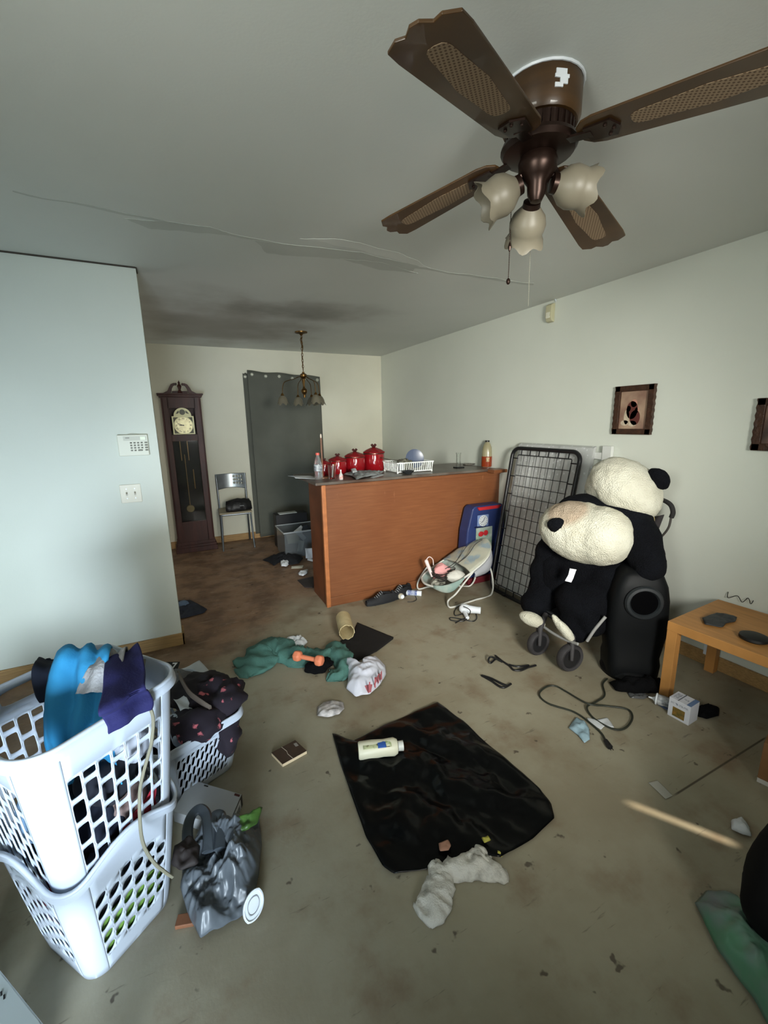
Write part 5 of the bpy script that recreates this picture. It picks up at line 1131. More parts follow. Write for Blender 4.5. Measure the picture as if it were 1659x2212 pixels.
def plush(name, balls, m, vox=0.013, disp=0.012, dsz=0.05):
    mb = MB()
    for c, r, a in balls: mb.ball(c, r, rot=vrot(a), seg=28, rings=18)
    o = build(mb, name, m, pn, True, angle=180)
    md = o.modifiers.new('remesh', 'REMESH'); md.mode = 'VOXEL'; md.voxel_size = vox; md.use_smooth_shade = True
    sm_ = o.modifiers.new('smooth', 'SMOOTH'); sm_.factor = 0.6; sm_.iterations = 7
    tx = bpy.data.textures.new(name + ' tx', 'CLOUDS'); tx.noise_scale = dsz; tx.noise_depth = 3
    dm = o.modifiers.new('disp', 'DISPLACE'); dm.texture = tx; dm.strength = disp; dm.mid_level = 0.5; dm.texture_coords = 'GLOBAL'
    return o
V = Vector
plush('body', [(V((2.400,1.763,0.565)), (0.27, 0.20, 0.27), 0), (V((2.380,1.727,0.865)), (0.29, 0.18, 0.17), 20), (V((2.420,1.617,0.889)), (0.17, 0.15, 0.15), 40),
    (V((2.280,1.912,0.490)), (0.16, 0.15, 0.20), -10), (V((2.260,1.670,0.388)), (0.17, 0.16, 0.15), 0), (V((2.360,1.615,0.542)), (0.15, 0.15, 0.14), 0)], PB)
plush('arm', [(V((2.420,1.540,0.905)), (0.10, 0.10, 0.12), -20), (V((2.400,1.478,0.823)), (0.105, 0.10, 0.13), -15), (V((2.380,1.434,0.740)), (0.10, 0.10, 0.12), -10), (V((2.360,1.395,0.694)), (0.088, 0.09, 0.095), 0)], PB)['label'] = 'black arm hanging on the right'
plush('arm', [(V((2.260,1.995,0.618)), (0.11, 0.12, 0.13), 10), (V((2.220,1.996,0.491)), (0.11, 0.11, 0.13), 10), (V((2.200,1.985,0.380)), (0.105, 0.11, 0.12), 10)], PB)['label'] = 'black arm on the left below the belly'
plush('leg', [(V((2.200,1.975,0.350)), (0.12, 0.13, 0.12), 20), (V((2.130,1.985,0.276)), (0.105, 0.11, 0.09), 20)], PB)
plush('leg', [(V((2.220,1.723,0.376)), (0.15, 0.16, 0.13), 30), (V((2.170,1.705,0.252)), (0.10, 0.12, 0.10), 30), (V((2.140,1.642,0.215)), (0.055, 0.08, 0.055), 30), (V((2.200,1.606,0.310)), (0.09, 0.12, 0.10), -30)], PB)
plush('belly', [(V((2.240,1.740,0.826)), (0.272, 0.19, 0.19), 12), (V((2.220,1.852,0.834)), (0.165, 0.16, 0.155), 5), (V((2.260,1.633,0.825)), (0.18, 0.17, 0.18), 10)], PW, disp=0.016)
plush('head', [(V((2.460,1.652,1.095)), (0.225, 0.19, 0.165), 38), (V((2.450,1.738,1.099)), (0.15, 0.15, 0.13), 0), (V((2.470,1.570,1.035)), (0.13, 0.14, 0.12), 50)], PW, disp=0.016)
plush('ear', [(V((2.500,1.475,1.169)), (0.05, 0.035, 0.068), -35), (V((2.500,1.496,1.186)), (0.04, 0.03, 0.055), -45)], PB, vox=0.008)
bc_ = V((2.055,1.784,0.893))
plush('nose_patch', [(bc_ - dv * 0.01, (0.064, 0.035, 0.042), -5), (bc_ + uv_ * -0.02 - dv * 0.008, (0.04, 0.03, 0.05), 20)], PB, vox=0.007, disp=0.008, dsz=0.02)['label'] = 'black tuft on the white belly'
plush('foot_pad', [(V((2.020,1.906,0.222)), (0.088, 0.05, 0.045), 15)], PW, vox=0.008, disp=0.006)
plush('foot_pad', [(V((2.035,1.677,0.257)), (0.108, 0.03, 0.026), 52), (V((2.035,1.649,0.251)), (0.08, 0.03, 0.028), 52)], PW, vox=0.007, disp=0.006)
mb = MB(); tc0 = V((2.080,1.686,0.623)); mb.slab([tc0 + sv * x + uv_ * z for x, z in ((-0.006, 0.012), (0.03, 0.01), (0.018, -0.045), (0.008, -0.075), (-0.028, -0.07), (-0.012, -0.03))], -dv * 0.004); build(mb, 'care_tag', mat('tag white', rgb(220, 222, 226), 0.6), pn)

# ------------------------------------------------------------ items in front of the bar
def shoe(loc, rz, label, tip=0):
    o = thing('sneaker', loc, label, 'shoe', 'black sneakers in front of the bar')
    M = Matrix.Translation(Vector(loc)) @ Matrix.Rotation(rz, 4, 'Z') @ Matrix.Rotation(tip, 4, 'X')
    L = 0.27
    def prof(u):  # half width along the shoe
        return 0.046 * (math.sin(PI * (0.06 + 0.90 * u)) ** 0.35) * (0.78 + 0.26 * u)
    mb = MB(); mb.M = M
    rings = []
    n_ = 24
    def sect(z, k, f=1.0): return [(L * (i / n_ - 0.5), prof(i / n_) * k, z) for i in range(n_ + 1)] + [(L * (i / n_ - 0.5), -prof(i / n_) * k, z) for i in range(n_, -1, -1)]
    a = sect(0.0, 0.95); b = sect(0.028, 1.0); m_ = len(a); mb.add(a + b, [tuple(range(m_))[::-1], tuple(range(m_, 2 * m_))] + [(i, (i + 1) % m_, m_ + (i + 1) % m_, m_ + i) for i in range(m_)])
    build(mb, 'sole', mat('sole black', rgb(26, 28, 32), 0.6), o, True, bevel=0.003)
    mb = MB(); mb.M = M
    def fn(u, v):
        x = L * (u - 0.5) * 0.97; a = PI * v; h = 0.095 if u < 0.35 else 0.095 - 0.055 * min(1, (u - 0.35) / 0.35)
        w_ = prof(u) * 0.96; y = math.cos(a) * w_ * (1 - 0.25 * math.sin(a)); z = 0.024 + h * math.sin(a) ** 0.75 * (math.sin(PI * (0.07 + 0.9 * u)) ** 0.3)
        if 0.10 < u < 0.42 and abs(v - 0.5) < 0.27: z -= 0.05 * (1 - abs(v - 0.5) / 0.27) ** 0.5
        return (x, y, z)
    mb.grid(fn, 36, 24); build(mb, 'upper', mat('shoe mesh', rgb(22, 24, 28), 0.7, bump=0.4, bs=200), o, True, angle=180)
    mb = MB(); mb.M = M
    for k in range(5):
        x = L * (0.50 + 0.055 * k - 0.5) - 0.01; z = 0.104 - 0.011 * k; mb.sweep(smooth_path([(x, -0.022, z - 0.01), (x + 0.006, 0, z + 0.003), (x, 0.022, z - 0.01)], 4), 0.0028, 6)
    build(mb, 'laces', mat('pale lace', rgb(140, 142, 144), 0.7), o, True)
    return o
shoe((1.467,3.076,0.000), math.radians(178), 'black sneaker lying nearest the camera with pale laces')
shoe(V((1.646,3.195,0.000)) + V((0.03, -0.08, 0)), math.radians(196), 'second black sneaker behind the first, against the bar')
def tube_bottle(a, b, r, m, capm, lm, label, cat='bottle', name='bottle', z0=0.0, cap_r=0.8):
    a = V(a); b = V(b); a.z = b.z = r + z0 + 0.001; d = (b - a); L = d.length; d.normalize()
    o = thing(name, (a.x, a.y, z0), label, cat)
    mb = MB(); mb.lathe([(0, 0), (r * 0.92, 0.001), (r, r * 0.15), (r, L * 0.80), (r * 0.7, L * 0.86), (0, L * 0.86)], a, d, seg=28); build(mb, 'body', m, o, True)
    mb = MB(); mb.lathe([(0, L * 0.85), (r * cap_r, L * 0.85), (r * cap_r, L), (0, L)], a, d, seg=24); build(mb, 'cap', capm, o, True)
    if lm: mb = MB(); mb.lathe([(r * 1.01, L * 0.22), (r * 1.015, L * 0.24), (r * 1.015, L * 0.66), (r * 1.01, L * 0.68)], a, d, seg=28); build(mb, 'label', lm, o, True)
    return o
tube_bottle((1.849,3.026,0.030), (1.703,3.142,0.030), 0.024, white_pl, mat('cap white', rgb(216, 220, 222), 0.4), mat('blue label', rgb(64, 84, 150), 0.4, col2=rgb(200, 208, 220), vs=24), 'white bottle with a blue label lying right of the sneakers')
o = thing('lidded_jar', (1.667,3.078,0.000), 'small pale round jar with cable beside the sneakers', 'jar'); L = V((1.658,3.060,0.000))
mb = MB(); mb.ball(L + V((0, 0, 0.026)), (0.028, 0.028, 0.026), seg=20, rings=12); build(mb, 'body', mat('pale jar', rgb(196, 190, 172), 0.3), o, True)
mb = MB(); mb.cyl(L + V((0, -0.012, 0.03)), L + V((0, -0.03, 0.032)), 0.017, 16); build(mb, 'lid', white_pl, o, True)
mb = MB(); mb.sweep(smooth_path([(1.725,3.254,0.030), (1.771,3.249,0.050), (1.824,3.196,0.040), (1.816,3.124,0.005), (1.773,2.986,0.004), (1.709,2.955,0.004), (1.674,2.974,0.004)], 8), 0.003, 6); tag(build(mb, 'short_cable', _mats['dark cable grey'], None, True), 'short dark cable by the blue labelled bottle', 'cable')
mb = crumple([(1.748,3.352,0.000), (1.847,3.351,0.000), (1.840,3.249,0.000), (1.741,3.178,-0.000), (1.700,3.226,0.000)], 0.0, 0.02, 30, 4, rings=6, m=30); tag(build(mb, 'beige_scrap', mat('beige scrap', rgb(176, 168, 148), 0.8, var=0.2), None, True, solid=0.001), 'beige scrap between the sneakers and the bottle', 'scrap')
# hair dryer
hd = thing('hair_dryer', (2.035,2.600,0.000), 'white hair dryer with a coiled black cable on the floor before the bouncer', 'hair dryer')
a_ = V((1.963,2.573,0.035)); b_ = V((2.062,2.481,0.035)); a_.z = b_.z = 0.04; d_ = (b_ - a_).normalized()
mb = MB(); mb.lathe([(0, -0.035), (0.02, -0.03), (0.036, -0.01), (0.038, 0.02), (0.031, 0.05), (0.027, 0.11), (0.028, 0.135), (0.024, 0.135), (0.022, 0.11), (0, 0.10)], a_, d_, seg=28); build(mb, 'barrel', white_pl, hd, True)
mb = MB(); mb.sweep([a_ + V((0, 0, -0.01)), V((1.919,2.460,0.018))], [0.017, 0.014], 12); build(mb, 'handle', white_pl, hd, True)
mb = MB(); mb.sweep(smooth_path([(1.926,2.469,0.012), (1.869,2.452,0.006), (1.800,2.507,0.006), (1.825,2.548,0.006), (1.883,2.471,0.010), (1.937,2.415,0.006), (2.002,2.451,0.006), (2.045,2.541,0.006), (1.942,2.549,0.010), (1.876,2.557,0.006), (1.918,2.629,0.006), (2.009,2.691,0.006), (1.927,2.497,0.090), (1.944,2.460,0.070), (1.941,2.489,0.012), (1.855,2.468,0.010), (1.801,2.454,0.006)], 8), 0.0038, 6); build(mb, 'cable', black_pl, hd, True)
# hangers
def poly(name, paths, r, m, label, cat):
    mb = MB()
    for p in paths: mb.sweep(smooth_path(p, 6), r, 8)
    return tag(build(mb, name, m, None, True), label, cat)
poly('clothes_hanger', [[(1.746,1.931,0.006), (1.675,1.901,0.006), (1.671,1.919,0.020), (1.700,1.922,0.030), (1.731,1.857,0.020)], [(1.759,1.955,0.006), (1.753,1.882,0.007), (1.755,1.821,0.007), (1.750,1.766,0.007), (1.825,1.754,0.007), (1.906,1.746,0.007)], [(1.750,1.766,0.007), (1.782,1.749,0.007), (1.842,1.751,0.007)], [(1.762,1.829,0.007), (1.793,1.780,0.012), (1.866,1.768,0.007)]], 0.006, black_pl, 'broken black plastic hanger with hook in front of the stroller', 'hanger')
poly('clothes_hanger', [[(1.536,1.821,0.006), (1.550,1.753,0.007), (1.564,1.669,0.007), (1.633,1.673,0.007)], [(1.536,1.821,0.006), (1.562,1.759,0.012), (1.579,1.698,0.012), (1.599,1.666,0.007)]], 0.0065, black_pl, 'smaller broken black hanger piece left of the hooked one', 'hanger')

# ------------------------------------------------------------ centre floor group
sheet([(1.145,2.823,0.000), (1.289,2.476,0.000), (1.100,2.372,0.000), (0.925,2.318,0.000), (0.856,2.373,0.000), (0.848,2.527,0.000), (0.929,2.625,0.000), (1.027,2.648,0.000)], 'black_felt', mat('black felt', rgb(18, 15, 14), 0.95), 'flat black felt sheet under the paper tube', 'sheet', 0.008, 12, sol=0.002)
pt = thing('paper_tube', (1.030,2.766,0.000), 'torn cream cardboard tube lying on the black felt sheet', 'tube')
r = 0.055; a_ = V((1.033,2.831,0.000)); b_ = V((0.962,2.557,0.000)); a_.z = b_.z = r + 0.012; d_ = (b_ - a_); L = 0.235; d_.normalize()
mb = MB(); mb.lathe([(r, 0), (r, L), (r - 0.004, L), (r - 0.004, 0), (r, 0)], a_, d_, seg=40, ruf=lambda t, a, rr_, z: (rr_, z + (0.014 * noise.noise(Vector((a * 2.2, 1, 0))) + 0.006 * math.sin(a * 9) if z > 0.1 else 0))); build(mb, 'tube_wall', mat('cream card', rgb(206, 190, 148), 0.6, col2=rgb(176, 158, 116), vs=8), pt, True)
mb = MB(); mb.cyl(a_ + d_ * 0.004, a_ + d_ * 0.008, r - 0.005, 32); build(mb, 'end_cap', _mats['cream card'], pt)
teal = mat('teal cotton', rgb(80, 124, 114), 0.9, var=0.3, vs=7, bump=0.3, bs=120)
mb = lump([(0.250,2.476,0.000), (0.323,2.584,0.000), (0.426,2.705,0.000), (0.535,2.674,0.000), (0.614,2.521,0.000), (0.735,2.501,0.000), (0.834,2.488,0.000), (0.838,2.359,0.000), (0.775,2.219,0.000), (0.685,2.213,0.000)], [0.05, 0.13, 0.14, 0.12, 0.10, 0.09, 0.08, 0.07, 0.06, 0.04], [0.02, 0.05, 0.06, 0.055, 0.035, 0.04, 0.05, 0.05, 0.04, 0.02], seed=5, amp=0.028, freq=9, folds=0.007)
tag(build(mb, 'teal_cloth', teal, None, True, angle=180), 'crumpled teal green cloth sprawled on the floor under the orange dumbbell', 'cloth')
wad('black_cloth', (0.690,2.361,0.025), (0.09, 0.06, 0.04), 6, black_fab, 'black cloth bunched under the right end of the dumbbell', 'cloth', 0.4, 12, flat=0.0)
db = thing('dumbbell', (0.655,2.499,0.000), 'small orange dumbbell lying on the teal cloth', 'dumbbell'); org = mat('orange vinyl', rgb(220, 128, 92), 0.5, var=0.1)
a_, b_ = V((0.570,2.415,0.095)), V((0.674,2.300,0.095)); d_ = (b_ - a_).normalized()
mb = MB(); mb.cyl(a_, b_, 0.014, 16); build(mb, 'grip', org, db, True)
for c_, s_ in ((a_, -1), (b_, 1)):
    mb = MB(); mb.lathe([(0, -0.028), (0.024, -0.027), (0.035, -0.016), (0.036, 0.012), (0.026, 0.024), (0, 0.026)], c_, d_, seg=6); build(mb, 'weight_head', org, db, bevel=0.006)
sheet([(0.587,2.809,0.000), (0.649,2.828,0.000), (0.696,2.788,0.000), (0.715,2.703,0.000), (0.669,2.657,0.000), (0.614,2.694,0.000), (0.586,2.751,0.000)], 'crumpled_paper', paper, 'crumpled white paper above the teal cloth', 'paper', 0.045, 6)
bagw = mat('white carrier bag', rgb(214, 216, 228), 0.35, trans=0.1)
bg = tag(build(crumple([(0.856,2.349,0.000), (0.876,2.278,0.000), (0.923,2.224,0.000), (0.974,2.311,0.000), (1.055,2.279,0.000), (1.067,2.188,0.000), (1.027,2.096,0.000), (0.952,2.020,0.000), (0.863,1.969,0.000), (0.779,1.986,0.000), (0.758,2.073,0.000), (0.807,2.169,0.000)], 0.0, 0.05, 8, 21, rings=20, m=90, rise=0.045), 'shopping_bag', bagw, None, True, solid=0.0008, angle=180), 'white plastic shopping bag with red letters right of the teal cloth', 'plastic bag')
lt = mat('bag print', rgb(172, 96, 104), 0.5)
def letter(outer, inner=None, nm='printed_letter'):
    mb = MB(); O_ = [V(p) for p in outer]
    if inner:
        I_ = [V(p) for p in inner]; n_ = len(O_); sub = 5; vs = []; fs = []
        for i in range(n_):
            for k in range(sub):
                vs.append(O_[i].lerp(O_[(i + 1) % n_], k / sub)); vs.append(I_[i].lerp(I_[(i + 1) % n_], k / sub))
        m_ = len(vs) // 2
        for i in range(m_): j = (i + 1) % m_; fs.append((2 * i, 2 * j, 2 * j + 1, 2 * i + 1))
        mb.add(vs, fs)
    else:
        a, b, c = O_[:3]; n_ = 6
        def fn(u, v): return a.lerp(b, u).lerp(c, v)
        mb.grid(fn, n_, n_)
    o = build(mb, nm, lt, bg); md = o.modifiers.new('wrap', 'SHRINKWRAP'); md.target = bg; md.wrap_method = 'PROJECT'; md.use_project_z = True; md.use_negative_direction = True; md.use_positive_direction = True; md.offset = 0.003
    return o
zb = 0.09
letter([(0.847,2.010,0.090), (0.896,2.010,0.090), (0.856,1.955,0.090)])
letter([(0.907,2.014,0.090), (0.941,2.043,0.090), (0.944,2.005,0.090), (0.909,1.962,0.090), (0.897,1.974,0.090)], [(0.914,2.010,0.090), (0.933,2.026,0.090), (0.932,2.006,0.090), (0.914,1.985,0.090), (0.909,1.987,0.090)])
letter([(0.951,2.038,0.090), (0.965,2.074,0.090), (0.980,2.066,0.090), (0.970,2.033,0.090), (0.954,2.020,0.090)], [(0.960,2.050,0.090), (0.966,2.063,0.090), (0.973,2.059,0.090), (0.967,2.040,0.090), (0.958,2.034,0.090)])
sheet([(0.562,2.002,0.000), (0.606,2.023,0.000), (0.659,2.004,0.000), (0.701,1.972,0.000), (0.686,1.919,0.000), (0.644,1.891,0.000), (0.584,1.898,0.000), (0.539,1.930,-0.000)], 'tissue', mat('dirty tissue', rgb(208, 202, 200), 0.9, col2=rgb(140, 136, 134), vs=28), 'crumpled dirty white tissue alone on the floor left of the black bag', 'tissue', 0.03, 15)
nb = thing('notebook', (0.339,1.731,0.000), 'brown covered booklet with cream edges on the floor left of the black bag', 'notebook')
q = [V((0.267,1.778,0.000)), V((0.387,1.805,0.000)), V((0.417,1.713,0.000)), V((0.278,1.672,0.000))]; q[3] = q[0] + (q[2] - q[1])
mb = MB(); mb.slab(q, (0, 0, 0.014)); build(mb, 'pages', mat('cream pages', rgb(206, 186, 152), 0.8), nb)
mb = MB(); c0 = sum(q, V()) / 4; mb.slab([c0 + (p - c0) * 1.005 + V((0, 0, 0.0142)) for p in q], (0, 0, 0.002)); cvr = build(mb, 'cover', mat('brown cover', rgb(76, 58, 46), 0.45, var=0.25, vs=40), nb)
def onq(u, v): return q[0].lerp(q[1], u).lerp(q[3].lerp(q[2], u), v) + V((0, 0, 0.0166))
mb = MB(); mb.sweep([onq(0.42, 0.0), onq(0.45, 0.4), onq(0.40, 0.6), onq(0.42, 1.0)], 0.0012, 5); build(mb, 'crack', mat('crack pale', rgb(190, 176, 156), 0.7), cvr)
mb = MB(); mb.slab([onq(0.84, 0.18), onq(0.95, 0.2), onq(0.93, 0.45), onq(0.82, 0.42)], (0, 0, 0.0006)); build(mb, 'sticker', mat('grey sticker', rgb(150, 144, 136), 0.5), cvr)

# ------------------------------------------------------------ black rubbish bag, bottle and towel
def bagmat():
    m = mat('bin liner', rgb(6, 7, 8), 0.24, bump=0.12, bs=20, spec=0.2); return m
bb2 = crumple([(0.565,1.772,0.000), (0.580,1.721,0.000), (0.611,1.677,0.000), (0.709,1.689,0.000), (0.905,1.714,0.000), (1.157,1.727,0.000), (1.194,1.547,0.000), (1.204,1.344,0.000), (1.217,1.175,0.000), (1.230,1.068,0.000), (1.212,0.990,0.000), (1.173,0.937,0.000), (1.038,0.917,0.000), (0.883,0.915,0.000), (0.831,0.952,0.000), (0.696,0.986,0.000), (0.523,1.038,0.000), (0.502,1.075,0.000), (0.495,1.207,0.000), (0.514,1.401,0.000), (0.535,1.583,0.000)], 0.0, 0.028, 5.5, 31, rings=46, m=220, fold=(0.7, 26))
tag(build(bb2, 'bin_bag', bagmat(), None, True, solid=0.0015, angle=180), 'large flat black plastic rubbish bag spread on the floor in the centre', 'rubbish bag')
lb = thing('lotion_bottle', (0.722,1.547,0.030), 'cream lotion bottle with a blue label lying on the black rubbish bag', 'bottle')
a_, b_ = V((0.614,1.553,0.060)), V((0.812,1.487,0.060)); d_ = (b_ - a_).normalized(); L = (b_ - a_).length; sd_ = V((-d_.y, d_.x, 0))
def ell(t, a, r, z): return (r, z)
M3 = Matrix((sd_ , V((0, 0, 1)), d_)).transposed().to_4x4(); M3.translation = a_
mb = MB(); mb.M = M3; mb.lathe([(0, 0), (0.034, 0.0), (0.038, 0.006), (0.039, L * 0.3), (0.036, L * 0.55), (0.039, L * 0.78), (0.030, L * 0.86), (0.016, L * 0.88), (0, L * 0.88)], seg=36, ruf=lambda t, a, r, z: (r * (1 - 0.28 * abs(math.sin(a))), z)); build(mb, 'body', mat('cream bottle', rgb(214, 212, 188), 0.35), lb, True)
mb = MB(); mb.M = M3; mb.lathe([(0, L * 0.875), (0.021, L * 0.875), (0.022, L * 0.99), (0, L)], seg=24); build(mb, 'cap', mat('cream cap', rgb(204, 206, 200), 0.3), lb, True)
def pat(name, z0, z1, x0, x1, m, th=0.0006):
    mb = MB(); mb.M = M3; mb.grid(lambda u, v: (0.0385 * math.cos(x0 + (x1 - x0) * v), (0.0385 * (1 - 0.28 * abs(math.sin(x0 + (x1 - x0) * v)))) * math.sin(x0 + (x1 - x0) * v) * 1.015 + th, z0 + (z1 - z0) * u), 8, 12); return build(mb, name, m, lb, True, solid=0.0004, angle=180)
pat('label', L * 0.10, L * 0.72, 1.0, 2.3, mat('pale green label', rgb(196, 202, 160), 0.4, col2=rgb(96, 92, 60), vs=30, thr=(0.5, 0.6)))
pat('blue_label', L * 0.42, L * 0.60, 0.95, 2.35, mat('label blue', rgb(52, 92, 170), 0.4), 0.0014)
pat('leaf_mark', L * 0.60, L * 0.70, 1.3, 2.2, mat('label green', rgb(150, 176, 110), 0.4, col2=rgb(222, 224, 200), vs=60), 0.002)
tow = mat('dirty towel', rgb(206, 204, 196), 0.95, col2=rgb(140, 138, 130), vs=22, bump=0.4, bs=140, thr=(0.55, 0.8))
m1 = lump([(0.540,0.879,0.000), (0.589,0.895,0.000), (0.635,0.928,0.000), (0.675,0.960,0.000)], [0.042, 0.052, 0.048, 0.042], [0.02, 0.028, 0.03, 0.028], seed=4, amp=0.012, freq=22)
m2 = lump([(0.635,0.994,0.000), (0.723,0.955,0.000), (0.804,0.919,0.000), (0.866,0.850,0.000)], [0.035, 0.04, 0.042, 0.022], [0.025, 0.032, 0.034, 0.015], seed=6, amp=0.012, freq=22)
m3 = lump([(0.778,0.937,0.000), (0.828,0.949,0.000), (0.856,0.953,0.000)], [0.04, 0.04, 0.025], [0.03, 0.03, 0.015], seed=8, amp=0.012, freq=22)
m1.add(m2.v, m2.f); m1.add(m3.v, m3.f)
tw_ = tag(build(m1, 'dirty_towel', tow, None, True, angle=180), 'dirty white towel twisted at the lower edge of the black rubbish bag', 'towel')
for px_, lab in ((0, 'yellow scrap behind the white towel, upper one'), (1, 'smaller yellow scrap just right of the tip of the dirty white towel')):
    P_ = ([(0.857,0.985,0.020), (0.884,0.979,0.020), (0.882,0.964,0.020), (0.855,0.967,0.020)], [(0.883,0.944,0.000), (0.900,0.920,0.000), (0.891,0.914,0.000), (0.877,0.932,0.000)])[px_]
    mb = crumple(P_, 0.03 if px_ == 0 else 0.004, 0.012, 40, 3 + px_, rings=4, m=20); tag(build(mb, 'yellow_scrap', mat('yellow scrap', rgb(168, 162, 70), 0.6), None, True, solid=0.001), lab, 'scrap')
mb = crumple([(0.711,1.043,0.030), (0.749,1.040,0.030), (0.745,1.018,0.030), (0.727,1.008,0.030), (0.699,1.019,0.030)], 0.024, 0.008, 30, 3, rings=5, m=24); tag(build(mb, 'brown_crumb', mat('tan crumb', rgb(156, 116, 96), 0.8), None, True, solid=0.002), 'small tan round scrap on the black rubbish bag', 'scrap')

# ------------------------------------------------------------ kitchen floor clutter
stb = thing('storage_bin', (1.22, 4.30, 0), 'clear plastic storage bin full of papers behind the bar counter', 'storage bin')
ax_, bx_ = V((1.026,4.734,0.000)), V((1.420,4.610,0.000))
x0 = ax_.x + 0.02; y0 = ax_.y - 0.05; w_, d__, h_ = 0.42, 0.40, 0.30
frostp = mat('milky plastic', rgb(190, 198, 202), 0.2, trans=0.85)
mb = MB(); t_ = 0.005
for (c_, s_) in (((x0 + w_ / 2, y0, h_ / 2), (w_, t_, h_)), ((x0 + w_ / 2, y0 + d__, h_ / 2), (w_, t_, h_)), ((x0, y0 + d__ / 2, h_ / 2), (t_, d__, h_)), ((x0 + w_, y0 + d__ / 2, h_ / 2), (t_, d__, h_)), ((x0 + w_ / 2, y0 + d__ / 2, t_ / 2), (w_, d__, t_))): mb.box(c_, s_)
build(mb, 'tub', frostp, stb); stb.location = (x0 + w_ / 2, y0 + d__ / 2, 0)
for c_ in stb.children: c_.data.transform(Matrix.Translation(V((1.22, 4.30, 0)) - stb.location))
mb = MB(); mb.sweep([(x0 - .01, y0 - .01, h_), (x0 + w_ + .01, y0 - .01, h_), (x0 + w_ + .01, y0 + d__ + .01, h_), (x0 - .01, y0 + d__ + .01, h_)], 0.009, 8, closed=True); build(mb, 'rim', mat('bin rim', rgb(150, 154, 156), 0.3), stb)
def card(name, c, sz, e, m, label, cat='paper'):
    mb = MB(); mb.grid(lambda u, v: ((u - .5) * sz[0], (v - .5) * sz[1], 0.006 * math.sin(u * 5 + v * 3)), 8, 8)
    Rm = Euler(e).to_matrix(); mb.v = [V(c) + Rm @ p for p in mb.v]; return tag(build(mb, name, m, None, True, solid=0.001), label, cat)
card('cream_paper', (x0 + 0.12, y0 + 0.10, 0.20), (0.16, 0.12), (1.0, 0.1, 0.2), mat('cream paper', rgb(190, 184, 158), 0.8), 'cream paper at the front left inside the storage bin')
card('white_paper', (x0 + 0.24, y0 + 0.14, 0.24), (0.14, 0.16), (0.8, -0.3, 0.6), paper, 'white paper at the top inside the storage bin')
card('folded_paper', (x0 + 0.19, y0 + 0.05, 0.11), (0.07, 0.13), (1.4, 0.3, 0.1), mat('ivory paper', rgb(206, 204, 190), 0.8), 'folded ivory paper low inside the storage bin')
card('white_card', (1.235,4.382,0.120), (0.10, 0.11), (1.25, 0.2, 0.3), paper, 'white card leaning between the storage bin and the bar')
wad('dark_garment', (x0 + 0.31, y0 + 0.2, 0.17), (0.085, 0.12, 0.14), 4, mat('slate fabric', rgb(36, 44, 54), 0.9), 'dark slate garment stuffed in the storage bin', 'garment', 0.2, 9)
sb = tag(build(MB().box((x0 + w_ / 2, y0 + d__ + 0.14, 0.21), (0.40, 0.16, 0.42)), 'black_crate', mat('black crate', rgb(18, 18, 20), 0.5), None, bevel=0.01), 'black crate behind the clear storage bin', 'crate')
mb = MB(); mb.box((x0 + w_ / 2 - 0.04, y0 + d__ + 0.12, 0.425), (0.22, 0.10, 0.01)); tag(build(mb, 'pale_lid', mat('pale lid', rgb(176, 180, 176), 0.4), None, bevel=0.003), 'pale flat lid on top of the black crate', 'lid')
mb = crumple([(0.794,4.731,0.000), (0.935,4.805,0.000), (1.093,4.877,0.000), (1.190,4.781,0.000), (1.214,4.569,0.000), (1.115,4.405,0.000), (1.018,4.425,0.000), (0.950,4.569,0.000), (0.864,4.477,0.000), (0.836,4.633,0.000)], 0.0, 0.05, 9, 14, rings=12, m=70, rise=0.02)
tag(build(mb, 'black_garment', mat('navy black fabric', rgb(12, 14, 20), 0.9), None, True, solid=0.004, angle=180), 'black garment on the brown floor before the storage bin', 'garment')
sheet([(0.947,4.535,0.000), (1.017,4.568,0.000), (1.030,4.453,0.000), (0.972,4.382,0.000), (0.928,4.406,0.000)], 'crumpled_tissue', paper, 'crumpled white tissue beside the black garment on the brown floor', 'tissue', 0.05, 16)
sheet([(1.032,4.382,0.000), (1.156,4.347,0.000), (1.122,4.264,0.000), (1.009,4.310,-0.000)], 'paper_strip', mat('ivory paper', rgb(206, 204, 190)), 'ivory paper strip lying between the black garment and the bar', 'paper', 0.004, 17)
sheet([(1.032,4.121,0.000), (1.098,4.147,0.000), (1.157,4.178,-0.000), (1.117,4.074,0.000), (1.056,4.016,0.000), (1.026,4.063,-0.000)], 'curled_paper', paper, 'curled white paper nearest the bar on the brown floor', 'paper', 0.03, 18)
sheet([(1.296,4.680,0.000), (1.340,4.536,0.000), (1.300,4.373,0.000), (1.237,4.481,0.000)], 'bright_paper', paper, 'bright white paper at the back foot of the bar counter', 'paper', 0.03, 19)
sheet([(0.975,3.944,0.000), (1.143,3.968,-0.000), (1.106,3.760,0.000), (1.051,3.671,0.000), (0.985,3.721,0.000)], 'dark_card', mat('dark card', rgb(48, 42, 42), 0.7), 'dark card sheet on the floor against the bar end panel', 'card', 0.006, 20)
sheet([(-0.092,3.951,0.000), (0.004,3.921,0.000), (0.127,3.640,0.000), (0.094,3.578,0.000), (-0.011,3.558,0.000), (-0.093,3.547,0.000)], 'blue_mat', mat('slate blue cloth', rgb(40, 46, 60), 0.8, var=0.3, vs=10), 'dark slate blue cloth on the brown floor beside the left wall corner', 'cloth', 0.025, 22, sol=0.004)
wad('blue_scrap', (-0.050,3.811,0.020), (0.05, 0.04, 0.03), 7, mat('blue grey scrap', rgb(92, 112, 138), 0.7), 'small pale blue scrap on the slate blue cloth', 'scrap', 0.3, 14, flat=0.015)

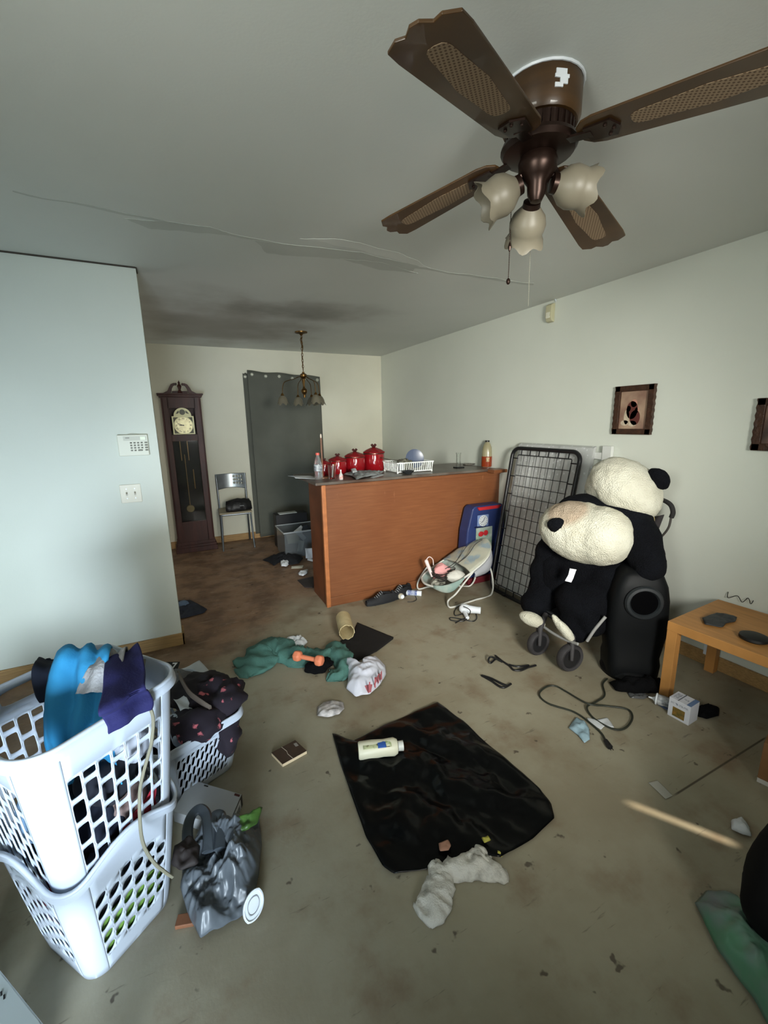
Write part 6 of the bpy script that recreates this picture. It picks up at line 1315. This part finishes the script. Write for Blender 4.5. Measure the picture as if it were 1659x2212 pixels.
# ------------------------------------------------------------ laundry baskets
bpl = mat('basket plastic', rgb(192, 200, 212), 0.38, bump=0.06, bs=30)
def rrect(t, hx, hy, r):
    """point on a rounded rectangle, t in 0..4 (side index + fraction), sides start at the corner (-,-) and run anticlockwise"""
    s_ = int(t) % 4; f = t - int(t)
    cs = [(-hx, -hy), (hx, -hy), (hx, hy), (-hx, hy)]; L = (2 * hx, 2 * hy)[s_ % 2]
    d = [(1, 0), (0, 1), (-1, 0), (0, -1)][s_]; nrm = [(0, -1), (1, 0), (0, 1), (-1, 0)][s_]
    x = f * L; a = cs[s_]; e = r
    def arc(cx_, cy_, ang): return (cx_ + r * math.cos(ang), cy_ + r * math.sin(ang))
    base_ang = math.atan2(nrm[1], nrm[0])
    if x < e:
        c_ = (a[0] + d[0] * r - nrm[0] * r, a[1] + d[1] * r - nrm[1] * r); return arc(c_[0], c_[1], base_ang - (1 - x / e) * PI / 4)
    if x > L - e:
        c_ = (a[0] + d[0] * (L - r) - nrm[0] * r, a[1] + d[1] * (L - r) - nrm[1] * r); return arc(c_[0], c_[1], base_ang + ((x - (L - e)) / e) * PI / 4)
    return (a[0] + d[0] * x, a[1] + d[1] * x)
def basket(name, c, rot, hb, ht, z0, z1, rb, label, cols, rows, zr, shape='rect', stag=0.5, skew=0.0, wave=0.0, handle=(), hr=0.86, slim=0.80, tr=(0.17, 0.83), floor_=True, lip=0.014):
    o = thing(name, (c[0], c[1], z0), label, 'laundry basket'); R = Matrix.Rotation(rot, 3, 'Z'); C0 = V((c[0], c[1], 0))
    def top(t):
        f = t - int(t); return z1 + wave * math.cos(PI * 2 * (f - 0.5)) * 1.0 - (wave if wave else 0) * 0.2
    def fm(t, zf, off=0.0):
        z = z0 + zf * (top(t % 4.0) - z0); k = min(1.15, (z - z0) / (z1 - z0)); k2 = k ** 0.9
        hx = hb[0] + (ht[0] - hb[0]) * k2; hy = hb[1] + (ht[1] - hb[1]) * k2; rr_ = rb[0] + (rb[1] - rb[0]) * k2
        x, y = rrect(t % 4.0, hx + off, hy + off, rr_ + off); return C0 + R @ V((x, y, 0)) + V((0, 0, z))
    mb = MB(); ta, tb_ = tr; zl, zh = zr
    def band(t0, t1, f0, f1, nt, nz): mb.grid(lambda u, v: fm(t0 + (t1 - t0) * u - (1e-6 if u == 1 else 0), f0 + (f1 - f0) * v), nt, nz)
    def cell(t0, t1, f0, f1, hole, kt, kf, sk=0.0, pw=0.35):
        n_ = 16; tm, fm_ = (t0 + t1) / 2, (f0 + f1) / 2; a_, b_ = (t1 - t0) / 2, (f1 - f0) / 2
        if not hole: band(t0, t1, f0, f1, 2, 2); return
        out = []; inn = []
        for i in range(n_):
            an = 2 * PI * i / n_; c_, s_ = math.cos(an), math.sin(an); m_ = max(abs(c_), abs(s_)); ox, oy = c_ / m_, s_ / m_
            out.append(fm(tm + ox * a_, fm_ + oy * b_))
            ix = abs(c_) ** pw * (1 if c_ > 0 else -1); iy = abs(s_) ** pw * (1 if s_ > 0 else -1)
            if abs(c_) < 1e-9: ix = 0
            if abs(s_) < 1e-9: iy = 0
            inn.append(fm(tm + (ix * kt + iy * sk) * a_, fm_ + iy * kf * b_))
        mb.add(out + inn, [(i, (i + 1) % n_, n_ + (i + 1) % n_, n_ + i) for i in range(n_)])
    for s_ in range(4):
        band(s_, s_ + ta, 0, 1, 8, 14); band(s_ + tb_, s_ + 1, 0, 1, 8, 14)
        band(s_ + ta, s_ + tb_, 0, zl, 12, 3)
        if s_ in handle:
            band(s_ + ta, s_ + tb_, zh, hr, 12, 1); m0 = s_ + 0.28; m1 = s_ + 0.72
            band(s_ + ta, m0, hr, 1, 3, 2); band(m1, s_ + tb_, hr, 1, 3, 2)
            cell(m0, m1, hr, 1, True, 0.88, 0.55, 0, 0.4 if shape == 'rect' else 0.9)
        else: band(s_ + ta, s_ + tb_, zh, 1, 12, 2)
        nc = cols[s_]; w_ = (tb_ - ta) / nc; h_ = (zh - zl) / rows
        for i in range(nc):
            t0 = s_ + ta + i * w_; t1 = t0 + w_; off = (i * stag) % 1.0
            cuts = [zl] + [zl + (k + off) * h_ for k in range(rows + 1) if zl + 1e-6 < zl + (k + off) * h_ < zh - 1e-6] + [zh]
            for k in range(len(cuts) - 1):
                full = cuts[k + 1] - cuts[k] > h_ * 0.45
                if shape == 'oval': cell(t0, t1, cuts[k], cuts[k + 1], cuts[k + 1] - cuts[k] > h_ * 0.9, 0.80, 0.62, 0.25, 0.95)
                else: cell(t0, t1, cuts[k], cuts[k + 1], full, slim, 1 - 0.20 * h_ / (cuts[k + 1] - cuts[k]), skew, 0.35)
    if floor_:
        fl = [fm(i / 8, 0.0) for i in range(32)]; mb.add(fl, [tuple(range(32))])
    wl = build(mb, 'wall', bpl, o, True, solid=-0.003, angle=60)
    mb = MB(); n_ = 96
    P_ = [fm(4 * i / n_, 1.0, 0.004) for i in range(n_)]
    mb.sweep(P_, 0.006, 8, closed=True)
    mb.grid(lambda u, v: fm(4 * u, 1.0, lip * math.sin(v * PI / 2)) - V((0, 0, 0.026 * v ** 2)), n_, 4, cu=True)
    build(mb, 'rim', bpl, o, True, angle=80)
    return o, fm
bang = math.radians(38)
bc0 = (-0.33, 1.34)
low, lfm = basket('laundry_basket', bc0, bang, (0.130, 0.130), (0.180, 0.180), 0.0, 0.41, (0.05, 0.07), 'lower white laundry basket with oval holes, standing on the floor', (6, 6, 6, 6), 5, (0.14, 0.76), 'oval', wave=0.030, handle=(3, 1), hr=0.80, tr=(0.17, 0.83), lip=0.006)
upp, ufm = basket('laundry_basket', bc0, bang, (0.156, 0.156), (0.205, 0.205), 0.30, 0.80, (0.055, 0.08), 'upper white laundry basket with rectangular holes, nested in the lower one', (7, 7, 7, 7), 5, (0.06, 0.80), 'rect', stag=0.5, handle=(2,), hr=0.84, slim=0.82)
th_, tfm = basket('laundry_basket', (-0.11, 1.93), math.radians(24), (0.15, 0.21), (0.19, 0.26), 0.0, 0.29, (0.05, 0.06), 'low white laundry basket of clothes behind the two stacked ones', (12, 12, 12, 12), 4, (0.10, 0.78), 'rect', stag=0.5, skew=0.5, handle=(0,), hr=0.82, slim=0.6)

# clothes hanging over the upper basket
lat = (0.9, -0.43, 0)
blue = mat('sky blue cotton', rgb(44, 140, 192), 0.85, var=0.12, vs=8, bump=0.15, bs=150)
navy = mat('navy cotton', rgb(30, 30, 84), 0.85, var=0.15, vs=8, bump=0.15, bs=150)
dnav = mat('dark navy cotton', rgb(16, 24, 42), 0.9, var=0.2)
gry = mat('grey fleece', rgb(160, 160, 162), 0.95, var=0.2, vs=30, bump=0.5, bs=120)
def hang(name, path, width, m, seed, label, amp=0.012, waves=3, taper=None, latv=lat, solid=0.004):
    return tag(build(drape(path, latv, width, seed, amp, 10, 9, 24, waves, taper), name, m, None, True, solid=solid, angle=180), label, 'garment', 'clothes on the upper laundry basket')
hang('shirt', [(-0.310,1.516,0.740), (-0.304,1.491,0.820), (-0.297,1.461,0.865), (-0.296,1.402,0.868), (-0.304,1.363,0.830), (-0.310,1.336,0.775), (-0.317,1.312,0.720), (-0.319,1.301,0.640), (-0.305,1.262,0.560)], 0.19, blue, 2, 'sky blue shirt draped down inside the upper laundry basket', 0.010, 2.6, lambda u: 0.72 + 0.35 * u)
hang('garment', [(-0.395,1.539,0.740), (-0.384,1.527,0.800), (-0.384,1.531,0.815), (-0.375,1.448,0.825), (-0.376,1.419,0.790), (-0.364,1.392,0.750)], 0.12, dnav, 5, 'dark navy garment over the left rim beside the sky blue shirt', 0.008, 1.3, lambda u: 1.05 - 0.5 * max(0, u - 0.6))
hang('fleece', [(-0.230,1.467,0.780), (-0.220,1.423,0.845), (-0.225,1.399,0.865), (-0.233,1.332,0.855), (-0.250,1.314,0.820), (-0.256,1.295,0.800)], 0.11, gry, 7, 'light grey fleece piece between the sky blue and the navy garments', 0.008, 1.6, lambda u: 0.55 + 0.6 * u)
hang('garment', [(-0.199,1.421,0.780), (-0.192,1.394,0.840), (-0.194,1.386,0.860), (-0.186,1.321,0.862), (-0.179,1.237,0.850), (-0.179,1.164,0.840), V(ufm(0.56, 1.0, 0.012)) + V((0, 0, 0.014)), ufm(0.56, 0.975, 0.024), ufm(0.56, 0.93, 0.02)], 0.10, navy, 9, 'navy blue garment hanging forward over the front rim of the upper basket', 0.005, 1.2, lambda u: 0.7 + 0.5 * math.sin(u * 2.2), (0.82, 0.57, 0.0))
hang('shirt', [(-0.277,1.430,0.720), (-0.271,1.384,0.700), (-0.276,1.354,0.660), (-0.293,1.339,0.600)], 0.06, mat('teal blue cotton', rgb(50, 128, 158), 0.85), 3, 'teal blue fold beside the navy garment inside the upper basket', 0.008, 1.5)
def inb(t, zf, k):  # point inside a basket
    c_ = V((bc0[0], bc0[1], 0)); p = ufm(t, zf); return V((c_.x + (p.x - c_.x) * k, c_.y + (p.y - c_.y) * k, p.z))
G = 'clothes inside the stacked laundry baskets'
def cl(c, r, seed, m, label, amp=0.22): o = wad('garment', c, r, seed, m, label, 'garment', amp, 9); o['group'] = G; return o
wfab = mat('white cotton', rgb(196, 200, 212), 0.9, var=0.15); dfab = mat('charcoal cotton', rgb(28, 30, 40), 0.95, var=0.3); brn = mat('brown print cotton', rgb(96, 74, 72), 0.9, col2=rgb(150, 130, 124), vs=20); redf = mat('red cotton', rgb(178, 44, 60), 0.85, var=0.2); grn = mat('green cotton', rgb(120, 160, 70), 0.85, var=0.25); blg = mat('steel blue cotton', rgb(96, 124, 152), 0.9, var=0.15); dgr = mat('dark green cotton', rgb(44, 84, 72), 0.9)
cl(inb(0.55, 0.51, 0.52), (0.07, 0.08, 0.07), 1, dfab, 'charcoal garment in the middle of the upper basket, front side')
cl(inb(0.80, 0.64, 0.62), (0.055, 0.055, 0.05), 2, wfab, 'white garment high at the right corner of the upper basket')
cl(inb(0.72, 0.29, 0.50), (0.07, 0.06, 0.06), 3, brn, 'brown printed garment low in the upper basket')
cl(inb(0.35, 0.25, 0.45), (0.075, 0.06, 0.08), 4, dnav, 'dark navy garment seen through the front holes of the upper basket')
cl(inb(3.5, 0.42, 0.55), (0.06, 0.08, 0.09), 5, blg, 'steel blue garment seen through the left holes of the upper basket')
cl(inb(3.6, 0.09, 0.5), (0.05, 0.06, 0.05), 6, dgr, 'dark green garment low at the front left corner of the upper basket')
cl(inb(1.5, 0.35, 0.5), (0.07, 0.08, 0.09), 7, dfab, 'charcoal garment at the back right of the upper basket')
mb = drape([inb(0.84, 0.25, 0.90), inb(0.72, 0.19, 0.90), inb(0.6, 0.17, 0.90), inb(0.48, 0.14, 0.88)], (0, 0, 1), 0.09, 3, 0.004, 12, 8, 10, 1)
mb.v = [p for p in mb.v]; o = tag(build(mb, 'garment', redf, None, True, solid=0.003, angle=180), 'red cloth squeezed between the two baskets on the right side', 'garment', G)
def inl(t, zf, k):
    p = lfm(t, zf); return V((bc0[0] + (p.x - bc0[0]) * k, bc0[1] + (p.y - bc0[1]) * k, p.z))
def shell(t0, t1, f0, f1, k, m, seed, label):
    mb = MB(); mb.grid(lambda u, v: inl(t0 + (t1 - t0) * u, f0 + (f1 - f0) * v, k - 0.03 * abs(math.sin(u * 9 + seed)) - 0.02 * noise.noise(V((u * 6, v * 6, seed)))), 24, 16)
    return tag(build(mb, 'garment', m, None, True, solid=-0.004, angle=180), label, 'garment', G)
shell(3.30, 3.85, 0.50, 0.76, 0.90, redf, 1, 'red garment showing through the left holes of the lower basket')
shell(3.12, 3.86, 0.22, 0.48, 0.90, blg, 2, 'steel blue garment below the red one in the lower basket')
shell(0.15, 0.86, 0.14, 0.44, 0.90, grn, 3, 'green garment showing through the right holes of the lower basket')
shell(0.15, 0.86, 0.46, 0.74, 0.90, dfab, 4, 'dark garment above the green one in the lower basket')
shell(3.12, 3.86, 0.08, 0.20, 0.90, dfab, 6, 'dark garment at the bottom left of the lower basket')
# beige cord hanging along the baskets
mb = MB(); cpts = [ufm(0.985, 1.0, 0.0) + V((-0.12, 0.10, 0.006)), (-0.145,1.410,0.810), (-0.150,1.333,0.800), (-0.146,1.250,0.825), (-0.143,1.231,0.800), (-0.124,1.206,0.745), (-0.134,1.197,0.675), (-0.151,1.194,0.625), (-0.176,1.190,0.550), (-0.186,1.177,0.475), (-0.185,1.150,0.410), (-0.166,1.128,0.360), (-0.145,1.139,0.300), (-0.129,1.156,0.250)]
cpts = cpts[1:]
mb.sweep(smooth_path(cpts, 8), 0.0032, 8, flat=1.4); tag(build(mb, 'fabric_cord', mat('beige braid', rgb(116, 112, 94), 0.7), None, True), 'beige fabric cord hanging down the side of the stacked baskets', 'cord')
# clothes in the low basket
G2 = 'clothes on the low laundry basket'
dpr = mat('dark print fleece', rgb(30, 22, 32), 0.9, col2=rgb(190, 100, 108), vs=22, thr=(0.62, 0.67)); dch = mat('charcoal knit', rgb(40, 36, 40), 0.95, var=0.4, vs=20); tpe = mat('taupe webbing', rgb(104, 92, 82), 0.8, var=0.2)
def c2(name, c, r, seed, m, label, amp=0.3, rot=None): o = wad(name, c, r, seed, m, label, 'garment', amp, 8, rot=rot); o['group'] = G2; return o
c2('garment', (0.067,1.882,0.300), (0.13, 0.13, 0.075), 2, dpr, 'dark garment with pink print at the right end of the low basket', 0.35)
c2('garment', V((0.089,1.807,0.200)), (0.06, 0.11, 0.12), 3, dpr, 'dark pink printed sleeve hanging outside the low basket', 0.3)
c2('garment', (-0.027,1.774,0.290), (0.11, 0.11, 0.06), 4, dpr, 'dark garment with pink print at the front of the low basket', 0.35)
c2('garment', (-0.004,1.980,0.310), (0.15, 0.12, 0.06), 5, dch, 'charcoal jacket in the middle of the low basket', 0.35)
c2('garment', (-0.089,2.053,0.330), (0.07, 0.09, 0.05), 6, mat('grey knit', rgb(104, 104, 104), 0.95, var=0.3), 'grey knit garment nearest the stacked baskets', 0.3)
c2('garment', (-0.099,1.794,0.280), (0.045, 0.10, 0.045), 7, mat('pale blue grey cotton', rgb(172, 180, 194), 0.9, col2=rgb(90, 98, 116), vs=14), 'pale blue grey cotton cloth in the low basket beside the stacked baskets', 0.4)
mb = MB(); mb.sweep(smooth_path([(-0.084,2.065,0.370), (-0.061,1.926,0.385), (-0.038,1.847,0.380), (0.007,1.784,0.360), (0.031,1.753,0.350)], 6), 0.016, 8, flat=0.4); tag(build(mb, 'strap', tpe, None, True), 'taupe strap lying over the clothes in the low basket', 'strap')
card('white_label', (-0.073,1.850,0.345), (0.05, 0.09), (0.1, 0.2, 0.3), paper, 'white printed label among the clothes of the low basket', 'label')
card('white_sheet', (-0.006,2.332,0.200), (0.12, 0.15), (0.25, 0.1, 0.5), paper, 'white paper sheet sticking out behind the low basket', 'paper')
sv_o = thing('black_card', (-0.116,2.275,0.300), 'black card with a white number behind the rim of the upper basket', 'card')
o = V((-0.119,2.231,0.320)); mb = MB(); ux_ = V((0.9, -0.43, 0)); uy_ = V((0.35, 0.75, 0.55)).normalized()
mb.slab([o + ux_ * x + uy_ * y for x, y in ((-0.05, -0.05), (0.035, -0.05), (0.035, 0.03), (-0.05, 0.03))], (0, 0, -0.004)); build(mb, 'sheet', black_pl, sv_o)
text('7', 0.05, frame(o + V((0.012, -0.003, 0.004)), ux_, uy_), mat('print white', rgb(226, 226, 226), 0.6), 'printed_number', sv_o, bold=True)

# ------------------------------------------------------------ grey bag, flat box and scraps beside the baskets
fb = thing('flat_box', (-0.003,1.632,0.000), 'flat white cardboard box under the grey bag with a barcode label on its side', 'box')
q0, q1 = V((0.105,1.568,0.050)), V((0.033,1.438,0.050)); q3 = V((-0.075,1.744,0.050)); q2 = q1 + (q3 - q0)
for p in (q0, q1, q2, q3): p.z = 0
fbm_ = mat('grey white card', rgb(188, 190, 192), 0.55, var=0.1, vs=6)
mb = MB(); mb.slab([q0, q1, q2, q3], (0, 0, 0.05)); build(mb, 'carton', fbm_, fb, bevel=0.001)
e_ = (q1 - q0).normalized(); nn = V((-e_.y, e_.x, 0)); nn = nn if nn.dot(q0 - q3) > 0 else -nn; Lb = (q1 - q0).length
decal('dark_end', q0, e_, up, nn, 0, Lb, 0.0, 0.05, mat('box end dark', rgb(44, 40, 38), 0.5), fb)
mb = MB(); mb.slab([q0 + e_ * x + up * z + nn * 0.0015 for x, z in ((0.02, 0.004), (Lb * 0.7, 0.004), (Lb * 0.7, 0.045), (0.02, 0.045))], nn * 0.0008); build(mb, 'white_label', paper, fb)
for k in range(9): mb = MB() if k == 0 else mb; mb.slab([q0 + e_ * (x + 0.03 + 0.008 * k) + up * z + nn * 0.0026 for x, z in ((0, 0.008), (0.003 + 0.002 * (k % 2), 0.008), (0.003 + 0.002 * (k % 2), 0.03), (0, 0.03))], nn * 0.0004)
build(mb, 'barcode', black_pl, fb)
decal('red_mark', q0 + up * 0.05, (q3 - q0).normalized(), e_, up, 0.005, 0.03, 0.004, 0.014, mat('dark red mark', rgb(84, 40, 36), 0.5), fb)
decal('print_mark', q0 + up * 0.05, (q3 - q0).normalized(), e_, up, 0.16, 0.18, 0.006, 0.012, _mats['box end dark'], fb)
gbm = mat('grey bag film', rgb(92, 98, 104), 0.36, var=0.35, vs=9)
mb = crumple([(-0.129,1.312,0.000), (-0.107,1.211,0.000), (-0.079,1.129,0.000), (-0.033,1.132,0.000), (0.015,1.141,0.000), (0.074,1.155,0.000), (0.111,1.238,0.000), (0.141,1.350,0.000), (0.151,1.459,0.000), (0.098,1.454,0.000), (0.048,1.459,-0.000), (0.002,1.493,0.000), (-0.047,1.511,0.000), (-0.089,1.468,0.000), (-0.118,1.390,0.000)], 0.0, 0.08, 15, 41, rings=60, m=240, rise=0.05, fold=(0.5, 30))
gb = tag(build(mb, 'plastic_bag', gbm, None, True, solid=0.0012, angle=180), 'large grey plastic bag beside the stacked laundry baskets', 'plastic bag')
mb = MB(); mb.sweep(smooth_path([(-0.092,1.341,0.100), (-0.094,1.415,0.120), (-0.080,1.468,0.130), (-0.051,1.478,0.140), (-0.030,1.452,0.130), (-0.029,1.381,0.120), (-0.032,1.327,0.100)], 6), 0.010, 8, flat=1.8); mb.sweep(smooth_path([(-0.035,1.329,0.100), (-0.020,1.396,0.120), (-0.005,1.439,0.120), (0.014,1.436,0.120), (0.014,1.388,0.110), (0.002,1.319,0.100)], 6), 0.012, 8, flat=1.8); build(mb, 'handle', mat('dark grey film', rgb(62, 68, 74), 0.35), gb, True)
mb = crumple([(0.056,1.373,0.120), (0.112,1.373,0.120), (0.160,1.385,0.120), (0.130,1.329,0.120), (0.095,1.317,0.120), (0.065,1.323,0.120)], 0.125, 0.03, 18, 4, rings=8, m=40); tag(build(mb, 'green_wrapper', mat('green wrapper', rgb(72, 108, 46), 0.4, var=0.5), None, True, solid=0.001, angle=180), 'bright green wrapper on top of the grey bag', 'wrapper')
mb = crumple([(-0.135,1.348,0.020), (-0.084,1.373,0.020), (-0.057,1.325,0.020), (-0.068,1.265,0.020), (-0.117,1.266,0.020), (-0.143,1.303,0.020)], 0.13, 0.04, 14, 9, rings=8, m=40); tag(build(mb, 'brown_cloth', mat('brown black cloth', rgb(34, 26, 24), 0.7), None, True, solid=0.002, angle=180), 'dark brown cloth between the baskets and the grey bag', 'cloth')
ld = thing('container_lid', (0.076,1.145,0.030), 'white oval lid leaning on the right edge of the grey bag', 'lid')
c_ = V((0.075,1.141,0.035)); mb = MB(); axl = V((0.35, -0.75, 0.5)).normalized(); mb.lathe([(0, 0), (0.04, 0), (0.043, 0.003), (0.043, 0.008), (0.038, 0.009), (0.036, 0.005), (0, 0.005)], c_, axl, seg=36, ruf=lambda t, a, r, z: (r * (1 - 0.22 * abs(math.sin(a))), z)); build(mb, 'disc', white_pl, ld, True)
mb = MB(); mb.lathe([(0.022, 0.006), (0.024, 0.007), (0.026, 0.006)], c_, axl, seg=30, ruf=lambda t, a, r, z: (r * (1 - 0.22 * abs(math.sin(a))), z)); build(mb, 'embossed_ring', mat('lid grey', rgb(150, 154, 158), 0.4), ld, True)
boxthing('wood_offcut', (-0.118,1.214,0.000), (0.055, 0.035, 0.014), -0.3, mat('brown wood', rgb(132, 86, 58), 0.6, var=0.3), 'brown wood offcut on the floor under the grey bag', 'wood')
# ------------------------------------------------------------ lower left corner
wt = thing('white_table', (-0.5, 0.55, 0), 'corner of a white piece of furniture at the lower left edge of the photo', 'table')
tw1, tw2 = V((-0.448,0.979,0.420)), V((-0.322,0.803,0.420)); dd = (tw2 - tw1).normalized(); nn2 = V((dd.y, -dd.x, 0)); 
if nn2.dot(V((-1, -1, 0))) < 0: nn2 = -nn2
s0 = tw1 - dd * 0.35; s1 = tw2 + dd * 0.12
mb = MB(); mb.slab([s0, s1, s1 + nn2 * 0.4, s0 + nn2 * 0.4], (0, 0, -0.03)); tt = build(mb, 'tabletop', mat('white laminate', rgb(178, 188, 188), 0.4), wt, bevel=0.003)
for (a, b) in ((0.03, 0.03), (0.9, 0.03), (0.03, 0.37), (0.9, 0.37)):
    p = s0.lerp(s1, a) + nn2 * b; mb = MB(); mb.box((p.x, p.y, 0.195), (0.04, 0.04, 0.39)); build(mb, 'leg', mat('white laminate', None) if False else _mats['white laminate'], wt, bevel=0.002)
for px_ in (V((-0.420,0.911,0.420)), V((-0.413,0.902,0.420))): mb = MB(); mb.box(px_ + V((0, 0, 0.0006)), (0.003, 0.009, 0.001), rz=0.3); build(mb, 'dark_mark', black_pl, tt)
wt.location = (s0.x, s0.y, 0)
for c_ in wt.children: c_.data.transform(Matrix.Translation(V((-0.5, 0.55, 0)) - wt.location)); 
for c_ in tt.children: c_.data.transform(Matrix.Translation(V((-0.5, 0.55, 0)) - wt.location))
gm = mat('clear grey film', rgb(142, 150, 154), 0.2, trans=0.45, var=0.3, vs=6)
wad('clear_bag', (-0.80, 1.45, 0.17), (0.13, 0.16, 0.17), 12, gm, 'crumpled clear grey plastic bag at the left edge behind the baskets', 'plastic bag', 0.35, 6, flat=0.0)
wad('clear_bag', (-0.62, 1.17, 0.08), (0.05, 0.06, 0.08), 14, gm, 'smaller knotted clear bag in front of the larger one at the left edge', 'plastic bag', 0.45, 10, flat=0.0)
wad('beige_cloth', (-0.50, 1.0, 0.05), (0.07, 0.06, 0.05), 15, mat('dusty beige', rgb(140, 130, 122), 0.9, var=0.3), 'dusty beige cloth on the floor behind the white furniture corner', 'cloth', 0.3, 9, flat=0.0)
